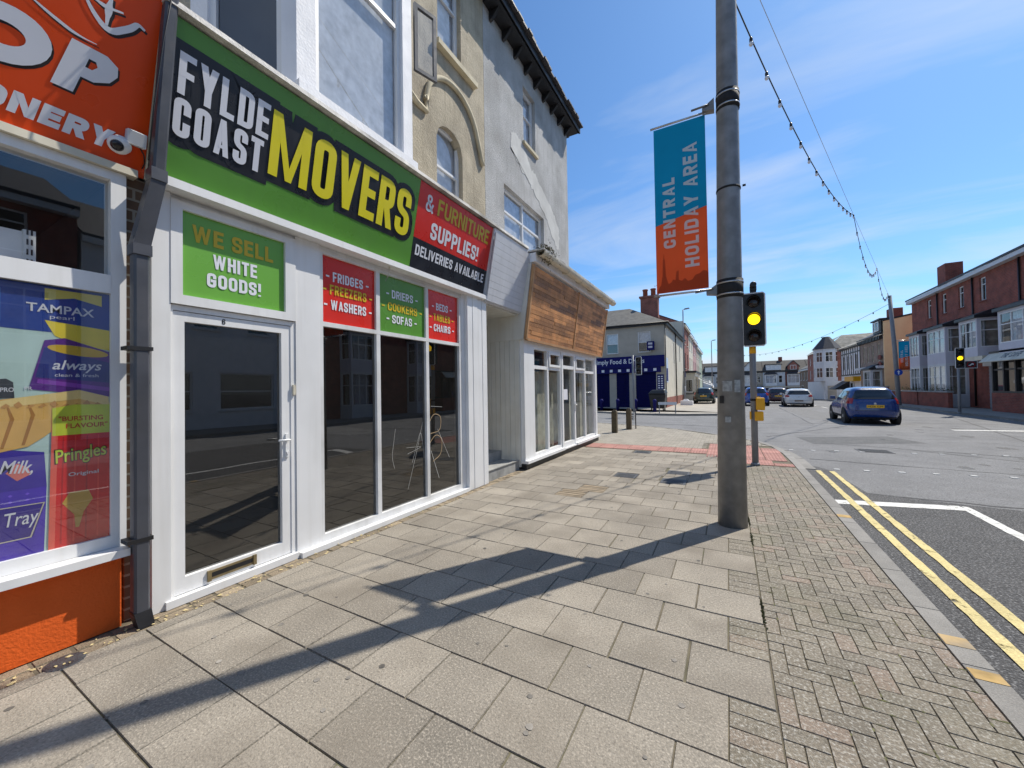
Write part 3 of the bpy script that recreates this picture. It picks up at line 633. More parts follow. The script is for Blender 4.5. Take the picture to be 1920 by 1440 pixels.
# herringbone blocks towards the kerb
joints = []
a_ = .0915
for i in range(-4, 14):
    for j in range(-40, 112):
        m_ = (i-j) % 4
        if m_ == 0: x0, y0, x1, y1 = i, j, i+2, j+1
        elif m_ == 3: x0, y0, x1, y1 = i, j, i+1, j+2
        else: continue
        x0, x1, y0, y1 = x0*a_-.03, x1*a_-.03, y0*a_, y1*a_
        ry = math.floor(((y0+y1)/2-1.79)/PY); le = row_edge.get(ry, -.03)
        le = .17 if ((y0+y1)/2) < 8.7 else .0
        if x1 <= le+.02 or x0 >= 1.05 or y1 > 9.35 or (y1 > 8.75 and x1 > -.1): continue
        x0, x1 = max(x0, le), min(x1, 1.052)
        if x1-x0 < .03: continue
        paver(blocks, x0, x1, y0, y1, -.001, .0019, .0013, None, .0075); joints += [(x0, y0, x1, y0), (x0, y0, x0, y1)]
for r_, xe in row_edge.items():                         # cut blocks that fill the toothed edge of the slabs
    y0 = 1.79+r_*PY
    if xe < .1 and y0 < 8.7:
        for q in range(4): paver(blocks, xe, .168, y0+q*PY/4, y0+(q+1)*PY/4, -.001, .0019, .0013, None, .0075)
struct(slabs, 'paving_slabs', 'slab'); struct(setts, 'paving_setts', 'sett'); struct(blocks, 'block_paving', 'block')
# ---- red tactile paving
tac = MB()
def tactile(x0, x1, y0, y1):
    b = tac; nx = max(1, round((x1-x0)/.36)); ny = max(1, round((y1-y0)/.36)); 
    for i in range(nx):
        for j in range(ny):
            xa, xb = x0+(x1-x0)*i/nx, x0+(x1-x0)*(i+1)/nx; ya, yb = y0+(y1-y0)*j/ny, y0+(y1-y0)*(j+1)/ny
            cx_, cy_ = (xa+xb)/2, (ya+yb)/2
            d_ = min((p-Vector((cx_, cy_))).length for p in inner)
            if d_ < .22 and cx_ > .6: continue
            t = random.random(); paver(b, xa, xb, ya, yb, 0, .004, .001, t)
            for q in range(6):
                xq = xa+(q+.5)*(xb-xa)/6
                for s in range(6):
                    yq = ya+(s+.5)*(yb-ya)/6; r_ = .013
                    b.face([(xq-r_, yq-r_, .0055), (xq+r_, yq-r_, .0055), (xq+r_, yq+r_, .0055), (xq-r_, yq+r_, .0055)], t)
                    for (ex, ey), (fx, fy) in (((-1, -1), (1, -1)), ((1, -1), (1, 1)), ((1, 1), (-1, 1)), ((-1, 1), (-1, -1))):
                        b.face([(xq+ex*r_*1.6, yq+ey*r_*1.6, .001), (xq+fx*r_*1.6, yq+fy*r_*1.6, .001), (xq+fx*r_, yq+fy*r_, .0055), (xq+ex*r_, yq+ey*r_, .0055)], t)
tactile(-3.3, -.46, 9.76, 10.5); tactile(-.46, 1.0, 9.36, 11.5); tactile(.1, 1.05, 8.78, 9.34)
struct(tac, 'tactile_paving', 'tactile')
# ---- small grey setts over the corner
b = MB(); y = 10.52; row = 0
while y < 17.2:
    x = -9.0+(row % 2)*.1
    while x < 1.2:
        ok = True
        c = Vector((x+.1, y+.05))
        if x+.2 > -.46 and y < 11.52 and x < 1.05: ok = False
        if x < -3.6 and y < 11.3: ok = False
        if ok:
            k = min(range(len(inner)), key=lambda i: (inner[i]-c).length_squared)
            d = (inner[min(k+1, len(inner)-1)]-inner[max(k-1, 0)]).normalized(); nn = Vector((-d.y, d.x))
            if (c-inner[k]).dot(nn) < .07: ok = False
        if ok: b.face([(x+.004, y+.004, .001), (x+.196, y+.004, .001), (x+.196, y+.112, .001), (x+.004, y+.112, .001)], random.random())
        x += .2
    y += .116; row += 1
struct(b, 'corner_paving', 'farblock')
# ---- access covers set in the slabs
covs = ['small grey access cover close to the red tactile strip', 'grey access cover on its own left of the signal shadow', 'access cover half lit at the head of the signal shadow', 'access cover darkened by the signal shadow, nearest the camera of its pair']
for (c0, c1, d0, d1), lb in zip(cut, covs):
    b = MB(); b.box(c0+.008, c1-.008, d0+.008, d1-.008, -.01, .001)
    for q in range(5): b.box(c0+.05, c1-.05, d0+.04+q*(d1-d0-.08)/5, d0+.04+q*(d1-d0-.08)/5+.03, .001, .004)
    tag(b.build('access_cover', 'iron'), lb, 'access cover', 'access covers in the near pavement')
b = MB(); b.lathe((-3.32, .70, -.012), (0, 0, 1), [(.085, 0), (.085, .011), (.078, .015), (.05, .014)], 20); tag(b.build('stopcock_cover', 'iron'), 'small oval dark cover beside the orange wall', 'stopcock cover')
# dry litter along the shop fronts
b = MB(); random.seed(21)
for k in range(190):
    if k < 70: x, y, s = -3.30-random.random()**1.5*.17, random.uniform(.4, 3.2), random.uniform(.006, .018)
    else: x, y, s = -3.42+random.random()*.14, random.uniform(.3, 5.2), random.uniform(.004, .011)
    a = random.uniform(0, pi); 
    b.face([(x+cos(a)*s, y+sin(a)*s, .004), (x-sin(a)*s*.5, y+cos(a)*s*.5, .008), (x-cos(a)*s, y-sin(a)*s, .005), (x+sin(a)*s*.5, y-cos(a)*s*.5, .003)])
o = b.build('leaf_litter', 'leaf_dry'); o['kind'] = 'stuff'; o['label'] = 'dry leaf scraps along the foot of the shop fronts'
b = MB(); random.seed(77)
for k in range(120):
    x, y = random.uniform(-3.2, .0), random.uniform(.3, 8.5); r_ = random.uniform(.008, .02); n_ = 9; ph = random.uniform(0, 6)
    b.face([(x+r_*cos(q*2*pi/n_)*random.uniform(.8, 1.1), y+r_*sin(q*2*pi/n_)*random.uniform(.8, 1.1), .0022) for q in range(n_)], random.random())
o = b.build('gum_spots', mat('old_chewing_gum', (.17, .155, .135), .8, .35, 20, tint=.5)); o['kind'] = 'stuff'; o['label'] = 'old chewing gum spots trodden into the slabs'
# moss tufts in the joints
b = MB(); random.seed(31)
for k in range(1500):
    x = .168+random.gauss(0, .005)
    y = random.uniform(1.2, 6.5) if random.random() < .8 else random.uniform(6.5, 9)
    cl = math.sin(y*9.1+x*31)+math.sin(y*3.7+x*17)
    if cl < .55: continue
    s = random.uniform(.003, .007)
    for q in range(2):
        a = random.uniform(0, pi); dxx, dyy = cos(a)*s, sin(a)*s
        b.face([(x-dxx, y-dyy, -.004), (x+dxx, y+dyy, -.004), (x+dxx*.3+random.gauss(0, .003), y+dyy*.3, .004+s*.7), (x-dxx*.4, y-dyy*.3+random.gauss(0, .003), .003+s*.5)])
for k in range(1500):
    x0, y0, x1, y1 = random.choice(joints)
    if y0 < .8 or y0 > 7 or math.sin(x0*9+y0*4.1)+math.sin(y0*2.3-x0*5) < .15: continue
    t = random.random(); x, y = x0+(x1-x0)*t, y0+(y1-y0)*t; la = random.uniform(.006, .028); wd = random.uniform(.002, .0055)
    dx_, dy_ = (la, 0) if x1 > x0 else (0, la); ex_, ey_ = (0, wd) if x1 > x0 else (wd, 0)
    b.face([(x-dx_, y-dy_, .0005), (x-ex_*.9, y-ey_*.9, .0015) if x1 <= x0 else (x+ex_, y-ey_*.9, .0015), (x+dx_, y+dy_, .0005), (x+ex_, y+ey_, .0025)])
o = b.build('joint_moss', mat('moss', (.125, .125, .055), .95, .4, 40)); o['kind'] = 'stuff'; o['label'] = 'green moss growing in the paving joints'

# ================================================================== THE GREEN-SIGNED SHOP (building)
XF, XU = -3.5, -4.14
FS = Fr((XF, 0, 0), (0, 1, 0)); FU = Fr((XU, 0, 0), (0, 1, 0))
shop = thing('shop_building', 'tan rendered shop with green sign fascia, white door and dark windows', 'building', (XF, 1.13, 0))
b = MB()   # upstairs render: sash, arched window and bay openings
ar = (5.0, 5.72, 4.2, 6.05)
b.wall(FU, 1.06, 6.47, 3.9, 9.6, [(5.06, 5.72, 7.36, 9.0), ar, (1.75, 4.2, 4.25, 7.2), (2.2, 3.3, 7.5, 9.0)], .16)
ax_, az_, aw_ = (ar[0]+ar[1])/2, ar[3]-.02, (ar[1]-ar[0])/2
# spandrels turning the square opening into a segmental arch
def arch_z(t): return ar[3]-.30*(1-sqrt(max(0, 1-t*t)))
n_ = 12
for k in range(n_):
    t0, t1 = -1+2*k/n_, -1+2*(k+1)/n_
    a0, a1 = ax_+aw_*t0, ax_+aw_*t1
    b.face([FU.p(a0, arch_z(t0), -.001), FU.p(a1, arch_z(t1), -.001), FU.p(a1, ar[3], -.001), FU.p(a0, ar[3], -.001)])
    b.face([FU.p(a0, arch_z(t0), -.16), FU.p(a1, arch_z(t1), -.16), FU.p(a1, arch_z(t1), -.001), FU.p(a0, arch_z(t0), -.001)])
b.build('wall', 'tan_render', shop)
MB().box(-9, -4.30, 1.06, 1.2, 0, 9.6).box(-9, -4.31, 6.35, 6.47, 0, 9.6).box(-9, -8.9, 1.2, 6.35, 0, 9.6).build('party_wall', 'brick_brown', shop)
window(shop, FU, 5.06, 5.72, 7.36, 9.0, .15, .05, (), (.62,), curtain='curtain'); 
window(shop, FU, ar[0], ar[1], ar[2], ar[3], .15, .05, (), (.62,), curtain='curtain')
window(shop, FU, 2.2, 3.3, 7.5, 9.0, .15, .05, (.5,), (.6,), curtain='curtain')
MB().fb(FU, 4.97, 6.12, 7.26, 7.35, 0, .1).build('window_sill', 'stone_trim', shop)
hood = [FU.p(4.28, 6.07, .03), FU.p(4.5, 5.98, .03), FU.p(4.72, 5.97, .03), FU.p(4.72, 6.2, .03)]
for k in range(0, 19):
    a = pi-(pi*.86)*k/18; hood.append(FU.p(5.46+.74*cos(a), 6.12+.74*sin(a), .03))
hood += [FU.p(6.30, 6.0, .03), FU.p(6.36, 5.9, .03)]
MB().tube(hood, .045, 6).build('hood_mould', 'stone_trim', shop)
# canted white bay
by0, by1, bx = 2.22, 3.78, -3.53
FB = Fr((bx, 0, 0), (0, 1, 0)); c0 = Vector((XU, 1.62, 0)); c1 = Vector((bx, by0, 0)); c2 = Vector((bx, by1, 0)); c3 = Vector((XU, 4.38, 0))
FC1 = Fr(c0, c1-c0); FC2 = Fr(c2, c3-c2); lc = (c1-c0).length
b = MB()
zb0, zb1 = 4.12, 7.3
b.wall(FB, by0, by1, zb0, zb1, [(by0+.2, by1-.16, 4.5, 6.75)], .1); b.wall(FC1, 0, lc, zb0, zb1, [(.13, lc-.13, 4.5, 6.75)], .1); b.wall(FC2, 0, lc, zb0, zb1, [(.13, lc-.13, 4.5, 6.75)], .1)
b.face([c0+Vector((0, 0, zb1)), c1+Vector((0, 0, zb1)), c2+Vector((0, 0, zb1)), c3+Vector((0, 0, zb1))])
b.fb(FB, by0-.02, by1+.02, 4.36, 4.47, .002, .07)
bay = b.build('bay', 'white_paint', shop)
window(bay, FB, by0+.2, by1-.16, 4.5, 6.75, .1, .06, (), (.72,), mg='glass_sky', curtain='curtain'); window(bay, FC1, .13, lc-.13, 4.5, 6.75, .1, .05, (), (.72,), mg='glass_sky'); window(bay, FC2, .13, lc-.13, 4.5, 6.75, .1, .05, (), (.72,))
# open casement sticking out of the far cant
FO = Fr((-3.70, 4.0, .38), (.2, .62, 0)); b = MB()
b.fb(FO, 0, .05, 5.55, 6.5, 0, .04).fb(FO, .30, .35, 5.55, 6.5, 0, .04).fb(FO, .05, .30, 5.55, 5.6, 0, .04).fb(FO, .05, .30, 6.45, 6.5, 0, .04)
cas = b.build('casement', 'pipe', shop); MB().fq(FO, .05, .30, 5.6, 6.45, .02).build('pane', 'glass_sky', cas)
# roof and eaves
b = MB(); b.face([(-3.72, 1.06, 9.42), (-3.72, 6.46, 9.42), (-7.2, 6.46, 14.2), (-7.2, 1.06, 14.2)]).face([(-7.2, 1.06, 14.2), (-7.2, 6.46, 14.2), (-10, 6.46, 9.4), (-10, 1.06, 9.4)])
b.build('roof', 'slate_dark', shop); MB().box(-3.78, -4.139, 1.06, 6.46, 9.34, 9.41).build('eaves', 'black', shop)
# ---- shopfront
b = MB(); b.fb(FS, 1.13, 1.235, 0, 2.96, -.15, .03); b.build('pilaster', 'upvc', shop); b = MB(); b.fb(FS, 2.16, 2.405, 0, 2.96, -.12, .022); b.build('pilaster', 'upvc', shop); b = MB(); b.fb(FS, 4.72, 4.80, 0.002, 2.96, -.12, .02)
b.build('pilaster', 'upvc', shop)
b = MB(); 
for k, (a, c, d) in enumerate(((4.802, 4.93, .075), (4.934, 5.06, .08), (5.064, 5.19, .075), (5.194, 5.32, .08))): b.fb(FS, a, c, 0, 2.98, -.2, d)
b.build('pilaster', 'upvc', shop)
b = MB(); b.fb(FS, 1.13, 5.26, 2.962, 3.025, -.5, .14).fb(FS, 1.13, 5.26, 2.93, 2.96, -.5, .0); b.build('fascia_trim', 'upvc', shop)
# door
door = MB(); D0, D1 = -.06, .005
door.fb(FS, 1.255, 1.325, .06, 2.115, D0, D1).fb(FS, 2.035, 2.115, .06, 2.115, D0, D1).fb(FS, 1.325, 2.035, .06, .175, D0, D1).fb(FS, 1.325, 2.035, 2.045, 2.115, D0, D1)
dr = door.build('door', 'upvc', shop)
MB().fq(FS, 1.31, 2.05, .16, 2.06, -.03).build('pane', 'glass_dark', dr)
b = MB(); b.fb(FS, 2.062, 2.09, .93, 1.14, D1, .018).tube([FS.p(2.076, 1.085, .018), FS.p(2.076, 1.085, .055), FS.p(2.07, 1.085, .06), FS.p(1.975, 1.09, .06)], .010, 8).lathe(FS.p(2.076, .97, .018), (1, 0, 0), [(.013, 0), (.013, .012)], 10); b.build('handle', 'upvc', dr)
b = MB(); b.fb(FS, 1.47, 1.80, .085, .155, D1, .012).fb(FS, 1.46, 1.485, .08, .16, D1, .022).fb(FS, 1.785, 1.81, .08, .16, D1, .022); b.build('letterbox', mat('tarnished_brass', (.28, .22, .12), .4, .2, 9, metal=.6), dr)
MB().fb(FS, 1.49, 1.78, .105, .138, .0125, .014).build('letterbox', 'black', dr)
b = MB(); word(b, FS, 1.568, 1.592, 2.058, 2.10, '6', .007, D1+.002); b.build('number', 'black', dr)
b = MB(); b.fb(FS, 1.235, 1.255, 0, 2.16, -.09, .012).fb(FS, 2.115, 2.158, 0, 2.16, -.09, .012).fb(FS, 1.255, 2.115, 2.12, 2.16, -.09, .012).fb(FS, 1.2, 2.16, 0, .055, -.09, .05); b.build('door_frame', 'upvc', shop)
MB().fb(FS, 2.128, 2.15, 1.49, 1.58, .012, .03).build('doorbell', 'cream_trim', shop)
# WE SELL light over the door
b = MB(); b.fb(FS, 1.235, 1.305, 2.165, 2.925, -.06, .035).fb(FS, 2.06, 2.155, 2.165, 2.925, -.06, .035).fb(FS, 1.305, 2.06, 2.165, 2.235, -.06, .035).fb(FS, 1.305, 2.06, 2.865, 2.925, -.06, .035)
fl = b.build('fanlight', 'upvc', shop)
MB().fq(FS, 1.30, 2.065, 2.23, 2.87, .008).build('vinyl', 'green_light', fl)
b = MB(); word(b, FS, 1.37, 1.965, 2.655, 2.785, 'WE SELL', .026, .011); b.build('lettering', 'gold_vinyl', fl)
b = MB(); word(b, FS, 1.505, 1.83, 2.485, 2.597, 'WHITE', .021, .011); word(b, FS, 1.465, 1.86, 2.335, 2.445, 'GOODS!', .022, .011); b.build('lettering', 'white_vinyl', fl)
# big window: three lights over three panes
b = MB(); d0, d1 = -.06, .012
b.fb(FS, 2.405, 2.445, .0, 2.93, d0, d1).fb(FS, 4.67, 4.72, .0, 2.93, d0, d1).fb(FS, 2.445, 4.67, .03, .115, d0, d1).fb(FS, 2.445, 4.67, 2.165, 2.21, d0, d1-.003).fb(FS, 2.445, 4.67, 2.885, 2.93, d0, d1)
for a in (3.115, 3.945): b.fb(FS, a, a+.055, .115, 2.165, d0, d1-.004).fb(FS, a, a+.055, 2.21, 2.885, d0, d1-.004)
sw = b.build('shop_window', 'upvc_dirty', shop)
MB().fb(FS, 2.17, 4.80, -.005, .045, 0.013, .085).build('window_sill', 'upvc', shop)
for a, c in ((2.44, 3.12), (3.165, 3.95), (3.995, 4.675)): MB().fq(FS, a, c, .11, 2.17, -.03).build('pane', 'glass_dark', sw)
def lightbox(a, c, col, lines):
    MB().fq(FS, a, c, 2.205, 2.89, -.02).build('vinyl', col, sw)
    for txt, u0, u1, v0, v1, cm in lines:
        b = MB(); word(b, FS, u0, u1, v0, v1, txt, (v1-v0)*.175, -.016, gap=.6); b.build('lettering', cm, sw)
lightbox(2.44, 3.12, 'red', [('- FRIDGES -', 2.50, 3.03, 2.64, 2.74, 'white_vinyl'), ('- FREEZERS -', 2.465, 3.075, 2.505, 2.605, 'gold_vinyl'), ('- WASHERS -', 2.475, 3.07, 2.35, 2.45, 'white_vinyl')])
lightbox(3.165, 3.95, 'green', [('- DRIERS -', 3.29, 3.82, 2.63, 2.73, 'white_vinyl'), ('- COOKERS -', 3.22, 3.90, 2.475, 2.575, 'gold_vinyl'), ('- SOFAS -', 3.29, 3.80, 2.33, 2.43, 'white_vinyl')])
lightbox(3.995, 4.675, 'red', [('- BEDS -', 4.10, 4.53, 2.625, 2.725, 'white_vinyl'), ('- TABLES -', 4.05, 4.57, 2.475, 2.575, 'gold_vinyl'), ('- CHAIRS -', 4.05, 4.58, 2.33, 2.43, 'white_vinyl')])
# scratched tag on the glass
b = MB(); 
def scr(pts, t): stroke(b, FS, arcp(pts, .08), t*.62, -.0275)
scr([(3.42, 1.05), (3.36, .72), (3.4, .58)], .006); scr([(3.62, .28), (3.78, .72), (3.9, 1.1)], .006); scr([(3.6, .8), (3.9, .78), (3.62, .72)], .005); scr([(3.7, .6), (3.86, 1.0), (3.93, .62)], .006)
b.build('scratches', mat('glass_scratch', (.5, .5, .48), .7), sw)
b = MB()
scr([(4.04, 1.1), (4.12, 1.2), (4.28, 1.16), (4.26, .95), (4.05, .93)], .014); scr([(4.03, .8), (4.16, .92), (4.3, .84), (4.27, .62), (4.1, .55)], .014)
b.build('scratches', mat('tan_scrawl', (.42, .3, .17), .7), sw)
b = MB(); scr([(4.06, .7), (4.22, .3)], .007); scr([(4.2, .98), (4.45, .55)], .006); scr([(4.06, 1.3), (4.3, 1.28)], .005); b.build('scratches', mat('pale_scratch', (.6, .6, .58), .7), sw)
b = MB(); b.box(-6.8, -6.7, 1.2, 5.3, 0, 3).box(-6.7, -3.62, 1.15, 1.25, 0, 3).box(-6.7, -3.62, 5.22, 5.3, 0, 3).box(-6.7, -3.62, 1.25, 5.22, -.02, .03).box(-6.7, -3.62, 1.25, 5.22, 2.92, 2.99); b.build('interior', 'room_black', shop)
# weathered ledge over the fascia
b = MB(); b.hexa([(-4.3, 1.1, 4.10), (-3.16, 1.1, 4.10), (-3.16, 6.42, 4.10), (-4.3, 6.42, 4.10), (-4.3, 1.1, 4.2), (-3.18, 1.1, 4.155), (-3.18, 6.42, 4.155), (-4.3, 6.42, 4.2)]); b.build('ledge', 'ledge', shop)
b = MB(); b.hexa([(-4.0, 1.13, 3.03), (-3.47, 1.13, 3.03), (-3.47, 5.24, 3.03), (-4.0, 5.24, 3.03), (-4.0, 1.13, 4.098), (-3.25, 1.13, 4.098), (-3.25, 5.24, 4.098), (-4.0, 5.24, 4.098)]); b.build('fascia_box', 'fluted', shop)
# recessed entrance beside the shop
b = MB(); FL = Fr((-3.36, 0, 2.95), (0, 1, 0), (.2, 0, 1.06))
for k in range(10): b.fb(FL, 5.25, 6.6, k*.108, k*.108+.105, -.02-.004*(k % 2), .0)
b.hexa([(-4.2, 5.25, 2.93), (-3.39, 5.25, 2.93), (-3.39, 6.6, 2.93), (-4.2, 6.6, 2.93), (-4.2, 5.25, 4.09), (-3.19, 5.25, 4.09), (-3.19, 6.6, 4.09), (-4.2, 6.6, 4.09)])
b.build('boarded_fascia', 'clap', shop)
b = MB()
for k in range(14): b.box(-4.9+k*.105, -4.9+k*.105+.1, 6.46-.003*(k % 2), 6.5, .05, 2.93)
b.build('boarded_reveal', 'fluted', shop)
b = MB(); b.box(-4.92, -4.9, 5.3, 6.5, 0, 2.93).box(-4.9, -3.6, 5.30, 5.34, 0, 2.93).box(-4.9, -3.45, 5.33, 6.45, 2.90, 2.925); b.build('entrance_lining', 'fluted', shop)
b = MB(); b.box(-4.9, -3.47, 5.33, 6.46, -.01, .17).box(-4.9, -3.85, 5.34, 6.45, .172, .34); b.box(-3.5, -3.455, 5.335, 6.455, .172, .185); b.build('entrance_step', 'step', shop)

# ---- the two sign boards of the shop
FG = Fr((-3.44, 0, 3.03), (0, 1, 0), (.22, 0, 1.06))
sign = thing('shop_sign', 'long green shop sign reading FYLDE COAST MOVERS', 'sign', (-3.44, 1.15, 3.03))
MB().fb(FG, 1.14, 3.585, 0, 1.075, -.02, .004).build('board', 'green', sign)
b = MB()
def backing(pts): b.poly(FG, pts, .0045)
g_ = .055
word(b, FG, 1.215, 1.825, .60, .875, 'FYLDE', .052, .006, grow=.07, layer=.0003); word(b, FG, 1.205, 1.80, .315, .575, 'COAST', .052, .0062, grow=.07, layer=.0003)
word(b, FG, 1.845, 3.475, .345, .865, 'MOVERS', .098, .0064, grow=.062, layer=.0003, gap=.42)
b.fq(FG, 1.17, 1.86, .29, .90, .0052); b.fq(FG, 1.8, 3.46, .36, .85, .0054)
b.build('black_backing', 'black_vinyl', sign)
b = MB(); word(b, FG, 1.215, 1.825, .60, .875, 'FYLDE', .043, .0115); word(b, FG, 1.205, 1.80, .315, .575, 'COAST', .043, .0115); b.build('lettering', 'white_vinyl', sign)
b = MB(); word(b, FG, 1.845, 3.475, .345, .865, 'MOVERS', .085, .0125, gap=.42); b.build('lettering', 'yellow_vinyl', sign)
sign2 = thing('shop_sign', 'red and black sign board reading & FURNITURE SUPPLIES! DELIVERIES AVAILABLE', 'sign', (-3.44, 3.6, 3.03))
MB().fb(FG, 3.588, 5.26, .40, 1.075, -.02, .004).build('board', 'red', sign2); MB().fb(FG, 3.588, 5.26, 0.0, .398, -.02, .004).build('board', 'black_vinyl', sign2)
b = MB(); word(b, FG, 3.72, 3.86, .77, .975, '&', .030, .006); word(b, FG, 3.87, 4.95, .465, .675, 'SUPPLIES!', .040, .006); word(b, FG, 3.645, 5.18, .195, .325, 'DELIVERIES AVAILABLE', .024, .006); b.build('lettering', 'white_vinyl', sign2)
b = MB(); word(b, FG, 3.945, 5.16, .79, .995, 'FURNITURE', .037, .006); b.build('lettering', 'gold_vinyl', sign2)

# ================================================================== GREY RENDERED BUILDING WITH WOOD-PANELLED SHOP
grey = thing('corner_building', 'grey pebbledashed corner building with a wood panelled shopfront', 'building', (XF, 6.5, 0))
b = MB(); gw = [(8.2, 8.86, 7.42, 8.8), (7.22, 9.3, 4.55, 5.98)]
b.wall(FU, 6.475, 11.1, 3.9, 9.5, gw, .16); FE = Fr((XU, 11.1, 0), (-1, 0, 0)); b.wall(FE, 0, 5, 0, 9.5); b.fq(FE, 5, 6, 0, 9.5, 0); b.build('wall', 'grey_render', grey)
window(grey, FU, *gw[0], .15, .05, (), (.58,), curtain='curtain', sill='stone_trim'); window(grey, FU, *gw[1], .15, .055, (.5,), (.64,), curtain='curtain', sill='stone_trim')
random.seed(4); b = MB()
pt = [(7.55, 7.3), (7.9, 7.42), (8.25, 7.2), (8.6, 6.95), (8.85, 6.9), (9.2, 6.75), (9.75, 6.5), (10.1, 6.3), (10.35, 5.9), (10.3, 5.4), (10.05, 5.55), (9.6, 5.95), (9.2, 6.2), (8.8, 6.42), (8.3, 6.6), (7.8, 6.75), (7.5, 6.95)]
pt2 = []
for i in range(len(pt)):
    a_, c_ = pt[i], pt[(i+1) % len(pt)]
    for q in range(5): pt2.append((a_[0]+(c_[0]-a_[0])*q/5+random.uniform(-.05, .05), a_[1]+(c_[1]-a_[1])*q/5+random.uniform(-.05, .05)))
b.poly(FU, pt2, 0, .006); b.poly(FU, [(10.0, 4.6), (10.15, 4.9), (10.3, 4.7), (10.4, 4.3), (10.2, 4.0), (10.05, 4.2)], 0, .006); b.build('render_patch', 'pale_render', grey)
# eaves with brackets and rough tile edge
b = MB(); b.box(-4.139, -3.80, 6.48, 11.3, 9.30, 9.36).box(-3.83, -3.78, 6.48, 11.34, 9.30, 9.46).box(-9, -4.139, 11.1, 11.34, 9.30, 9.36); b.build('eaves', 'black', grey)
for k in range(9):
    y = 6.7+k*.52; b = MB()
    b.hexa([(-4.139, y, 9.1), (-4.07, y, 9.12), (-4.07, y+.07, 9.12), (-4.139, y+.07, 9.1), (-4.139, y, 9.298), (-3.9, y, 9.298), (-3.9, y+.07, 9.298), (-4.139, y+.07, 9.298)])
    b.build('eaves_bracket', 'black', grey)
b = MB(); random.seed(9)
b.face([(-3.72, 6.47, 9.47), (-3.72, 11.36, 9.47), (-6.6, 9.8, 13.2), (-6.6, 6.47, 13.2)]); b.face([(-3.72, 11.36, 9.47), (-10, 11.36, 9.47), (-7.2, 9.8, 13.2), (-6.6, 9.8, 13.2)]); b.face([(-6.6, 6.47, 13.2), (-6.6, 9.8, 13.2), (-7.2, 9.8, 13.2), (-10, 11.36, 9.47), (-10, 6.47, 9.47)])
y = 6.48
while y < 11.3:
    w = random.uniform(.18, .24); h = random.uniform(.03, .07); b.box(-3.98, -3.66-random.random()*.06, y, min(y+w, 11.36), 9.462, 9.47+h); y += w+.01
b.build('roof', 'slate_dark', grey)
FW = Fr((-3.35, 0, 0), (0, 1, 0)); FP = Fr((-3.28, 0, 2.45), (0, 1, 0), (.2, 0, 1.38))
# shopfront carcass
b = MB(); b.box(-3.75, -3.35, 6.5, 6.93, .14, 2.44).box(-3.75, -3.35, 10.95, 11.1, .14, 2.44).fb(FW, 6.93, 10.95, 2.36, 2.44, -.2, 0); b.build('shopfront_pier', 'upvc', grey)
b = MB(); b.box(-3.8, -3.33, 6.5, 8.3, 0, .11).box(-3.8, -3.33, 8.3, 9.25, 0, .11).box(-3.8, -3.33, 9.25, 11.12, 0, .11); b.build('plinth', 'black', grey)
b = MB(); b.fb(FW, 6.48, 8.36, .112, .165, -.1, .07).fb(FW, 8.36, 9.22, .112, .14, -.1, .05).fb(FW, 9.22, 11.14, .112, .165, -.1, .07); b.build('window_sill', 'upvc', grey)
for a, c, n_ in ((6.93, 8.38, .5), (9.3, 10.95, .5)):
    f = MB(); u0, u1 = a, c; mid = (a+c)/2
    f.fb(FW, u0, u0+.05, .166, 2.36, -.1, -.02).fb(FW, u1-.05, u1, .166, 2.36, -.1, -.02).fb(FW, mid-.035, mid+.035, .23, 2.31, -.1, -.024).fb(FW, u0+.05, u1-.05, .166, .23, -.1, -.02).fb(FW, u0+.05, u1-.05, 1.92, 1.99, -.1, -.028).fb(FW, u0+.05, u1-.05, 2.31, 2.36, -.1, -.02)
    tr_ = (mid+.04, u1-.05) if a < 8 else (u0+.05, mid-.04)
    f.fb(FW, tr_[0], tr_[0]+.05, 1.99, 2.31, -.05, 0).fb(FW, tr_[1]-.05, tr_[1], 1.99, 2.31, -.05, 0).fb(FW, tr_[0]+.05, tr_[1]-.05, 1.99, 2.04, -.05, 0).fb(FW, tr_[0]+.05, tr_[1]-.05, 2.26, 2.31, -.05, 0)
    fo = f.build('shop_window', 'upvc', grey)
    MB().fq(FW, u0+.03, u1-.03, .2, 2.34, -.06).build('pane', 'glass', fo)
    # vertical slat blinds
    bl = MB(); y = u0+.02; random.seed(int(a*10))
    while y < u1-.05:
        w = .085; aa = random.uniform(-.02, .02); bl.face([FW.p(y, .2, -.22+aa), FW.p(y+w, .2, -.22-aa), FW.p(y+w, 2.1 if a > 9 else 1.9, -.22-aa), FW.p(y, 2.1 if a > 9 else 1.9, -.22+aa)], random.random()); y += w*.97
    bl.build('blind', 'blind', fo)
d_ = MB(); d_.fb(FW, 8.39, 8.48, .142, 2.36, -.1, 0.0).fb(FW, 9.2, 9.29, .142, 2.36, -.1, 0.0).fb(FW, 8.48, 9.2, .142, .25, -.1, -.005).fb(FW, 8.48, 9.2, 1.98, 2.06, -.1, -.005).fb(FW, 8.48, 9.2, 2.31, 2.36, -.1, -.005)
do = d_.build('door', 'upvc', grey)
MB().fq(FW, 8.46, 9.22, .22, 2.34, -.05).build('pane', 'glass', do)
MB().fq(FW, 8.46, 9.22, .2, 1.9, -.35).build('blind', 'blind', do)
MB().fb(FW, 9.225, 9.25, .95, 1.2, 0, .02).fb(FW, 9.15, 9.25, 1.1, 1.13, .02, .05).build('handle', 'upvc', do)
MB().fq(FW, 8.6, 8.85, 1.25, 1.5, -.045).build('notice', 'white_vinyl', do)
b = MB(); b.box(-6.6, -6.5, 6.6, 11, 0, 2.5).box(-6.5, -3.76, 6.55, 6.6, 0, 2.5).box(-6.5, -3.6, 6.6, 11, .0, .05).box(-6.5, -3.6, 6.6, 11, 2.45, 2.5); b.build('interior', 'room', grey)
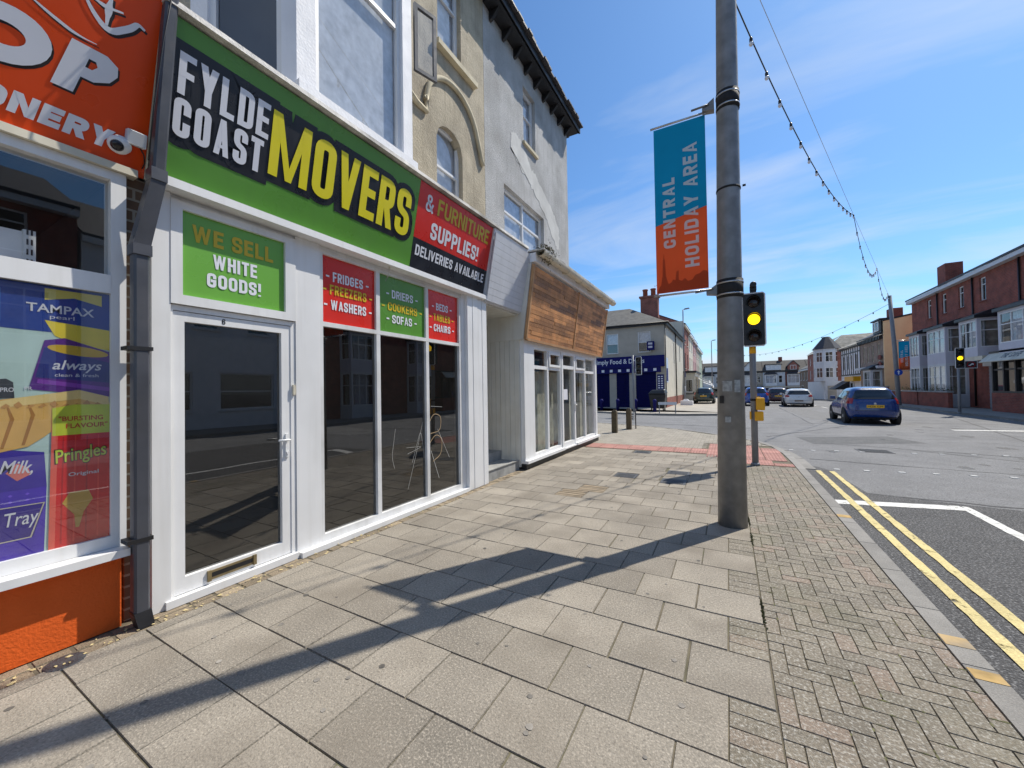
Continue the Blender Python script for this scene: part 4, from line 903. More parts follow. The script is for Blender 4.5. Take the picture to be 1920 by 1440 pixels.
MB().box(-6.5, -3.36, 11.0, 11.1, 0, 2.44).build('end_wall', 'white_paint', grey)
# sloping fascia of reclaimed boards
random.seed(12); b = MB(); nrow = 17; H = 1.385
b2 = MB()
for k in range(nrow):
    v0 = .03+k*(H-.05)/nrow; v1 = v0+(H-.05)/nrow-.004
    for (ua, ub) in ((6.49, 8.93), (8.97, 11.38)):
        u = ua-random.random()*.6
        while u < ub:
            w = random.choice([.5, .7, .9, 1.2]); a0, a1 = max(u, ua), min(u+w-.003, ub)
            if a1-a0 > .02: 
                dk = .40+(.34 if k in (9, 10, 12) or (k in (8, 11) and u > 9.5) else 0)+(.1 if k > 12 else 0)
                b.fb(FP, a0, a1, v0, v1, -.03, random.uniform(0, .006), min(1, max(0, random.gauss(dk, .27))))
            u += w
b.build('board_fascia', 'wood', grey)
b = MB(); b.fb(FP, 6.44, 6.488, 0, H, -.04, .018).fb(FP, 8.932, 8.968, .03, H, -.03, .018).fb(FP, 11.382, 11.43, 0, H, -.04, .018).fb(FP, 6.488, 11.382, -.02, .028, -.04, .02); b.build('fascia_frame', 'wood_edge', grey)
b = MB(); b.hexa([(-4.2, 6.44, 2.445), (-3.33, 6.44, 2.445), (-3.33, 11.4, 2.445), (-4.2, 11.4, 2.445), (-4.2, 6.44, 3.86), (-3.13, 6.44, 3.86), (-3.13, 11.4, 3.86), (-4.2, 11.4, 3.86)]); b.build('fascia_box', 'fluted', grey)
b = MB(); b.box(-3.17, -3.04, 6.44, 11.5, 3.865, 4.03); b.build('gutter_board', 'white_paint', grey)
b = MB(); n_ = 9
for k in range(n_):
    a0, a1 = pi+pi*k/n_, pi+pi*(k+1)/n_
    for r_ in (.092, .086): b.face([(-2.945+r_*cos(a0), 6.44, 4.045+r_*sin(a0)), (-2.945+r_*cos(a1), 6.44, 4.045+r_*sin(a1)), (-2.945+r_*cos(a1), 11.58, 4.045+r_*sin(a1)), (-2.945+r_*cos(a0), 11.58, 4.045+r_*sin(a0))])
b.face([(-2.945+.092*cos(pi+pi*k/n_), 11.58, 4.045+.092*sin(pi+pi*k/n_)) for k in range(n_+1)]); b.build('gutter', 'cream_trim', grey)
for k in range(6):
    b = MB(); b.tube([(-3.04, 6.9+k*.85, 4.03), (-3.03, 6.9+k*.85, 3.97), (-2.97, 6.9+k*.85, 3.943), (-2.9, 6.9+k*.85, 3.955), (-2.852, 6.9+k*.85, 4.03)], .014, 6); b.build('gutter_clip', 'cream_trim', grey)
MB().box(-4.3, -2.87, 6.44, 11.52, 4.055, 4.085).build('flat_roof', 'ledge', grey)
# weeds growing in the gutter
wd = thing('gutter_weed', 'tuft of green and brown weeds growing in the gutter above the wood panels', 'weed', (-2.95, 6.75, 4.06))
for nm, m_, cnt, sd in (('leaves', 'plant', 700, 14), ('dry_stems', 'weed_brown', 300, 15)):
    b = MB(); random.seed(sd)
    for k in range(cnt):
        c = Vector((-2.95+random.gauss(0, .05), 6.75+random.gauss(0, .15), 4.05+random.gauss(.02, .07))); a = random.uniform(0, 2*pi); s = random.uniform(.015, .045)
        d = Vector((cos(a), sin(a), random.uniform(-.9, .7)))*s; e = d.cross(Vector((0, 0, 1))).normalized()*s*.3
        b.face([c-e, c+d*.5+e, c+d*1.4, c+d*.5-e])
    b.build(nm, m_, wd)

# ================================================================== ORANGE CORNER SHOP (left edge)
osh = thing('orange_shop', 'convenience shop with orange painted base at the left edge', 'building', (XF, 0.0, 0))
FO_ = Fr((XF, 0, 0), (0, 1, 0))
MB().fb(FO_, -3.5, .985, 0, .47, -.25, .0).build('base_wall', 'orange_paint', osh)
b = MB(); b.fb(FO_, -3.5, 1.0, .472, .52, -.2, .10); b.build('window_sill', 'upvc', osh)
b = MB(); b.fb(FO_, .935, 1.01, .522, 2.98, -.12, .0).fb(FO_, -3.5, .935, .522, .60, -.12, 0).fb(FO_, -3.5, .935, 2.17, 2.29, -.12, .004).fb(FO_, -3.5, .935, 2.92, 2.98, -.12, 0)
b.fb(FO_, -.62, -.55, .60, 2.17, -.12, -.004).fb(FO_, -.62, -.55, 2.29, 2.92, -.12, -.004)
fo = b.build('shop_window', 'upvc', osh)
for a, c in ((-.56, .945), (-3.4, -.61)):
    MB().fq(FO_, a, c, .59, 2.18, -.015).build('pane', 'glass_poster', fo); MB().fq(FO_, a, c, 2.28, 2.93, -.05).build('pane', 'glass_mid', fo)
b = MB(); b.fb(FO_, 1.012, 1.128, 0, 3.0, -.3, -.05); b.build('brick_pier', 'brick_brown', osh)
b = MB(); b.fb(FO_, -3.5, 1.06, 2.982, 3.03, -.3, .03); b.build('fascia_trim', 'cream_trim', osh)
b = MB(); b.fb(FU, -3.5, 1.055, 3.95, 9.6, -.3, 0); b.build('wall', 'brick_brown', osh)
b = MB(); b.hexa([(-4.3, -3.5, 3.031), (-3.56, -3.5, 3.031), (-3.56, 1.05, 3.031), (-4.3, 1.05, 3.031), (-4.3, -3.5, 4.25), (-3.22, -3.5, 4.25), (-3.22, 1.05, 4.25), (-4.3, 1.05, 4.25)]); b.build('fascia_box', 'fluted', osh)
b = MB(); b.box(-6.5, -6.4, -3.4, .95, 0, 3).box(-6.4, -3.7, .96, 1.0, 0, 3).box(-6.4, -3.7, -3.4, .95, 0, .05).box(-6.4, -3.7, -3.4, .95, 2.93, 2.98); b.build('interior', 'room_black', osh)
# shelf end seen through the top light
sh = thing('shop_shelf', 'white slotted shelf end seen through the upper window', 'shelf', (-3.66, .2, 2.2))
MB().box(-3.70, -3.68, -.5, .60, 2.16, 2.50).build('back_panel', 'white_paint', sh)
b = MB(); b.box(-3.70, -3.66, .60, .65, 2.1, 2.51); b.build('upright', 'upvc', sh)
b = MB()
for k in range(6): b.box(-3.6597, -3.6585, .613, .621, 2.18+k*.06, 2.215+k*.06).box(-3.6597, -3.6585, .63, .638, 2.18+k*.06, 2.215+k*.06)
b.build('slot', 'black', sh)
b = MB(); b.lathe((-3.66, .45, 2.502), (0, 0, 1), [(.012, 0), (.03, .01), (.034, .03), (.02, .05), (.012, .06), (.01, .09)], 12); tag(b.build('bottle', mat('blue_plastic', S(30, 110, 220), .3)), 'small blue bottle on top of the window shelf', 'bottle')
# window poster: groceries printed on film behind the glass
FP2 = Fr((-3.528, 0, 0), (0, 1, 0))
po = thing('window_poster', 'printed grocery poster filling the lower shop window', 'poster', (-3.56, .2, .6))
MB().fb(FP2, -.52, .935, .60, 2.165, -.004, .0).build('backing', mat('poster_mint', S(196, 222, 214), .5, .12, 2), po)
def pp(name, pts, col, d):
    m = mat('print_'+name, tuple(min(.85, c*1.15) for c in col), .5, .12, 5); b = MB(); b.poly(FP2, pts, d); return b.build(name, m, po)
pp('blue_box', [(.42, 1.9), (.45, 2.165), (.935, 2.165), (.935, 1.86), (.7, 1.89)], S(22, 58, 140), .001)
pp('yellow_flash', [(.66, 1.96), (.935, 1.93), (.935, 1.80), (.80, 1.82), (.70, 1.87)], S(222, 200, 60), .0016)
pp('yellow_flash', [(.66, 2.08), (.66, 2.15), (.9, 2.15), (.9, 2.08), (.78, 2.11)], S(205, 190, 90), .0016)
pp('purple_pack', [(.60, 1.55), (.66, 1.84), (.74, 1.86), (.935, 1.79), (.935, 1.5)], S(86, 28, 130), .0022)
pp('purple_pack', [(.625, 1.62), (.66, 1.80), (.935, 1.72), (.935, 1.59)], S(30, 44, 120), .0026)
e = [(.80+.13*cos(t*2*pi/24), 1.785+.03*sin(t*2*pi/24)-.12*(.13*cos(t*2*pi/24))) for t in range(24)]
pp('gold_lid', e, S(200, 165, 40), .003)
br_ = [(-.1, 1.12), (-.1, 1.40), (.2, 1.45), (.55, 1.50), (.80, 1.545), (.93, 1.5), (.935, 1.38), (.75, 1.36), (.66, 1.27), (.60, 1.22), (.5, 1.2), (.3, 1.1)]
pp('loaf', br_, S(214, 170, 92), .0034)
for k in range(6):
    u = .2+k*.075; pp('loaf_slice', [(u, 1.17+k*.012), (u+.012, 1.17+k*.012), (u+.05, 1.30+k*.02), (u+.03, 1.40+k*.012), (u+.022, 1.40+k*.012), (u+.034, 1.3+k*.02)], S(168, 116, 48), .0038)
pp('loaf_crust', [(.55, 1.50), (.80, 1.545), (.93, 1.5), (.935, 1.44), (.8, 1.49), (.6, 1.46), (.3, 1.42)], S(232, 198, 130), .0042)
pp('choc_pack', [(.2, 1.03), (.2, 1.2), (.5, 1.215), (.66, 1.18), (.67, .98), (.45, .98)], S(58, 40, 150), .0022)
pp('choc_box', [(-.2, .60), (-.2, 1.0), (.45, 1.0), (.67, .985), (.66, .60)], S(70, 44, 170), .0015)
pp('choc_label', [(.1, .70), (.1, .895), (.665, .885), (.62, .70)], S(44, 24, 128), .002)
b = MB(); stroke(b, FP2, [(.1, .70), (.61, .70), (.66, .885), (.1, .895)], .006, .0028); b.build('gold_border', 'cream_trim', po)
pp('crisp_tube', [(.675, .60), (.69, 1.435), (.78, 1.455), (.935, 1.45), (.935, .60)], S(206, 28, 30), .0046)
pp('tube_shade', [(.675, .60), (.69, 1.435), (.715, 1.44), (.70, .60)], S(232, 96, 80), .005)
pp('lime_lid', [(.69, 1.27), (.69, 1.435), (.78, 1.455), (.935, 1.45), (.935, 1.27)], S(196, 206, 60), .0052)
pp('crisp_stack', [(.73, .86), (.76, .92), (.84, .92), (.86, .86), (.82, .79), (.80, .70), (.785, .70), (.78, .78)], S(190, 150, 60), .0054)
b = MB(); ftext(b, FP2, .59, .865, 2.005, 2.055, 'TAMPAX', .0034, .015); ftext(b, FP2, .68, .78, 1.965, 1.995, 'pearl', .0034); ftext(b, FP2, .69, .90, 1.65, 1.725, 'always', .0034, .012, .25); ftext(b, FP2, .70, .885, 1.625, 1.645, 'clean & fresh', .0034); 
ftext(b, FP2, .50, .62, 1.06, 1.145, 'Milk,', .0034, .012, .2, rot=-.12); ftext(b, FP2, .46, .64, .755, .855, 'k Tray', .0034, .004, .2); ftext(b, FP2, .755, .885, 1.01, 1.04, 'Original', .0062, .01)
b.build('lettering', 'white_vinyl', po)
b = MB(); ftext(b, FP2, .715, .905, 1.355, 1.385, '"BURSTING', .0062, .012); ftext(b, FP2, .745, .925, 1.31, 1.34, 'FLAVOUR"', .0062, .012); b.build('lettering', mat('print_red_text', S(200, 40, 36), .5), po)
b = MB(); ftext(b, FP2, .695, .925, 1.085, 1.20, 'Pringles', .0060, .04, .15, rot=.12); b.build('lettering', 'shadow_black', po)
b = MB(); ftext(b, FP2, .70, .92, 1.09, 1.195, 'Pringles', .0066, .01, .15, rot=.12); b.build('lettering', mat('print_lime_text', S(200, 215, 70), .5), po)
random.seed(3)
for k in range(9):
    u = .5+.045*k; pp('loaf_seed', [(u, 1.45+.012*sin(k*2)), (u+.02, 1.47+.012*sin(k*2)), (u+.035, 1.455), (u+.015, 1.44)], S(190, 140, 76), .0044)
pp('choc_heart', [(.52, 1.08), (.56, 1.13), (.60, 1.10), (.61, 1.06), (.56, 1.03)], S(214, 120, 110), .0026)
pp('box_spot', [(.3, .64), (.36, .66), (.42, .64), (.36, .62)], S(120, 90, 210), .0026)
for k in range(16):
    u, v = .16+.036*(k % 8)*1.7, .915+.035*(k//8); pp('box_spot', [(u, v), (u+.009, v+.008), (u+.018, v), (u+.009, v-.008)], S(112, 80, 205), .0021)
pp('pack_band', [(.63, 1.585), (.935, 1.535), (.935, 1.56), (.635, 1.61)], S(130, 60, 170), .003)
pp('box_edge', [(.45, 2.1), (.50, 2.12), (.50, 1.93), (.46, 1.92)], S(60, 110, 190), .0024)
for k in range(4): pp('tube_gleam', [(.72+.052*k, .62), (.728+.052*k, .62), (.738+.05*k, 1.26), (.732+.05*k, 1.26)], S(222, 60, 50) if k % 2 else S(176, 18, 26), .0050)
pp('jar_lid', [(.45, 1.60), (.52, 1.61), (.545, 1.59), (.55, 1.50), (.45, 1.5)], S(40, 42, 46), .0024)
b = MB(); ftext(b, FP2, .50, .548, 1.535, 1.56, 'PRO', .003, .012); ftext(b, FP2, .585, .615, 1.545, 1.565, 'PR', .003, .012); b.build('lettering', 'white_vinyl', po)
# orange sign board
FL2 = Fr((-3.52, 0, 3.03), (0, 1, 0), (.34, 0, 1.2))
osn = thing('shop_sign', 'orange sign board with white letters OP over a smaller line ending NERY', 'sign', (-3.52, 1, 3.03))
MB().fb(FL2, -3.4, 1.105, -.02, 1.245, -.02, .003).build('board', 'orange_sign', osn)
MB().fb(FL2, 1.1065, 1.118, -.02, 1.245, -.03, .008).build('edge_trim', 'cream_trim', osn)
def sheared(k):
    return Fr(FL2.o, FL2.u, FL2.v)
class Sh:
    def __init__(s, F, k): s.F = F; s.k = k
    def p(s, u, v, d=0): return s.F.p(u+v*s.k, v, d)
FI = Sh(FL2, .24)
for dm, off, m_ in ((.0036, (.012, -.012), 'shadow_black'), (.0062, (0, 0), 'white_vinyl')):
    b = MB(); ou, ov = off
    ell = [(.37+ou+.125*cos(t*2*pi/28)*1.0, .47+ov+.105*sin(t*2*pi/28)) for t in range(28)]
    stroke(b, FI, ell, .092, dm, True)
    ou -= .045; P_ = [(.625+ou, .33+ov), (.625+ou, .62+ov), (.775+ou, .62+ov), (.835+ou, .585+ov), (.85+ou, .53+ov), (.83+ou, .475+ov), (.77+ou, .435+ov), (.715+ou, .435+ov), (.715+ou, .33+ov)]
    hole = [(.715+ou, .50+ov), (.715+ou, .555+ov), (.745+ou, .555+ov), (.76+ou, .528+ov), (.745+ou, .50+ov)]
    # P as pieces round its counter
    b.face([FI.p(*q, dm) for q in (P_[0], (P_[8][0], P_[8][1]), (P_[8][0], .62+ov), P_[1])])
    b.face([FI.p(*q, dm) for q in ((.715+ou, .555+ov), (.745+ou, .555+ov), (.775+ou, .62+ov), (.715+ou, .62+ov))]); b.face([FI.p(*q, dm) for q in ((.745+ou, .555+ov), (.76+ou, .528+ov), (.85+ou, .53+ov), (.835+ou, .585+ov), (.775+ou, .62+ov))])
    b.face([FI.p(*q, dm) for q in ((.76+ou, .528+ov), (.745+ou, .50+ov), (.77+ou, .435+ov), (.83+ou, .475+ov), (.85+ou, .53+ov))]); b.face([FI.p(*q, dm) for q in ((.745+ou, .50+ov), (.715+ou, .50+ov), (.715+ou, .435+ov), (.77+ou, .435+ov))])
    if True:
        ou += .045
        def brush(pts, w0, w1, sd=0):
            pts = arcp(pts, .2, seg=6); n = len(pts)
            for i in range(n-1):
                pass
            Lf, Rt = [], []
            for i, q in enumerate(pts):
                d = (pts[min(i+1, n-1)]-pts[max(i-1, 0)]).normalized(); nn = Vector((-d.y, d.x)); w = w0+(w1-w0)*sin(pi*i/(n-1)); Lf.append(q+nn*w/2); Rt.append(q-nn*w/2)
            for i in range(n-1): b.face([FL2.p(*Rt[i], dm+sd*.0004), FL2.p(*Rt[i+1], dm+sd*.0004), FL2.p(*Lf[i+1], dm+sd*.0004), FL2.p(*Lf[i], dm+sd*.0004)])
        brush([(.52+ou, .74+ov), (.62+ou, .69+ov), (.74+ou, .65+ov), (.83+ou, .655+ov)], .004, .018)
        brush([(.74+ou, .93+ov), (.80+ou, .82+ov), (.875+ou, .755+ov), (.97+ou, .85+ov), (1.0+ou, .9+ov), (1.035+ou, .885+ov)], .014, .034, 1)
        brush([(.875+ou, .96+ov), (.865+ou, .88+ov), (.862+ou, .79+ov)], .012, .034, 2)
        brush([(.79+ou, .90+ov), (.85+ou, .885+ov), (.93+ou, .91+ov)], .01, .022, 3)
    b.build('lettering', m_, osn)
b = MB(); word(b, Sh(FL2, .2), .385, .905, .085, .205, 'ONERY', .034, .0062, gap=.35); b.build('lettering', 'white_vinyl', osn)

# dome camera on the orange sign
cp = FL2.p(.972, .14, .0); cn = FL2.n; dn = (cn*.8+Vector((0, -.45, -.35))).normalized()
ca = thing('security_camera', 'white dome security camera fixed to the orange sign corner', 'camera', tuple(cp))
MB().lathe(cp+cn*.004, cn, [(.055, 0), (.055, .02), (.04, .03)], 20).build('base', 'upvc', ca)
MB().lathe(cp+cn*.02, dn, [(.03, -.01), (.052, .015), (.056, .04), (.05, .066), (.034, .078)], 22).build('housing', 'upvc', ca)
MB().lathe(cp+cn*.02, dn, [(.034, .079), (.03, .088), (.016, .095), (.003, .097)], 20).build('lens', mat('camera_lens', (.01, .008, .012), .08), ca)
b = MB(); b.fb(FL2, .99, 1.09, .165, .255, .004, .05); tag(b.build('junction_box', 'pale_grey', bevel=.004), 'small grey junction box on the orange sign beside the camera', 'junction box')
b = MB(); b.tube([FL2.p(1.06, .176, .02), FL2.p(1.09, .13, .02), FL2.p(1.1, .08, .012), FL2.p(1.09, .04, .01)], .004, 6); b.tube([FL2.p(.97, -.03, 0), FL2.p(1.01, -.12, -.02), FL2.p(1.06, -.16, -.04)], .004, 6); tag(b.build('cable', 'black'), 'thin black cable running from the junction box', 'cable')
# cast iron drainpipe with hopper offset
dp = thing('drainpipe', 'square black drainpipe between the orange shop and the green sign', 'drainpipe', (-3.4, 1.06, 0))
FD = Fr((-3.38, 1.015, 0), (0, 1, 0))
MB().box(-3.44, -3.355, 1.006, 1.086, .06, 2.56).build('pipe', 'pipe', dp, bevel=.012)
b = MB(); b.hexa([(-3.445, 1.002, 2.5), (-3.35, 1.002, 2.5), (-3.35, 1.09, 2.5), (-3.445, 1.09, 2.5), (-3.385, 1.075, 2.95), (-3.295, 1.075, 2.95), (-3.295, 1.155, 2.95), (-3.385, 1.155, 2.95)]); b.box(-3.45, -3.345, .998, 1.095, 2.43, 2.502).build('offset_bend', 'pipe', dp)
MB().hexa([(-3.38, 1.08, 2.94), (-3.30, 1.08, 2.94), (-3.30, 1.15, 2.94), (-3.38, 1.15, 2.94), (-3.23, 1.11, 4.24), (-3.15, 1.11, 4.24), (-3.15, 1.18, 4.24), (-3.23, 1.18, 4.24)]).build('pipe', 'pipe', dp, bevel=.012)
MB().box(-3.39, -3.29, 1.072, 1.158, 2.94, 3.02).box(-3.27, -3.155, 1.075, 1.19, 4.2, 4.4).build('collar', 'pipe', dp)
for z in (1.80, .55): MB().box(-3.46, -3.35, .97, 1.10, z, z+.025).build('bracket', 'black', dp)
MB().hexa([(-3.42, 1.02, .0), (-3.33, 1.02, .0), (-3.33, 1.10, .0), (-3.42, 1.10, .0), (-3.44, 1.003, .1), (-3.352, 1.003, .1), (-3.352, 1.09, .1), (-3.44, 1.09, .1)]).build('shoe', 'black', dp)
b = MB(); b.tube([(-3.165, 1.1, 4.3), (-3.158, 1.13, 4.1), (-3.16, 1.09, 3.8), (-3.26, 1.075, 3.4), (-3.3, 1.06, 3.05)], .005, 6).tube([(-3.2, 1.2, 4.12), (-3.3, 2.2, 4.09), (-3.3, 3, 4.095)], .004, 5); tag(b.build('cable', 'black'), 'thin black cable looped down the drainpipe', 'cable')
b = MB(); b.tube([(-3.42, 3.25, 2.98), (-3.42, 3.235, 2.85), (-3.43, 3.2, 2.78), (-3.43, 3.24, 2.86), (-3.42, 3.27, 2.98)], .0025, 5); tag(b.build('cable', 'cream_trim'), 'loose pale wire loop hanging under the green sign', 'cable')
# ================================================================== POLES, SIGNALS, BOLLARDS
FBn = Fr((0, 4.86, 0), (1, 0, 0))                       # plane facing the camera (-y)
pole = thing('street_pole', 'tall galvanised steel pole on the near pavement carrying a banner', 'pole', (.01, 4.86, 0))
MB().tube([(.01, 4.86, -.05), (.035, 4.86, 2.6), (.07, 4.86, 5.8), (.10, 4.86, 8.6)], .143, 24, .078).build('shaft', 'galv', pole)
for z in (2.56, 4.62):
    r_ = .143-(.065)*z/8.6+.004; cx_ = .01+.011*z
    MB().tube([(cx_-.0006, 4.86, z-.10), (cx_+.0006, 4.86, z+.10)], r_+.002, 24).build('clamp', 'rubber', pole)
    MB().tube([(cx_, 4.86, z-.07), (cx_, 4.86, z-.055)], r_+.006, 24).tube([(cx_, 4.86, z+.055), (cx_, 4.86, z+.07)], r_+.006, 24).build('steel_band', 'steel', pole)
MB().tube([(.047, 4.86, 3.64), (.047, 4.86, 3.66)], .120, 24).lathe((.18, 4.82, 3.65), (1, 0, 0), [(.012, 0), (.012, .03)], 8).build('cable_tie', 'rubber', pole)
stk = mat('sticker_residue', (.4, .41, .4), .8, .3, 30, dirt=.6)
def curved_patch(z0, z1, a0, a1, m_, dr=.002):
    b = MB(); n = 6
    for i in range(n):
        q = [a0+(a1-a0)*i/n, a0+(a1-a0)*(i+1)/n]; r0, r1 = .143-.065*z0/8.6+dr+.003, .143-.065*z1/8.6+dr+.003
        b.face([(.01+.011*z0+r0*cos(q[0]), 4.86+r0*sin(q[0]), z0), (.01+.011*z0+r0*cos(q[1]), 4.86+r0*sin(q[1]), z0), (.01+.011*z1+r1*cos(q[1]), 4.86+r1*sin(q[1]), z1), (.01+.011*z1+r1*cos(q[0]), 4.86+r1*sin(q[0]), z1)])
    return b.build('sticker_residue', m_, pole)
curved_patch(1.45, 1.56, -2.2, -1.5, stk); curved_patch(1.44, 1.57, -1.35, -.9, stk); curved_patch(1.12, 1.18, -2.0, -1.6, stk); curved_patch(1.32, 1.40, -2.5, -2.1, 'black')
# banner
ban = thing('street_banner', 'large teal and orange banner reading CENTRAL HOLIDAY AREA on the near pole', 'banner', (-.1, 4.86, 2.6))
def banner(ban, Fb, x0, x1, z0, z1, big=True):
    zs0, zs1 = z0+(z1-z0)*.41, z0+(z1-z0)*.475
    def slab_(pts): 
        b = MB(); b.poly(Fb, pts, -.0015, .0015); return b
    slab_([(x0, zs0), (x1, zs1), (x1, z1), (x0, z1)]).build('upper_cloth', 'teal_cloth', ban)
    slab_([(x0, z0), (x1, z0), (x1, zs1), (x0, zs0)]).build('lower_cloth', 'orange_cloth', ban)
    w, h = x1-x0, z1-z0
    sil = [(0, 0), (.06, .04), (.09, .05), (.12, .10), (.135, .20), (.145, .205), (.15, .235), (.16, .235), (.165, .205), (.175, .20), (.19, .10), (.24, .05), (.3, .06), (.33, .075), (.38, .07), (.4, .12), (.44, .125), (.44, .07), (.5, .06), (.56, .075), (.62, .055), (.7, .06), (.76, .085), (.84, .09), (.9, .105), (.97, .10), (1, .085), (1, 0)]
    b = MB()
    # skyline print as strips between the base line and its outline
    for i in range(len(sil)-1):
        (a, ha), (c, hc) = sil[i], sil[i+1]
        if c-a < .002: continue
        P = [(x0+a*w, z0+.002), (x0+c*w, z0+.002), (x0+c*w, z0+hc*h), (x0+a*w, z0+ha*h)]
        if (ha or hc): b.face([Fb.p(u, v, .003) for u, v in (P if ha and hc else ([P[0], P[1], P[2]] if hc else [P[0], P[1], P[3]]))])
    b.build('skyline_print', 'dark_orange_cloth', ban)
    # lettering runs up the banner
    Fr_ = Fr(Fb.p(x0, z0), Fb.v, -Fb.u)                  # u upwards, v to the left
    b = MB(); word(b, Fr_, .265*h, .685*h, -.40*w, -.16*w, 'CENTRAL', .032 if big else .035, .004, gap=.85, rnd=.9); word(b, Fr_, .135*h, .86*h, -.84*w, -.57*w, 'HOLIDAY AREA', .032 if big else .035, .004, gap=.85, rnd=.9); b.build('lettering', 'white_cloth', ban)
banner(ban, FBn, -.715, -.165, 2.61, 4.565)
for z in (2.585, 4.59): MB().tube([(-.75, 4.86, z), (-.10, 4.86, z)], .012, 8).build('banner_arm', 'steel', ban)
for z in (2.56, 4.62): MB().hexa([(-.19, 4.82, z-.03), (-.07, 4.82, z-.05), (-.07, 4.90, z-.05), (-.19, 4.90, z-.03), (-.19, 4.82, z+.0), (-.07, 4.82, z+.08), (-.07, 4.90, z+.08), (-.19, 4.90, z+.0)]).tube([(-.30, 4.80, z+.0), (-.12, 4.82, z+.02)], .012, 6).build('bracket', 'galv', ban)
def signal(loc, rot, label, pole_h=3.3, hx=-.0, zb=2.25, camera_top=False, button=False, turn=False, amber=True, w=.34):
    """three-lens traffic signal; local +(-y) faces the viewer"""
    t = thing('traffic_signal', label, 'traffic light', (0, 0, 0), 'traffic signals at the junction')
    F = Fr((0, 0, 0), (1, 0, 0)); h = 1.02; z0 = zb; z1 = zb+h; x0, x1 = hx-w/2, hx+w/2
    MB().tube([(0, 0, -.02), (0, 0, pole_h)], .056, 16).build('pole', 'grey_post', t)
    MB().lathe((0, 0, 0), (0, 0, 1), [(.075, 0), (.075, .03), (.057, .05)], 16).build('pole_collar', 'grey_post', t)
    b = MB(); bev = .04
    out_ = [(x0+bev, z0), (x1-bev, z0), (x1, z0+bev), (x1, z1-bev), (x1-bev, z1), (x0+bev, z1), (x0, z1-bev), (x0, z0+bev)]
    b.poly(F, out_, .06, .085); b.build('backing_board', 'upvc', t)
    i_ = .022; out2 = [(x0+bev, z0+i_), (x1-bev, z0+i_), (x1-i_, z0+bev), (x1-i_, z1-bev), (x1-bev, z1-i_), (x0+bev, z1-i_), (x0+i_, z1-bev), (x0+i_, z0+bev)]
    MB().poly(F, out2, .08, .0885).build('face', 'black', t)
    b = MB()
    MB().fb(F, hx-.13, hx+.13, z0+.04, z1-.04, -.1, .06).build('housing', 'black', t)
    for k, zc in enumerate((z1-.19, z0+h/2, z0+.19)):
        hd = MB(); n = 18
        for q in range(n):     # visor: open-bottomed tube
            a0, a1 = -.35*pi/2+(pi+.35*pi)*q/n, -.35*pi/2+(pi+.35*pi)*(q+1)/n
            for rr in (.118, .112):
                hd.face([F.p(hx+rr*cos(a0), zc+rr*sin(a0), .089), F.p(hx+rr*cos(a1), zc+rr*sin(a1), .089), F.p(hx+rr*cos(a1), zc+rr*sin(a1), .12+.12*max(0, sin(a1))), F.p(hx+rr*cos(a0), zc+rr*sin(a0), .12+.12*max(0, sin(a0)))])
        hd.build('visor', 'black', t)
        on = amber and k == 1
        MB().lathe(F.p(hx, zc, .089), F.n, [(.10, 0), (.09, .012), (.05, .024), (.01, .028)], 20).build('lamp', 'amber_on' if on else 'lens_off', t)
    if camera_top:
        MB().fb(F, hx-.05, hx+.05, z1+.0, z1+.04, 0, .08).lathe((hx, -.07, z1+.14), (0, -1, 0), [(.05, -.06), (.055, .0), (.055, .09), (.045, .10)], 14).fb(F, hx-.055, hx+.055, z1+.04, z1+.12, .01, .1).build('detector', 'black', t)
        MB().tube([(0, 0, z0-.13), (0, 0, z0-.005)], .0585, 16).build('yellow_band', 'yellow_box', t)
    if button:
        for zb_, dxx, s_ in ((1.16, .10, .20), (.93, .075, .15)):
            MB().box(dxx-.07, dxx+.07, -.12, .09, zb_-s_*.55, zb_+s_*.6).build('push_button_box', 'yellow_box', t, bevel=.012)
        MB().fb(F, -.075, -.05, .93-.06, .93+.09, -.02, .08).build('push_button_box', 'yellow_box', t)
        MB().tube([(0, 0, 1.22), (0, 0, 1.26)], .060, 16).build('cable_tie', 'rubber', t)
    if turn:
        F2 = F; xa = x1-.01
        MB().fb(F2, xa, xa+.42, z0, z0+.37, .06, .083).build('turn_sign', 'upvc', t); MB().fb(F2, xa+.005, xa+.40, z0+.022, z0+.348, .083, .0885).build('turn_sign_face', 'black', t)
        b = MB(); cc = (xa+.205, z0+.185); ring = [(cc[0]+.13*cos(q*2*pi/24), cc[1]+.13*sin(q*2*pi/24)) for q in range(24)]
        stroke(b, F2, ring, .03, .0895, True); stroke(b, F2, [(cc[0]-.09, cc[1]-.09), (cc[0]+.09, cc[1]+.09)], .03, .0899); b.build('turn_sign_ring', 'tail_red', t)
        b = MB(); b.poly(F2, [(cc[0]-.10, cc[1]-.055), (cc[0]-.03, cc[1]-.005), (cc[0]+.03, cc[1]+.06), (cc[0]+.09, cc[1]+.03), (cc[0]+.08, cc[1]-.02), (cc[0]+.03, cc[1]-.0), (cc[0]-.02, cc[1]-.06)], .0904); b.build('turn_arrow', 'white_vinyl', t)
    t.location = loc; t.rotation_euler = (0, 0, rot)
    return t
signal((.42, 8.71, 0), 0, 'traffic signal with lit amber just behind the near steel pole', 3.26, .03, 2.25, True, True, w=.385)
signal((9.92, 27.4, 0), radians(0), 'traffic signal with no-turn sign beside it on the far right kerb', 3.1, .04, 2.2, turn=True)
signal((-4.66, 22.4, 0), radians(-12), 'unlit traffic signal across the side road before the navy shop', 3.35, .36, 2.22, amber=False)
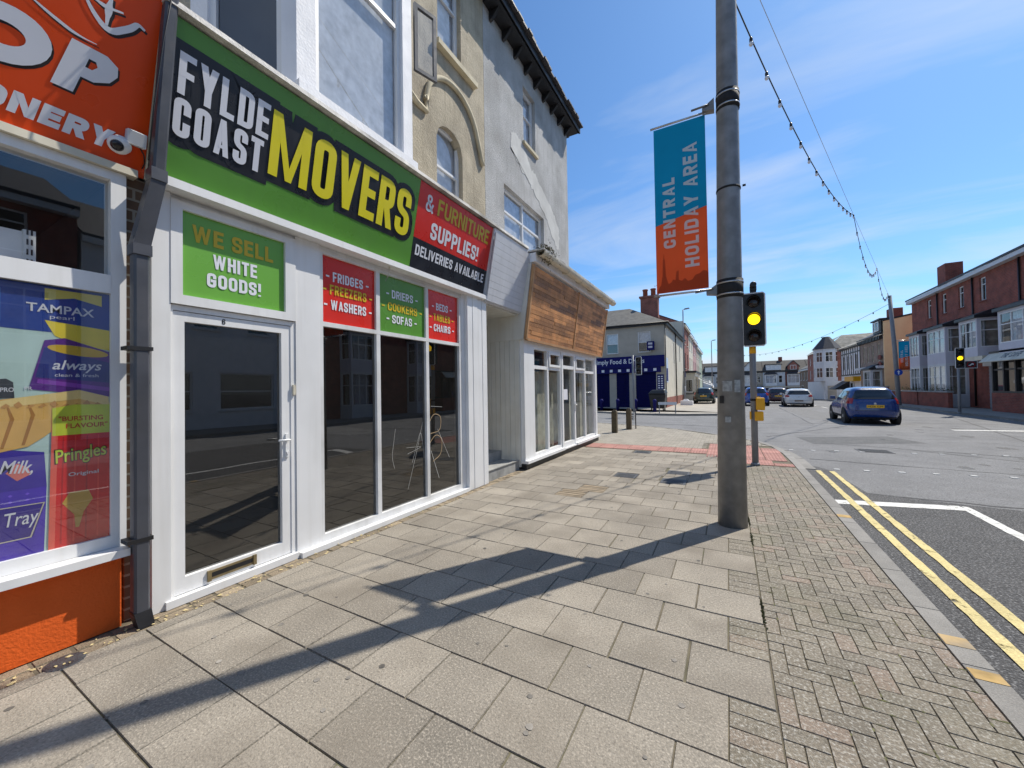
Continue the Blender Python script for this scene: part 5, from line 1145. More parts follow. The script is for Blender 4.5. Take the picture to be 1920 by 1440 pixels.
# timber bollards and street name plate on the corner
for (x, y, lb) in ((-3.39, 13.2, 'weathered square timber bollard nearest the wood panelled shop'), (-3.19, 14.45, 'weathered square timber bollard touching the small street nameplate')):
    b = MB(); b.box(x-.085, x+.085, y-.085, y+.085, -.02, .70); b.hexa([(x-.085, y-.085, .70), (x+.085, y-.085, .70), (x+.085, y+.085, .70), (x-.085, y+.085, .70), (x-.05, y-.05, .77), (x+.05, y-.05, .77), (x+.05, y+.05, .77), (x-.05, y+.05, .77)])
    tag(b.build('timber_bollard', 'bollard_wood'), lb, 'bollard', 'timber bollards on the corner')
ns = thing('street_nameplate', 'low white street nameplate on two short posts beside a bollard', 'street sign', (-3.0, 14.6, 0))
Fn = Fr((-3.27, 14.78, 0), (.97, -.2, 0))
MB().fb(Fn, 0, .24, .30, .60, -.012, .012).build('plate', 'upvc', ns)
MB().fb(Fn, .02, .05, -.02, .58, -.05, -.013).build('leg', 'black', ns)
MB().tube([Fn.p(.27, -.02, 0), Fn.p(.27, .74, 0)], .02, 8).build('leg', 'black', ns)
b = MB(); b.fb(Fn, .04, .20, .52, .55, .0125, .0135).fb(Fn, .05, .19, .42, .45, .0125, .0135).fb(Fn, .08, .17, .35, .38, .0125, .0135); b.build('lettering', 'black', ns)
# ---- opposite corner pavement
KF = [(-60, 41), (-14, 28.6), (-7.6, 25.2), (-4.8, 23.7), (-2.4, 23.6), (-.6, 24.3), (.35, 25.6), (.55, 28), (.6, 45), (.6, 130)]
kf = []
for k in range(len(KF)-1):
    a, c = Vector(KF[k]), Vector(KF[k+1]); n_ = max(1, int((c-a).length/.9))
    for q in range(n_): kf.append(a+(c-a)*q/n_)
kf.append(Vector(KF[-1]))
def dz(y): return gz(y)+.1
b = MB(); kerb_run(b, kf, .14, -.14, .008, 1, zf=dz); struct(b, 'kerb', 'kerb')
b = MB()
for i in range(len(kf)-1):
    p, q = kf[i], kf[i+1]
    if p.x < -13: continue
    d = (q-p).normalized(); nn = Vector((-d.y, d.x))*.14
    p2, q2 = p+nn, q+nn
    far = lambda v: (-40, v.y+20) if v.y < 25.8 and v.x < 0 else (-14, v.y)
    fa, fb_ = far(p2), far(q2)
    b.face([(p2.x, p2.y, dz(p2.y)), (q2.x, q2.y, dz(q2.y)), (fb_[0], fb_[1], dz(q2.y)), (fa[0], fa[1], dz(p2.y))])
struct(b, 'pavement', mat('pale_concrete_pavement', (.34, .31, .265), .9, .12, 1.1, speck=.3, speckscale=60, dirt=.3, dirtcol=(.24, .22, .19)))
# ---- far right pavement
kr = [Vector((RX, -30+k*.9)) for k in range(180)]
b = MB(); kerb_run(b, [Vector((p.x, p.y)) for p in kr], .14, -.14, .008, -1, zf=dz); struct(b, 'kerb', 'kerb')
b = MB()
for k in range(-30, 130, 5): b.face([(RX+.14, k, dz(k)), (40, k, dz(k)), (40, k+5, dz(k+5)), (RX+.14, k+5, dz(k+5))])
struct(b, 'pavement', mat('grey_concrete_pavement', (.26, .245, .22), .9, .12, 1.1, speck=.3, speckscale=60, dirt=.3))

# ================================================================== NAVY CORNER SHOP
nv = thing('corner_shop', 'cream corner shop with navy fascia and shutters across the side road', 'building', (-4.1, 31, 0))
Y0 = 31.0; XR = -4.1
FN = Fr((-12.5, Y0, 0), (1, 0, 0)); FNs = Fr((XR, Y0, 0), (0, 1, 0)); wN = XR+12.5
b = MB(); b.wall(FN, 0, wN, 3.95, 6.45, [(4.0, 4.95, 4.25, 5.85), (6.45, 7.4, 4.25, 5.85), (1.2, 2.1, 4.25, 5.85)], .12); b.fb(FN, 2.05, 2.9, 0, 3.1, -.2, 0).fb(FN, 4.2, 4.75, 0, 3.1, -.2, 0).fb(FN, 5.75, 6.25, 0, 3.1, -.2, 0).fb(FN, 7.75, wN, 0, 3.1, -.2, 0)
b.build('wall', 'greytan_render', nv)
b = MB(); b.wall(FNs, 0.0, 13.5, 0, 6.45, [(5.4, 6.0, 3.6, 5.4), (10, 10.6, 4, 5.6)], .12); b.fb(FNs, .0, 13.5, -.5, .01, -.1, .002); b.build('wall', 'cream_render', nv)
MB().fb(FNs, 0.02, 13.4, 0, .75, .003, .05).build('brick_plinth', 'brick_red2', nv)
for a in (4.0, 6.45, 1.2): window(nv, FN, a, a+.95, 4.25, 5.85, .11, .06, (), (.48,), curtain='curtain', sill='greytan_render', half=True)
window(nv, FNs, 5.4, 6.0, 3.6, 5.4, .11); window(nv, FNs, 10, 10.6, 4, 5.6, .11)
b = MB(); b.face([(-12.6, Y0-.25, 6.4), (XR+.25, Y0-.25, 6.4), (XR-3.2, Y0+3.2, 8.35), (-12.6, Y0+3.2, 8.35)]); b.face([(XR+.25, Y0-.25, 6.4), (XR+.25, Y0+13.6, 6.4), (XR-3.2, Y0+13.6, 8.35), (XR-3.2, Y0+3.2, 8.35)]); b.face([(-12.6, Y0+3.2, 8.35), (XR-3.2, Y0+3.2, 8.35), (XR-3.2, Y0+13.6, 8.35), (-12.6, Y0+13.6, 6.4)]); b.build('roof', 'slate', nv)
b = MB(); b.tube([(-12.6, Y0-.28, 6.4), (XR+.28, Y0-.28, 6.4), (XR+.28, Y0+13.6, 6.4)], .06, 6).tube([(XR+.06, Y0-.06, 6.4), (XR+.06, Y0-.06, .1)], .04, 6).tube([(XR+.06, Y0+6.6, 6.4), (XR+.06, Y0+6.6, .1)], .05, 6).box(-12.6, XR+.22, Y0-.22, Y0, 6.25, 6.38).box(XR, XR+.22, Y0, Y0+13.5, 6.25, 6.38); b.build('gutter', 'black', nv)
b = MB(); b.box(-6.4, -5.0, Y0+3.3, Y0+4.0, 7.4, 9.15).box(-6.5, -4.9, Y0+3.2, Y0+4.1, 9.15, 9.3); chs = b.build('chimney', 'brick_red2', nv)
b = MB()
for x in (-6.05, -5.4): b.lathe((x, Y0+3.65, 9.3), (0, 0, 1), [(.2, 0), (.19, .5), (.23, .52), (.23, .62), (.17, .63)], 12)
b.build('chimney_pot', 'terracotta', chs)
b = MB(); b.tube([(-4.95, Y0+3.6, 8.6), (-4.95, Y0+3.6, 10.2)], .02, 5).tube([(-5.3, Y0+3.6, 10.1), (-4.6, Y0+3.6, 10.2)], .015, 5)
for k in range(5): b.tube([(-5.25+k*.15, Y0+3.4, 10.11+k*.02), (-5.25+k*.15, Y0+3.8, 10.11+k*.02)], .01, 4)
b.build('aerial', 'steel', chs)
MB().fb(FN, 0.5, wN-.02, 3.1, 3.96, .0, .22).build('fascia', 'navy', nv)
b = MB(); ftext(b, FN, 3.05, 6.95, 3.3, 3.78, 'Simply Food & Drinks', .225, .012); b.build('lettering', 'white_vinyl', nv)
MB().fb(FN, 0.5, wN-.3, 2.68, 3.098, .0, .16).build('shutter_box', 'navy', nv)
for k in range(9): MB().fb(FN, 2.3+k*.66, 2.52+k*.66, 2.78, 2.98, .161, .166).build('shutter_badge', 'white_vinyl', nv)
for a, c in ((.5, 2.05), (2.9, 4.2), (4.75, 5.75), (6.25, 7.75)):
    b = MB(); n_ = 24
    for k in range(n_): b.fb(FN, a, c, .02+k*2.64/n_, .02+(k+1)*2.64/n_-.012, -.08, -.03+.02*(k % 2))
    b.build('roller_shutter', 'navy_shutter', nv)
MB().fq(FN, .2, wN-.2, -.1, 3.9, -.12).fq(FN, 0, wN, -.1, 6.4, -9).fq(FNs, 0, 13.4, -.1, 6.3, -3).build('interior', 'room_black', nv)
b = MB(); b.fb(FN, 7.2, 7.7, 4.35, 5.0, .12, .5); pj = b.build('projecting_sign', 'navy', nv); b = MB(); b.fb(FN, 7.3, 7.6, 4.75, 4.9, .501, .506).fb(FN, 7.3, 7.6, 4.5, 4.65, .501, .506); b.build('projecting_sign_print', 'lilac_paint', pj)
b = MB(); b.fb(FN, 7.82, 8.3, 1.35, 2.5, .003, .02); mb_ = b.build('price_board', 'navy', nv); b = MB()
for i in range(2):
    for k in range(6): b.fb(FN, 7.88+i*.21, 8.02+i*.21, 1.45+k*.17, 1.53+k*.17, .0205, .023)
b.build('price_board_print', 'white_vinyl', mb_)
b = MB(); b.fb(FNs, .5, 1.7, 1.9, 3.8, .003, .012); wl = b.build('wall_poster', mat('poster_pale_blue', S(190, 205, 225), .5), nv); MB().fb(FNs, .7, 1.5, 2.0, 3.0, .0125, .014).build('wall_poster_print', 'navy', wl)
for x, y, lb in ((-7.55, 26.06, 'navy bollard furthest left before the navy shop'), (-6.5, 26.2, 'navy bollard left of the middle before the navy shop'), (-5.25, 25.9, 'navy bollard right beside the unlit traffic signal'), (-3.98, 25.2, 'navy bollard in front of the large black bin')):
    b = MB(); b.lathe((x, y, 0), (0, 0, 1), [(.10, 0), (.10, .62), (.12, .64), (.12, .70), (.07, .78), (.02, .80)], 14); tag(b.build('steel_bollard', 'navy'), lb, 'bollard', 'navy bollards before the corner shop')
bn = thing('wheelie_bin', 'large black four-wheeled bin outside the navy shop', 'bin', (-3.95, 26.3, 0))
b = MB(); b.hexa([(-4.35, 25.95, .18), (-3.55, 25.95, .18), (-3.55, 26.75, .18), (-4.35, 26.75, .18), (-4.45, 25.85, 1.1), (-3.45, 25.85, 1.1), (-3.45, 26.85, 1.1), (-4.45, 26.85, 1.1)]); b.build('body', 'bin', bn, bevel=.04)
b = MB(); b.hexa([(-4.5, 25.8, 1.1), (-3.42, 25.8, 1.1), (-3.42, 26.9, 1.1), (-4.5, 26.9, 1.1), (-4.3, 26.0, 1.36), (-3.5, 26.0, 1.40), (-3.5, 26.8, 1.40), (-4.3, 26.8, 1.36)]); b.build('lid', 'bin', bn, bevel=.05)
for x in (-4.3, -3.6):
    for y in (26.0, 26.7): MB().lathe((x-.03, y, .09), (1, 0, 0), [(.09, 0), (.09, .06)], 12).build('wheel', 'rubber', bn)
# low road-name board on posts by the far kerb
rs = thing('low_sign', 'low white road sign board on two thin posts at the far kerb', 'sign', (-3.05, 22.9, -.1))
Fx = Fr((-3.05, 24.0, 0), (1, 0, 0)); MB().fb(Fx, -.55, .45, .5, .66, -.015, .015).build('board', 'pale_grey', rs)
for u in (-.5, .38): MB().fb(Fx, u-.025, u+.025, 0, .52, -.06, -.016).build('leg', 'grey_post', rs)
tag(MB().box(-3.55, -2.6, 35.5, 36.2, 0, .35).hexa([(-3.4, 35.6, .35), (-2.9, 35.6, .35), (-2.9, 36.1, .35), (-3.4, 36.1, .35), (-3.3, 35.7, .5), (-3, 35.7, .5), (-3, 36, .5), (-3.3, 36, .5)]).build('doorstep', 'white_paint'), 'white painted step against the cream side wall', 'step')

# ---------------------------------------------------------------- generic house fronts
def house(name, label, F, w, h, wallm, wins, roofm='slate_dark', depth=7, roofh=2.2, trim='upvc', base=None, group=None, cur=None, eave=.25, chim=None):
    t = thing(name, label, 'house', tuple(F.p(w/2, 0, 0)), group)
    b = MB(); b.wall(F, 0, w, -.4, h, [q[:4] for q in wins], .14)
    b.face([F.p(0, -.4, 0), F.p(0, h, 0), F.p(0, h, -depth), F.p(0, -.4, -depth)]); b.face([F.p(w, -.4, -depth), F.p(w, h, -depth), F.p(w, h, 0), F.p(w, -.4, 0)]); b.fq(F, 0, w, -.4, h, -depth)
    b.face([F.p(0, h, 0), F.p(0, h+roofh, -depth/2), F.p(0, h, -depth)]); b.face([F.p(w, h, -depth), F.p(w, h+roofh, -depth/2), F.p(w, h, 0)])
    wo = b.build('wall', wallm, t)
    for q in wins: window(t, F, *q[:4], .13, .07, q[4] if len(q) > 4 else (), q[5] if len(q) > 5 else (.5,), mf=trim, curtain=cur, sill=trim)
    b = MB(); k = eave/(depth/2)*roofh
    for (d0_, v0_, d1_, v1_) in ((eave, h-k, -depth/2, h+roofh), (-depth/2, h+roofh, -depth-eave, h-k)):
        b.hexa([F.p(-.03, v0_, d0_), F.p(w+.03, v0_, d0_), F.p(w+.03, v1_, d1_), F.p(-.03, v1_, d1_), F.p(-.03, v0_+.1, d0_), F.p(w+.03, v0_+.1, d0_), F.p(w+.03, v1_+.1, d1_), F.p(-.03, v1_+.1, d1_)])
    ro = b.build('roof', roofm, t)
    MB().fb(F, -.02, w+.02, h-k-.22, h-k+.0, .05, eave-.01).build('gutter_board', trim, t)
    if chim is not None:
        b = MB(); b.fb(F, chim-.5, chim+.5, h+roofh-1.2, h+roofh+1.0, -depth/2-.4, -depth/2+.4); ch = b.build('chimney', 'brick_red', ro if False else t)
    return t
# left row beyond the corner shop (fronts face the street)
Fl = lambda y, x=-4.1: Fr((x, y, gz(y)+.1), (0, 1, 0))
w3 = lambda a, c: [(a, a+.95, 3.6, 5.3), (c, c+.95, 3.6, 5.3), (a, a+.95, 6.3, 7.8), (c, c+.95, 6.3, 7.8)]
h1 = house('terraced_house', 'red brick three-storey house beyond the cream corner shop', Fl(45.5), 6.2, 8.4, 'brick_red2', w3(.9, 3.9), trim='cream_trim', cur='curtain', roofh=1.6)
h2 = house('terraced_house', 'cream three-storey house next beyond the red brick one on the left', Fl(51.8), 6.0, 8.3, 'cream_render', w3(.9, 3.9), cur='curtain', roofh=1.6)
h3 = house('terraced_house', 'pink rendered house in the left row', Fl(57.9), 6.4, 8.3, 'pink_render', w3(.9, 3.9), cur='curtain', roofh=1.6)
h4 = house('terraced_house', 'fawn house between the pink and sage houses on the left', Fl(64.4), 6.4, 8.1, 'greytan_render', w3(.9, 3.9), cur='curtain', roofh=1.6)
h5 = house('terraced_house', 'sage green rendered house furthest along the left row', Fl(70.9), 7.5, 8.2, 'greenish_render', w3(1.2, 4.6), cur='curtain', roofh=1.6)
MB().box(-9, -4.12, 45.1, 45.48, -.3, 8.6).build('gable_wall', 'cream_render', h1)
# single-storey cafe front and awnings along that row
ca_ = thing('cafe_front', 'low cream shop extension with flat black roof in front of the red brick house', 'shop front', (-3, 46, 0))
b = MB(); FK = Fr((-3.0, 44.4, 0), (0, 1, 0)); FK2 = Fr((-4.1, 44.4, 0), (1, 0, 0))
b.wall(FK, 0, 8, -.2, 3.0, [(.8, 3.2, .9, 2.5), (4.4, 7, .9, 2.5)], .1); b.wall(FK2, 0, 1.1, -.2, 3.0, [(.2, .9, 1.0, 2.3)], .1); b.build('wall', 'cream_render', ca_)
window(ca_, FK, .8, 3.2, .9, 2.5, .08, .06, (.5,), ()); window(ca_, FK, 4.4, 7, .9, 2.5, .08, .06, (.5,), ()); window(ca_, FK2, .2, .9, 1.0, 2.3, .08, .05, (), ())
MB().box(-4.12, -2.85, 44.2, 52.5, 3.0, 3.2).build('flat_roof', 'black', ca_)
MB().box(-4.1, -2.95, 44.35, 52.4, .0, .12).box(-3.05, -2.94, 44.3, 52.4, .75, .85).box(-4.1, -2.94, 44.34, 44.36, .78, .86).build('black_band', 'black', ca_)
for k, (y, lb) in enumerate(((45.0, 'white shop awning nearest along the left row'), (50.6, 'white shop awning second along the left row'), (56.4, 'white shop awning furthest along the left row'))):
    z = 2.62-.045*(y-45); b = MB(); b.hexa([(-2.98, y, z), (-1.75, y, z-.5), (-1.75, y+4.6, z-.5), (-2.98, y+4.6, z), (-2.98, y, z+.06), (-1.75, y, z-.44), (-1.75, y+4.6, z-.44), (-2.98, y+4.6, z+.06)])
    aw = thing('shop_awning', lb, 'awning', (-3, y, z), 'white awnings along the left row'); b.build('canopy', 'awning', aw); b = MB(); b.box(-1.77, -1.73, y, y+4.6, z-.72, z-.45); b.build('valance', 'awning', aw)
# ---------------------------------------------------------------- street lamps
def street_lamp(x, y, h, label, arm=.55, z0=0):
    t = thing('street_lamp', label, 'street lamp', (x, y, z0), 'tall street lamps')
    MB().tube([(x, y, z0-.1), (x, y, z0+1.6)], .085, 10).build('base_column', 'grey_post', t); MB().tube([(x, y, z0+1.6), (x, y, z0+h)], .06, 10, .045).build('column', 'grey_post', t)
    MB().tube([(x, y, z0+h-.03), (x+arm*.4, y, z0+h+.02)], .03, 8).build('arm', 'grey_post', t)
    MB().hexa([(x+.12, y-.13, z0+h-.02), (x+arm, y-.13, z0+h+.03), (x+arm, y+.13, z0+h+.03), (x+.12, y+.13, z0+h-.02), (x+.14, y-.1, z0+h+.08), (x+arm-.04, y-.1, z0+h+.11), (x+arm-.04, y+.1, z0+h+.11), (x+.14, y+.1, z0+h+.08)]).build('lantern', 'grey_post', t)
    return t
sl1 = street_lamp(-3.42, 38, 8.5, 'tall street lamp rising beside the navy corner shop')
MB().box(-3.38, -3.34, 37.95, 38.3, 2.4, 2.85).build('sign_plate', 'navy', sl1)
street_lamp(-1.9, 60, 8.15, 'street lamp far down the left pavement behind the green car', .55, dz(60))
lr = thing('banner_pole', 'dark grey pole with a small banner on the far right pavement', 'pole', (10.45, 37, 0))
MB().tube([(10.44, 37, -.05), (10.3, 37, 4), (10.12, 37, 7.75)], .14, 14, .11).build('shaft', 'grey_post', lr)
rd = MB().lathe((10.42, 36.84, 2.3), (0, -1, 0), [(.22, -.012), (.22, .0)], 24).build('road_sign', mat('blue_sign', S(20, 70, 170), .4), lr)
Fa = Fr((10.42, 36.836, 2.3), (1, 0, 0)); b = MB(); b.poly(Fa, [(-.03, -.14), (.03, -.14), (.03, .03), (.09, .03), (0, .15), (-.09, .03), (-.03, .03)], .001); b.build('arrow', 'white_vinyl', rd)
for z in (4.55, 2.4): MB().tube([(10.3, 37, z), (11.1, 37, z)], .02, 6).build('banner_arm', 'steel', lr)
ban2 = thing('street_banner', 'small far teal and orange banner against the apricot gable', 'banner', (10.8, 37, 2.45))
banner(ban2, Fr((0, 37, 0), (1, 0, 0)), 10.5, 11.06, 2.46, 4.47, False)
# ---------------------------------------------------------------- festoon lights
Ep = Vector((10.12, 37, 7.6)); rayd = fw_+r2_*((1425-960)/728.1)+u2_*(720/728.1); Sp = Vector((0, 0, 1.5))+rayd*7.07
Sp2 = Ep+(Sp-Ep)*1.45
span = thing('span_wire', 'thin straight support wire running overhead to the far banner pole', 'wire', tuple(Ep))
MB().tube([Ep, Sp2], .006, 5).build('wire', 'steel', span)
fs_ = thing('festoon_lights', 'sagging black cable of festoon bulbs hung from the overhead wire', 'string lights', tuple(Ep))
clips = [0, .055, .30, .60, 1.22, 1.45]; cab = []
for k in range(len(clips)-1):
    A, B_ = Ep+(Sp-Ep)*clips[k], Ep+(Sp-Ep)*clips[k+1]; n_ = max(6, int((B_-A).length/.3)); sag = (.10, .95, 1.15, 1.25, .5)[k]
    for q in range(n_+(k == len(clips)-2)):
        t = q/n_; cab.append(A.lerp(B_, t)-Vector((0, 0, sag*4*t*(1-t)*(1 if True else 0))))
MB().tube(cab, .011, 6).build('cable', 'black', fs_)
acc = 0; nb = 0
bulb_m = mat('clear_bulb', (.75, .75, .78), .1, .05, 5)
for k in range(1, len(cab)):
    acc += (cab[k]-cab[k-1]).length
    if acc > (.82 if nb < 40 else .6) and nb < 70:
        acc = 0; nb += 1; p = cab[k]
        hl = MB().lathe(p+Vector((0, 0, .015)), (0, 0, -1), [(.018, 0), (.026, .02), (.026, .075)], 8).build('lamp_holder', 'black', fs_)
        MB().lathe(p-Vector((0, 0, .06)), (0, 0, -1), [(.02, 0), (.032, .03), (.034, .05), (.022, .075), (.004, .082)], 8).build('bulb', bulb_m, hl)
fs2 = thing('festoon_lights', 'faint second string of bulbs crossing the street in the distance', 'string lights', tuple(Ep))
A, B_ = Ep-Vector((0, 0, .4)), Vector((-2, 75, 8.0)); cab2 = [A.lerp(B_, q/24)-Vector((0, 0, 2.2*4*(q/24)*(1-q/24))) for q in range(25)]
MB().tube(cab2, .012, 4).build('cable', 'black', fs2)
for k in range(1, 24): MB().lathe(cab2[k], (0, 0, -1), [(.02, 0), (.05, .05), (.01, .14)], 6).build('bulb', 'black', fs2)
# ================================================================== RIGHT-HAND TERRACE
RXF = 13.0; EZ = 8.1
Fr_t = lambda y: Fr((RXF, y, 0), (0, -1, 0))            # u runs towards the camera
def bay_unit(t, F, u0, u1, dep, z0, z1, sill, hood=True, mull=(.34, .67), roofm='black', ml='white_paint', solid=True):
    """box bay with a window on the front and on each return"""
    Fd = Fr(F.p(u0, 0, dep), F.u); w = u1-u0
    Fs1 = Fr(F.p(u1, 0, dep), -F.n); Fs0 = Fr(F.p(u0, 0, 0), F.n)
    b = MB(); b.wall(Fd, 0, w, z0, z1, [(.1, w-.1, sill, z1-.12)], .08); b.wall(Fs1, 0, dep, z0, z1, [(.12, dep-.1, sill, z1-.12)], .08); b.wall(Fs0, 0, dep, z0, z1, [(.1, dep-.12, sill, z1-.12)], .08)
    b.face([Fd.p(0, z0, 0), Fd.p(w, z0, 0), F.p(u1, z0, 0), F.p(u0, z0, 0)])
    bo = b.build('bay', ml, t)
    window(bo, Fd, .1, w-.1, sill, z1-.12, .07, .05, mull, (.62,), curtain='curtain', cd=.25); window(bo, Fs1, .12, dep-.1, sill, z1-.12, .07, .05, (), (.62,), mg='glass_sky', curtain='blind', cd=.2); window(bo, Fs0, .1, dep-.12, sill, z1-.12, .07, .05, (), (.62,))
    if hood:
        b = MB(); b.fb(F, u0-.14, u1+.14, z1, z1+.16, .001, dep+.14).hexa([F.p(u0-.1, z1+.161, dep+.1), F.p(u1+.1, z1+.161, dep+.1), F.p(u1+.1, z1+.161, .002), F.p(u0-.1, z1+.161, .002), F.p(u0+.2, z1+.5, .25), F.p(u1-.2, z1+.5, .25), F.p(u1-.2, z1+.5, .002), F.p(u0+.2, z1+.5, .002)])
        b.build('bay_roof', roofm, t)
def red_house(y_far, w, wins, bays, label, chim=None, ground=True):
    F = Fr_t(y_far); t = thing('terraced_house', label, 'house', (RXF, y_far-w/2, 0), 'red brick houses on the right')
    hs = [(a, a+.62, 6.25, 7.6) for a in wins]
    b = MB(); b.wall(F, 0, w, -.2, EZ, hs, .14); b.face([F.p(0, -.2, 0), F.p(0, EZ, 0), F.p(0, EZ, -8), F.p(0, -.2, -8)]); b.face([F.p(w, -.2, -8), F.p(w, EZ, -8), F.p(w, EZ, 0), F.p(w, -.2, 0)]); b.fq(F, 0, w, -.2, EZ, -8)
    b.face([F.p(0, EZ, 0), F.p(0, EZ+2.2, -4), F.p(0, EZ, -8)]); b.build('wall', 'brick_red', t)
    for q in hs: window(t, F, *q, .13, .06, (), (.7,), mg='glass_dark', sill='brick_red')
    b = MB(); b.hexa([F.p(0, EZ-.05, .38), F.p(w, EZ-.05, .38), F.p(w, EZ+2.2, -4), F.p(0, EZ+2.2, -4), F.p(0, EZ+.07, .38), F.p(w, EZ+.07, .38), F.p(w, EZ+2.32, -4), F.p(0, EZ+2.32, -4)]); b.face([F.p(0, EZ+2.32, -4), F.p(w, EZ+2.32, -4), F.p(w, EZ, -8.4), F.p(0, EZ, -8.4)]); b.build('roof', 'slate_dark', t)
    b = MB(); b.fb(F, 0, w, EZ-.28, EZ-.051, .0, .34); b.build('fascia_board', 'pale_grey', t)
    if chim is not None: MB().fb(F, chim-.6, chim+.6, EZ+.2, EZ+1.95, -1.6, -.7).build('chimney', 'brick_red', t)
    MB().tube([F.p(w-.15, EZ-.2, .06), F.p(w-.15, .1, .06)], .045, 6).build('drainpipe', 'black', t)
    for (u0, u1, mull) in bays:
        bay_unit(t, F, u0, u1, 1.0, 2.75, 5.06, 3.45 if u1-u0 < 3 else 3.3, True, mull, 'black', 'lilac_paint')
        if ground: bay_unit(t, F, u0, u1, 1.0, -.1, 2.749, .75, False, mull, 'black', 'pale_grey')
    return t, F
# houses: y extents from the photograph
r1, F1 = red_house(42.8, 4.6, (2.75,), [(2.6, 4.35, (.34, .67))], 'red brick house at the far end of the right terrace, next to the apricot gable', 3.0)
r2_h, F2 = red_house(38.2, 4.5, (.40, 2.6), [(1.0, 3.55, (.34, .67))], 'red brick house with white bays second from the far end of the terrace', None)
r3, F3 = red_house(33.7, 4.3, (.5,), [(.75, 2.65, (.34, .67))], 'red brick house with grey shuttered entrance in the right terrace', None, False)
b = MB()
for k in range(24): b.fb(F3, 1.35, 3.05, .02+k*.1, .02+k*.1+.095, .05, .075+.012*(k % 2))
b.build('roller_shutter', 'shutter', r3); MB().fb(F3, 1.3, 3.1, 2.42, 2.7, .0, .3).build('shutter_box', 'pale_grey', r3)
b = MB(); b.fb(F3, .3, 3.2, 2.72, 2.95, .0, 1.05); b.build('canopy', 'cream_trim', r3)
r4, F4 = red_house(29.4, 6.2, (3.4,), [(.25, 3.1, (.34, .67))], 'red brick house above the cafe at the right edge', None, False)
# cafe front
b = MB(); b.fb(F4, -.6, 6, .0, .95, .0, .95); b.build('cafe_base', 'brick_red', r4)
cf = MB(); cf.fb(F4, -.6, 6, .952, 1.05, .0, .93)
for k in range(8): cf.fb(F4, -.6+k*.93, -.5+k*.93, 1.05, 2.55, .75, .93)
cf.fb(F4, -.6, 6, 2.1, 2.18, .78, .9).fb(F4, -.6, 6, 2.55, 2.62, .6, .93); cfo = cf.build('cafe_window', 'black', r4); MB().fq(F4, -.55, 5.9, 1.05, 2.56, .84).build('pane', 'glass_dark', cfo)
FC = Fr(F4.p(0, 2.58, 1.35), F4.u, (.0, 0, 1)); FC = Fr(F4.p(0, 2.55, 1.4), F4.u, Vector((.6, 0, .62)))
b = MB(); b.fb(FC, -.62, 6.1, 0, .72, -.04, .0); b.build('cafe_sign', 'cream_trim', r4)
b = MB(); word(b, FC, .85, 2.35, .2, .52, 'THE CAFE', .055, .003, gap=.45); b.build('cafe_lettering', 'black_vinyl', r4)
MB().fb(F4, -.65, 6.1, 3.0, 3.1, .0, 1.0).build('cafe_roof', 'black', r4)
# rest of the row, outside the frame but mirrored in the shop windows
r5, F5 = red_house(23.1, 5.4, (1.1, 3.6), [(.7, 2.5, (.34, .67))], 'red brick house beyond the right edge of the photo, first before the cafe')
r6, F6 = red_house(17.6, 5.4, (1.1, 3.6), [(.7, 2.5, (.34, .67))], 'red brick house mirrored in the shop glass, second before the cafe')
wh = house('terraced_house', 'white rendered house mirrored in the dark shop glass', Fr((RXF, 12.1, 0), (0, -1, 0)), 7.5, 7.4, 'white_paint', [(1, 2, 4.4, 6), (3.2, 4.2, 4.4, 6), (5.4, 6.4, 4.4, 6), (.8, 3.2, .8, 2.5), (4.2, 6.6, .8, 2.5)], cur='room')
r7, F7 = red_house(4.5, 5.4, (1.1, 3.6), [(.7, 2.5, (.34, .67))], 'red brick house mirrored in the shop glass opposite the door')
wh2 = house('terraced_house', 'cream rendered house opposite, mirrored in the shop door', Fr((RXF, -1, 0), (0, -1, 0)), 9, 8, 'cream_render', [(1, 2, 4.4, 6), (3.6, 4.6, 4.4, 6), (6.4, 7.4, 4.4, 6), (.8, 3.6, .8, 2.5), (5.2, 8.2, .8, 2.5)], cur='room')
# low front garden walls
for y0, y1, lb in ((37.6, 42.8, 'low red brick garden wall before the far end of the right terrace'), (33.2, 37.4, 'low dark red brick garden wall behind the far signal')):
    gw_ = thing('garden_wall', lb, 'wall', (11.9, (y0+y1)/2, 0), 'low walls along the right terrace')
    MB().box(11.55, 11.75, y0, y1, -.05, .92).build('brickwork', 'brick_red', gw_); MB().box(11.5, 11.8, y0-.03, y1+.03, .922, 1.0).build('coping', 'step', gw_)
    random.seed(int(y0)); b = MB()
    for k in range(260):
        c = Vector((12.0+random.gauss(0, .07), random.uniform(y0+.3, y1-.3), 1.0+abs(random.gauss(0, .14)))); a = random.uniform(0, 2*pi); d = Vector((cos(a), sin(a), random.uniform(0, 1.4)))*.06; e_ = Vector((-sin(a), cos(a), 0))*.025
        b.face([c-e_, c+e_, c+d])
    tag(b.build('hedge_plant', 'plant'), 'row of small plants behind the '+('far end' if y0 > 35 else 'nearer')+' garden wall of the right terrace', 'plant')
sw_ = thing('brick_wall', 'tall red brick boundary wall under the apricot gable', 'wall', (11.4, 44.5, 0)); MB().box(11.3, 11.55, 43.0, 48.5, -.2, 1.25).build('brickwork', 'brick_red', sw_); MB().box(11.26, 11.59, 43.0, 48.5, 1.252, 1.33).build('coping', 'step', sw_)

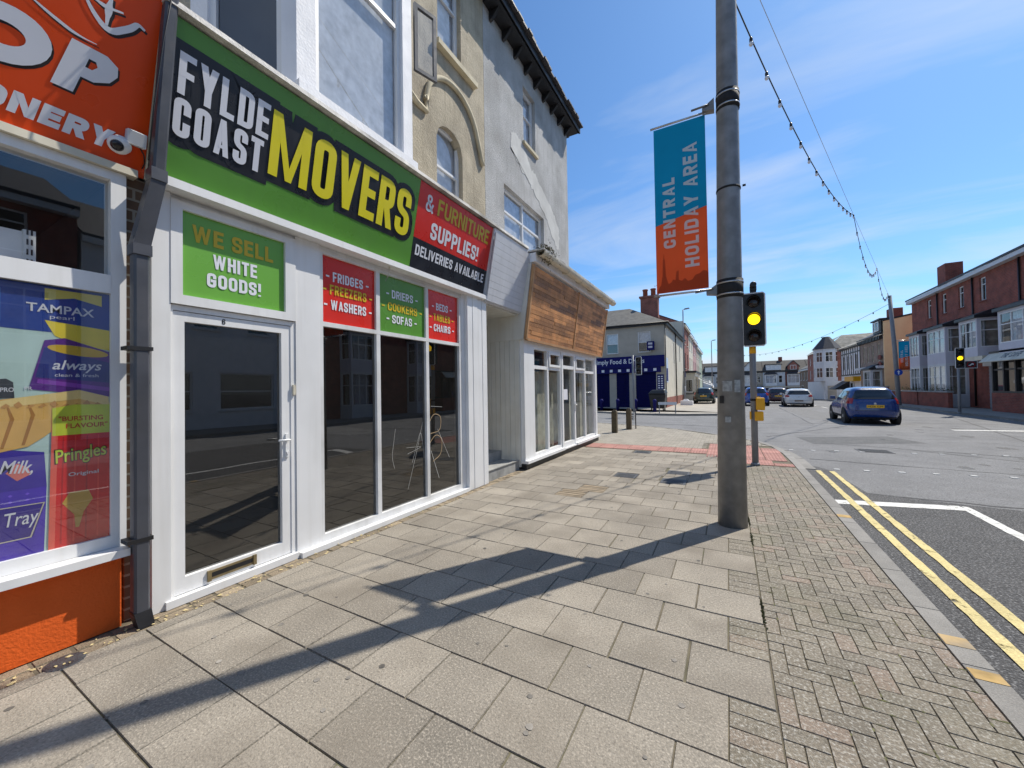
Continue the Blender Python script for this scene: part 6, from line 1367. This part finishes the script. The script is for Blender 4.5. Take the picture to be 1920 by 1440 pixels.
# ================================================================== FURTHER RIGHT: apricot gable, brown house, half-timbered house, turret house
ZR = lambda y: gz(y)+.1
t = thing('gable_house', 'brown house with dormer and bright apricot gable end', 'house', (12.2, 50, 0))
Fg = Fr((12.0, 52.6, ZR(50)), (0, -1, 0)); w = 6.9
b = MB(); ws = [(1.0, 1.5, 3.7, 5.3), (2.3, 2.8, 3.7, 5.3), (3.7, 4.2, 3.7, 5.3), (5.3, 5.8, 3.7, 5.3)]
b.wall(Fg, 0, w, -.3, 6.0, ws, .12); b.build('wall', 'brick_tan', t)
for q in ws: window(t, Fg, *q, .11, .07, (), (.5,), mf='cream_trim', mg='glass_dark')
gy = 45.69; b = MB(); b.hexa([(12.0, gy-.14, -.3), (20, gy-.14, -.3), (20, gy, -.3), (12.0, gy, -.3), (12.0, gy-.14, 6.2), (20, gy-.14, 6.2), (20, gy, 6.2), (12.0, gy, 6.2)]); b.poly(Fr((12.0, gy-.14, 0), (1, 0, 0)), [(0, 6.2), (8, 6.2), (8, 8.3), (3.5, 7.75), (0, 7.05)], -.14, 0); b.build('gable_wall', 'orange_render', t)
b = MB(); b.hexa([Fg.p(0, 5.95, .3), Fg.p(w, 5.95, .3), Fg.p(w, 8.2, -4), Fg.p(0, 8.2, -4), Fg.p(0, 6.05, .3), Fg.p(w, 6.05, .3), Fg.p(w, 8.3, -4), Fg.p(0, 8.3, -4)]); rf_ = b.build('roof', 'slate_dark', t)
MB().tube([(11.95, gy-.12, 7.08), (15.5, gy-.12, 7.78), (20, gy-.12, 8.33)], .08, 6).build('verge', 'black', t)
b = MB(); FDm = Fr(Fg.p(4.6, 0, .1), Fg.u); b.fb(FDm, 0, 2.2, 6.2, 7.3, -2, 0).fb(FDm, -.1, 2.35, 7.3, 7.42, -2.2, .15); dm = b.build('dormer', 'black', t); window(dm, Fr(FDm.p(0, 0, .2), FDm.u), .35, 1.85, 6.35, 7.2, .15, .08, (.5,), (), mg='glass')
MB().box(12.5, 13.3, gy-.1, gy+.9, 7.2, 8.1).build('chimney', 'brick_red', t)
for k in range(16): MB().fb(Fg, .1+k*.43, .28+k*.43, 5.6, 5.94, .0, .25).build('eaves_bracket', 'black', t)
bay_unit(t, Fg, 4.2, 6.4, .8, -.1, 2.9, .8, True, (.5,), 'black', 'pale_grey')
MB().fb(Fg, 0, w, 3.0, 3.25, .0, .45).build('string_course', 'pale_grey', t)
for q in (4.0, 3.4):
    e = [(6.35+.42*cos(k*2*pi/16), q+.22*sin(k*2*pi/16)) for k in range(16)]; b = MB(); b.poly(Fr(Fg.p(0, 0, .12), Fg.u), e, 0, .05); b.build('oval_plaque', 'brick_red', t)
t = thing('half_timbered_house', 'white house with black timber framing on the right side of the street', 'house', (12, 57, 0))
Ft = Fr((12.0, 60.4, ZR(57)), (0, -1, 0)); w = 7.75; b = MB(); ws = [(.9, 1.6, 3.4, 5.0), (2.7, 3.4, 3.4, 5.0), (4.1, 4.8, 3.4, 5.0), (6.0, 6.8, 3.4, 5.0)]
b.wall(Ft, 0, w, -.3, 5.9, ws, .1); b.face([Ft.p(0, -.3, 0), Ft.p(0, 5.9, 0), Ft.p(0, 5.9, -8), Ft.p(0, -.3, -8)]); b.build('wall', 'white_paint', t)
for q in ws: window(t, Ft, *q, .09, .06, (), (.6,), mg='glass_sky')
b = MB(); 
for k in range(10): b.fb(Ft, .05+k*.85, .19+k*.85, 2.9, 5.8, .002, .04)
b.fb(Ft, 0, w, 2.75, 2.9, .0, .05).fb(Ft, 0, w, 5.2, 5.32, .0, .045).fb(Ft, 0, w, 5.75, 5.9, 0, .2); b.build('timber_frame', 'black', t)
b = MB(); b.hexa([Ft.p(0, 5.85, .4), Ft.p(w, 5.85, .4), Ft.p(w, 8.0, -4), Ft.p(0, 8.0, -4), Ft.p(0, 5.95, .4), Ft.p(w, 5.95, .4), Ft.p(w, 8.1, -4), Ft.p(0, 8.1, -4)]); b.build('roof', 'tile_pale', t)
MB().fb(Ft, 4.2, w, 2.1, 2.6, .0, .6).build('shop_sign', 'yellow_box', t)
b = MB(); b.hexa([Ft.p(.3, 1.2, 1.3), Ft.p(3.6, 1.2, 1.3), Ft.p(3.6, 1.2, .0), Ft.p(.3, 1.2, .0), Ft.p(.3, 1.3, 1.3), Ft.p(3.6, 1.3, 1.3), Ft.p(3.6, 2.2, .0), Ft.p(.3, 2.2, .0)]); b.build('awning', 'black', t)
MB().fb(Ft, 4.0, 5.6, -.2, 2.0, -.0, .1).build('door', 'pale_grey', t); MB().fb(Ft, 4.4, 5.2, .9, 1.9, .101, .12).build('door_glass', 'glass_dark', t)
t = thing('turret_house', 'grey and red corner house with octagonal turret on the right', 'house', (12, 72, 0))
yt0, yt1 = 64.0, 76.0; zt = ZR(70); Fu_ = Fr((11.0, yt1, zt), (0, -1, 0)); w = yt1-yt0
b = MB(); ws = [(1.6, 2.5, 2.9, 4.2), (4.6, 5.5, 2.9, 4.2), (7.6, 8.5, 2.9, 4.2), (1.6, 2.5, 4.9, 6.0), (4.6, 5.5, 4.9, 6.0), (7.6, 8.5, 4.9, 6.0)]
b.wall(Fu_, 0, w-1, 2.5, 6.65, ws, .12); Fv_ = Fr((11.8, yt0, zt), (1, 0, 0)); b.wall(Fv_, 0, 9, 2.5, 6.65, [], .1); b.fb(Fv_, .3, 9, 4.4, 4.6, .001, .05); b.build('wall', 'brick_red2', t)
for q in ws: window(t, Fu_, *q, .11, .07, (), (.5,), curtain='curtain')
b = MB(); b.fb(Fu_, 0, w-.4, -.3, 2.5, -.2, .05).fb(Fv_, -.8, 9, -.3, 2.5, -.2, .4); b.build('shopfront', 'pale_grey', t)
for k in range(5): window(t, Fr(Fv_.p(0, 0, .45), Fv_.u), .6+k*1.2, 1.75+k*1.2, .9, 1.9, .04, .05, (), (), mg='glass', curtain='white_paint', cd=-.01)
MB().fb(Fv_, -.6, .3, -.2, 1.9, .401, .42).build('door', 'greytan_render', t)
tcx, tcy, tr = 11.45, yt0+1.0, 1.45; oct_ = [(tcx+tr*cos(pi/8+k*pi/4), tcy+tr*sin(pi/8+k*pi/4)) for k in range(8)]
walls = MB(); wl_ = []
for k in range(8):
    a, c = oct_[(k+1) % 8], oct_[k]; A_ = Vector((a[0], a[1], zt)); C_ = Vector((c[0], c[1], zt)); Fq = Fr(C_, A_-C_); L = (A_-C_).length
    if Fq.n.dot(Vector((Fq.o.x-tcx, Fq.o.y-tcy, 0))) < 0: Fq = Fr(A_, C_-A_)
    walls.wall(Fq, 0, L, 2.5, 6.7, [(.15, L-.15, 2.95, 4.25), (.15, L-.15, 5.0, 6.3)], .06); wl_.append((Fq, L))
tw = walls.build('turret', 'pale_grey', t)
for k, (Fq, L) in enumerate(wl_):
    if Fq.n.y < .3 or Fq.n.x < 0:
        window(tw, Fq, .15, L-.15, 2.95, 4.25, .055, .06, (.5,), (.6,), mg='glass_dark'); window(tw, Fq, .15, L-.15, 5.0, 6.3, .055, .06, (.5,), (.6,), mg='glass_dark')
b = MB()
for k in range(8):
    ex = lambda q: (tcx+(q[0]-tcx)*1.12, tcy+(q[1]-tcy)*1.12)
    a, c = ex(oct_[k]), ex(oct_[(k+1) % 8])
    b.face([(a[0], a[1], zt+6.7), (c[0], c[1], zt+6.7), (tcx+(c[0]-tcx)*.22, tcy+(c[1]-tcy)*.22, zt+8.35), (tcx+(a[0]-tcx)*.22, tcy+(a[1]-tcy)*.22, zt+8.35)])
b.face([(tcx+(q[0]-tcx)*.246, tcy+(q[1]-tcy)*.246, zt+8.35) for q in oct_]); b.build('turret_roof', 'slate_dark', t)
b = MB(); b.face([(10.8, yt1, zt+6.6), (10.8, yt0+1.5, zt+6.6), (13.5, yt0+3.5, zt+8.7), (13.5, yt1, zt+8.7)]); b.face([(11.6, yt0-.3, zt+6.6), (22, yt0-.3, zt+6.6), (22, yt0+3.5, zt+8.9), (13.5, yt0+3.5, zt+8.7), (11.6, yt0+1.5, zt+7.0)]); b.build('roof', 'tile_pale', t)
t = house('brown_house', 'low brown brick house beyond the turret house', Fr((11.8, 90, ZR(84)), (0, -1, 0)), 11.0, 5.2, 'brick_brown', [(1, 2, 3.2, 4.6), (4, 5, 3.2, 4.6), (7, 8, 3.2, 4.6), (1, 4, .6, 2.3)], roofm='slate', roofh=2.0, chim=8)
# far terrace closing the street
zf = gz(105)-.1; cols = [('cream house with gabled dormer at the far left of the end terrace', 'cream_render'), ('pale house just left of the near pole in the end terrace', 'pale_grey'), ('white fronted house behind the near signal in the end terrace', 'white_paint'), ('fawn house with shop front in the middle of the end terrace', 'greytan_render'), ('pale grey house right of the middle of the end terrace', 'pale_grey'), ('red brick gabled house at the right of the end terrace', 'brick_red2'), ('cream gabled house furthest right in the end terrace', 'cream_render')]
for k, (lb, mt) in enumerate(cols):
    x0 = -9.5+k*4.1; F = Fr((x0, 104+.2*(k % 2), zf), (1, 0, 0)); w = 4.1
    t = thing('end_house', lb, 'house', (x0+2, 104, zf), 'houses of the terrace closing the street')
    ws = [(2.9, 3.6, 3.6, 5.2)]
    b = MB(); b.wall(F, 0, w, -.5, 6.3, ws, .1); b.fq(F, 0, w, -.5, 6.3, -8); b.build('wall', mt, t)
    window(t, F, *ws[0], .09, .07, (), (.5,), mg='glass_dark')
    bay_unit(t, F, .35, 2.5, .9, 2.9, 5.4, 3.5, True, (.34, .67), 'slate_dark', 'pale_grey')
    MB().fb(F, .1, w-.1, .5, 2.4, .0, .12).build('shopfront', 'black' if k % 2 else 'navy', t); MB().fb(F, .4, w-.5, .7, 2.1, .125, .13).build('shop_glass', 'glass_dark', t); MB().fb(F, 0, w, 2.45, 2.85, .0, .9).build('canopy', 'slate_dark' if k % 3 == 0 else 'greytan_render', t)
    b = MB(); b.hexa([F.p(0, 6.2, .3), F.p(w, 6.2, .3), F.p(w, 8.6, -4), F.p(0, 8.6, -4), F.p(0, 6.32, .3), F.p(w, 6.32, .3), F.p(w, 8.72, -4), F.p(0, 8.72, -4)]); b.face([F.p(0, 8.7, -4), F.p(w, 8.7, -4), F.p(w, 6, -8), F.p(0, 6, -8)]); b.build('roof', 'slate_brown', t)
    MB().fb(F, 0, w, 5.95, 6.19, .0, .25).build('gutter_board', 'black', t)
    if k % 3 == 1:
        b = MB(); b.fb(F, .6, 3.4, 6.3, 7.6, -2, .1); d_ = b.build('dormer', 'pale_grey', t); window(d_, Fr(F.p(0, 0, .2), F.u), .9, 3.1, 6.5, 7.4, .15, .07, (.34, .67), (), mg='glass_dark'); MB().fb(F, .4, 3.6, 7.6, 7.75, -2.4, .3).build('dormer_roof', 'slate_dark', d_)
    else:
        b = MB(); b.poly(F, [(.5, 6.3), (2.5, 6.3), (2.5, 7.2), (1.5, 8.3), (.5, 7.2)], -2.5, .12); d_ = b.build('gable', 'pale_grey' if k != 5 else 'brick_red2', t); window(d_, Fr(F.p(0, 0, .22), F.u), .95, 2.05, 6.4, 7.4, .15, .07, (.5,), (), mg='glass_dark')
        b = MB(); b.hexa([F.p(.3, 7.0, .25), F.p(1.5, 8.3, .25), F.p(1.5, 8.3, -2.6), F.p(.3, 7.0, -2.6), F.p(.3, 7.18, .25), F.p(1.5, 8.5, .25), F.p(1.5, 8.5, -2.6), F.p(.3, 7.18, -2.6)]).hexa([F.p(1.5, 8.3, .25), F.p(2.7, 7.0, .25), F.p(2.7, 7.0, -2.6), F.p(1.5, 8.3, -2.6), F.p(1.5, 8.5, .25), F.p(2.7, 7.18, .25), F.p(2.7, 7.18, -2.6), F.p(1.5, 8.5, -2.6)]); b.build('gable_roof', 'slate_dark', d_)
    if k % 2 == 0: MB().fb(F, 3.3, 4.0, 8.2, 9.5, -4.4, -3.6).build('chimney', 'brick_red', t)

# ================================================================== CARS
def interp(tab, z):
    for i in range(len(tab)-1):
        (a, va), (b_, vb) = tab[i], tab[i+1]
        if z <= b_: 
            t = max(0, min(1, (z-a)/(b_-a))); t = t*t*(3-2*t)*.5+t*.5; return va+(vb-va)*t
    return tab[-1][1]
def car(label, loc, rot, L=4.0, Wd=1.72, H=1.45, paintm=None, plate='PK55 CPF', style='hatch', lamp='high', plate_m='plate', group='cars on the street'):
    """local: rear bumper at y=0 facing -y, nose at y=L"""
    t = thing('car', label, 'car', (0, 0, 0), group)
    k = H/1.45; hw = Wd/2
    zb = .90*k
    rear = [(.22*k, .12), (.34*k, .03), (.5*k, 0), (.72*k, .02), (.9*k, .07), (1.0*k, .15), (1.3*k, .38 if style == 'hatch' else .30), (1.40*k, .52), (1.45*k, .95)]
    front = [(.22*k, L-.12), (.36*k, L-.02), (.5*k, L), (.66*k, L-.06), (.80*k, L-.45), (.9*k, L-1.0), (1.0*k, L-1.25), (1.3*k, L-1.85), (1.40*k, L-2.1), (1.45*k, L-2.4)]
    wid = [(.22*k, hw*.92), (.36*k, hw*.985), (.55*k, hw), (.75*k, hw*.985), (.9*k, hw*.94), (1.0*k, hw*.90), (1.3*k, hw*.76), (1.40*k, hw*.66), (1.45*k, hw*.40)]
    def pt(x_, y_, z): return Vector((x_, y_, z))
    def slice_(z):
        yr, yf, w = interp(rear, z), interp(front, z), interp(wid, z); return yr, yf, w
    n = 5.0
    def S_(th, z):
        yr, yf, w = slice_(z); c, s = cos(th), sin(th); q = 2/n
        return Vector((w*math.copysign(abs(c)**q, c), (yr+yf)/2+(yf-yr)/2*math.copysign(abs(s)**q, s), z))
    def P_rear(a, z, off=0):
        yr, yf, w = slice_(z); return Vector((a*w, (yr+yf)/2-(yf-yr)/2*(1-abs(a)**n)**(1/n)-off, z))
    def P_side(y, z, sgn, off=0):
        yr, yf, w = slice_(z); b_ = max(-.9999, min(.9999, (y-(yr+yf)/2)/((yf-yr)/2))); return Vector((sgn*(w*(1-abs(b_)**n)**(1/n)+off), y, z))
    b = MB(); zs = [.22, .28, .36, .45, .55, .65, .75, .82, .88, .92, .96, 1.0, 1.06, 1.12, 1.18, 1.24, 1.3, 1.35, 1.39, 1.42, 1.44, 1.45]; N = 56
    rows = []
    for z in zs:
        rows.append(len(b.v)); b.v += [S_(2*pi*i/N+.0001, z*k) for i in range(N)]
    for j in range(len(zs)-1):
        for i in range(N):
            i2 = (i+1) % N; b.f.append([rows[j]+i, rows[j]+i2, rows[j+1]+i2, rows[j+1]+i]); b.t.append(.5); b.sm.append(True)
    b.f.append([rows[-1]+i for i in range(N)]); b.t.append(.5); b.sm.append(True); b.f.append([rows[0]+i for i in reversed(range(N))]); b.t.append(.5); b.sm.append(False)
    b.build('body', paintm, t)
    def patch(fn, us, vs, name, m_, par=t):
        q = MB(); idx = {}
        for i, u in enumerate(us):
            for j, v in enumerate(vs): idx[i, j] = len(q.v); q.v.append(fn(u, v))
        for i in range(len(us)-1):
            for j in range(len(vs)-1): q.f.append([idx[i, j], idx[i+1, j], idx[i+1, j+1], idx[i, j+1]]); q.t.append(.5); q.sm.append(True)
        return q.build(name, m_, par)
    lin = lambda a, c, m_: [a+(c-a)*i/m_ for i in range(m_+1)]
    patch(lambda u, v: P_rear(u*(1-.10*(v-.98*k)/(.36*k)), v, .012), lin(-.86, .86, 16), lin(.98*k, 1.33*k, 6), 'rear_window', 'carglass')
    for s in (-1, 1):
        f1 = lambda u, v: P_side(u+(v-.96*k)*.55*(u-L*.45)/(L*.45)*-1, v, s, .008)
        patch(f1, lin(.62, 1.45, 8) if s > 0 else lin(.62, 1.45, 8), lin(.96*k, 1.3*k, 5), 'side_window', 'carglass')
        patch(f1, lin(1.53, L-1.45, 8), lin(.96*k, 1.3*k, 5), 'side_window', 'carglass')
        if lamp == 'high': patch(lambda u, v: P_rear(s*u, v, .014), lin(.80, .965, 5), lin(.80*k, 1.02*k, 5), 'tail_light', 'tail_red')
        else: patch(lambda u, v: P_rear(s*u, v, .014), lin(.66, .975, 7), lin(.80*k, .93*k, 4), 'tail_light', 'tail_red')
        patch(lambda u, v: P_side(u, v, s, .01), lin(.20, .40, 4), lin(.80*k, .96*k, 4), 'tail_light', 'tail_red')
        # door gap lines and sill
        patch(lambda u, v: P_side(u, v, s, .006), lin(.5, L-.6, 16), lin(.23*k, .33*k, 2), 'sill_trim', 'rubber')
        for y in (1.49, L-1.5): patch(lambda u, v: P_side(y+u, v, s, .003), [0, .014], lin(.36*k, .93*k, 8), 'door_gap', 'black')
        b = MB(); mx_ = s*(hw+.04); b.hexa([(mx_-.1, L-1.62, .93*k), (mx_+.1, L-1.62, .93*k), (mx_+.08, L-1.5, .95*k), (mx_-.1, L-1.5, .95*k), (mx_-.1, L-1.62, 1.08*k), (mx_+.09, L-1.62, 1.08*k), (mx_+.06, L-1.5, 1.05*k), (mx_-.1, L-1.5, 1.05*k)]); b.build('wing_mirror', paintm, t, bevel=.02)
        for y in (.80, L-.8):
            arch = MB(); arch.lathe((s*(hw-.175), y, .31), (s, 0, 0), [(.36, 0), (.36, .171)], 24); arch.build('wheel_arch', 'rubber', t)
            wh_ = MB(); wh_.lathe((s*(hw-.225), y, .31), (s, 0, 0), [(.28, 0), (.31, .03), (.31, .17), (.29, .2), (.21, .205)], 24); wo = wh_.build('wheel', 'rubber', t)
            rim = MB(); rim.lathe((s*(hw-.022), y, .31), (s, 0, 0), [(.205, 0), (.20, .012), (.16, .008), (.05, .02), (.01, .022)], 18); rim.build('rim', 'alloy', wo)
    patch(lambda u, v: P_rear(u, v, .02), lin(-.9, .9, 14), lin(.23*k, .29*k, 3), 'bumper_trim', 'rubber')
    patch(lambda u, v: P_rear(u, v, .004), lin(-.93, .93, 14), [.535*k, .548*k], 'bumper_gap', 'black')
    patch(lambda u, v: P_rear(u, v, .02), lin(-.5, .5, 8), [1.375*k, 1.395*k], 'spoiler', 'black')
    zp = .70*k if style == 'hatch' else .50*k; Fp = Fr(P_rear(0, zp, .02), (1, 0, 0))
    MB().fb(Fp, -.26, .26, -.056, .056, -.03, .0).build('number_plate', plate_m, t)
    b = MB(); ftext(b, Fp, -.235, .235, -.034, .034, plate, .002, .01); b.build('plate_lettering', 'black', t)
    lo_b = MB(); lo_b.lathe(P_rear(0, .80*k, .012), (0, -1, 0), [(.045, 0), (.045, .006), (.03, .01)], 14); lo_b.build('badge', 'alloy', t)
    b = MB(); b.box(-.32, -.28, .1, L-.4, .16*k, .23*k).box(.28, .32, .1, L-.4, .16*k, .23*k).box(-.5, .5, .3, L-.4, .18*k, .222*k); b.build('underbody', 'rubber', t)
    t.location = loc; t.rotation_euler = (0, 0, rot); return t
blue = paint('blue_car_paint', (.0005, .030, .165)); white = paint('white_car_paint', (.62, .64, .66)); maroon = paint('dark_maroon_paint', S(58, 18, 34)); redp = paint('red_car_paint', S(170, 22, 30)); green = paint('dark_green_paint', S(40, 54, 46)); blue2 = paint('mid_blue_paint', S(40, 80, 160))
car('blue hatchback nearest in the road, brake side towards the camera', (5.02, 20.2, -.1), radians(-1), 4.0, 1.72, 1.50, blue, 'PK56 CPF')
car('white hatchback with dark rear window further up the road', (4.55, 35.4, -.1), radians(-3), 4.3, 1.84, 1.36, white, 'MX21 TVA', 'suv', 'low', 'brick_tan')
car('dark maroon hatchback just left of the white car', (3.9, 42.0, -.1), radians(-2), 4.2, 1.78, 1.42, maroon, 'PJ09 KLM')
car('small red car glimpsed behind the near signal pole', (3.0, 52, gz(52)), radians(4), 4.0, 1.72, 1.5, redp, 'YD12 HRE')
car('mid blue car half hidden by the near signal pole', (1.95, 36.5, -.1), 0, 4.1, 1.8, 1.52, blue2, 'FN14 OWB')
car('dark green estate parked on the left pavement', (-1.95, 38.4, 0), radians(0), 4.3, 1.74, 1.44, green, 'NG04 BDO')
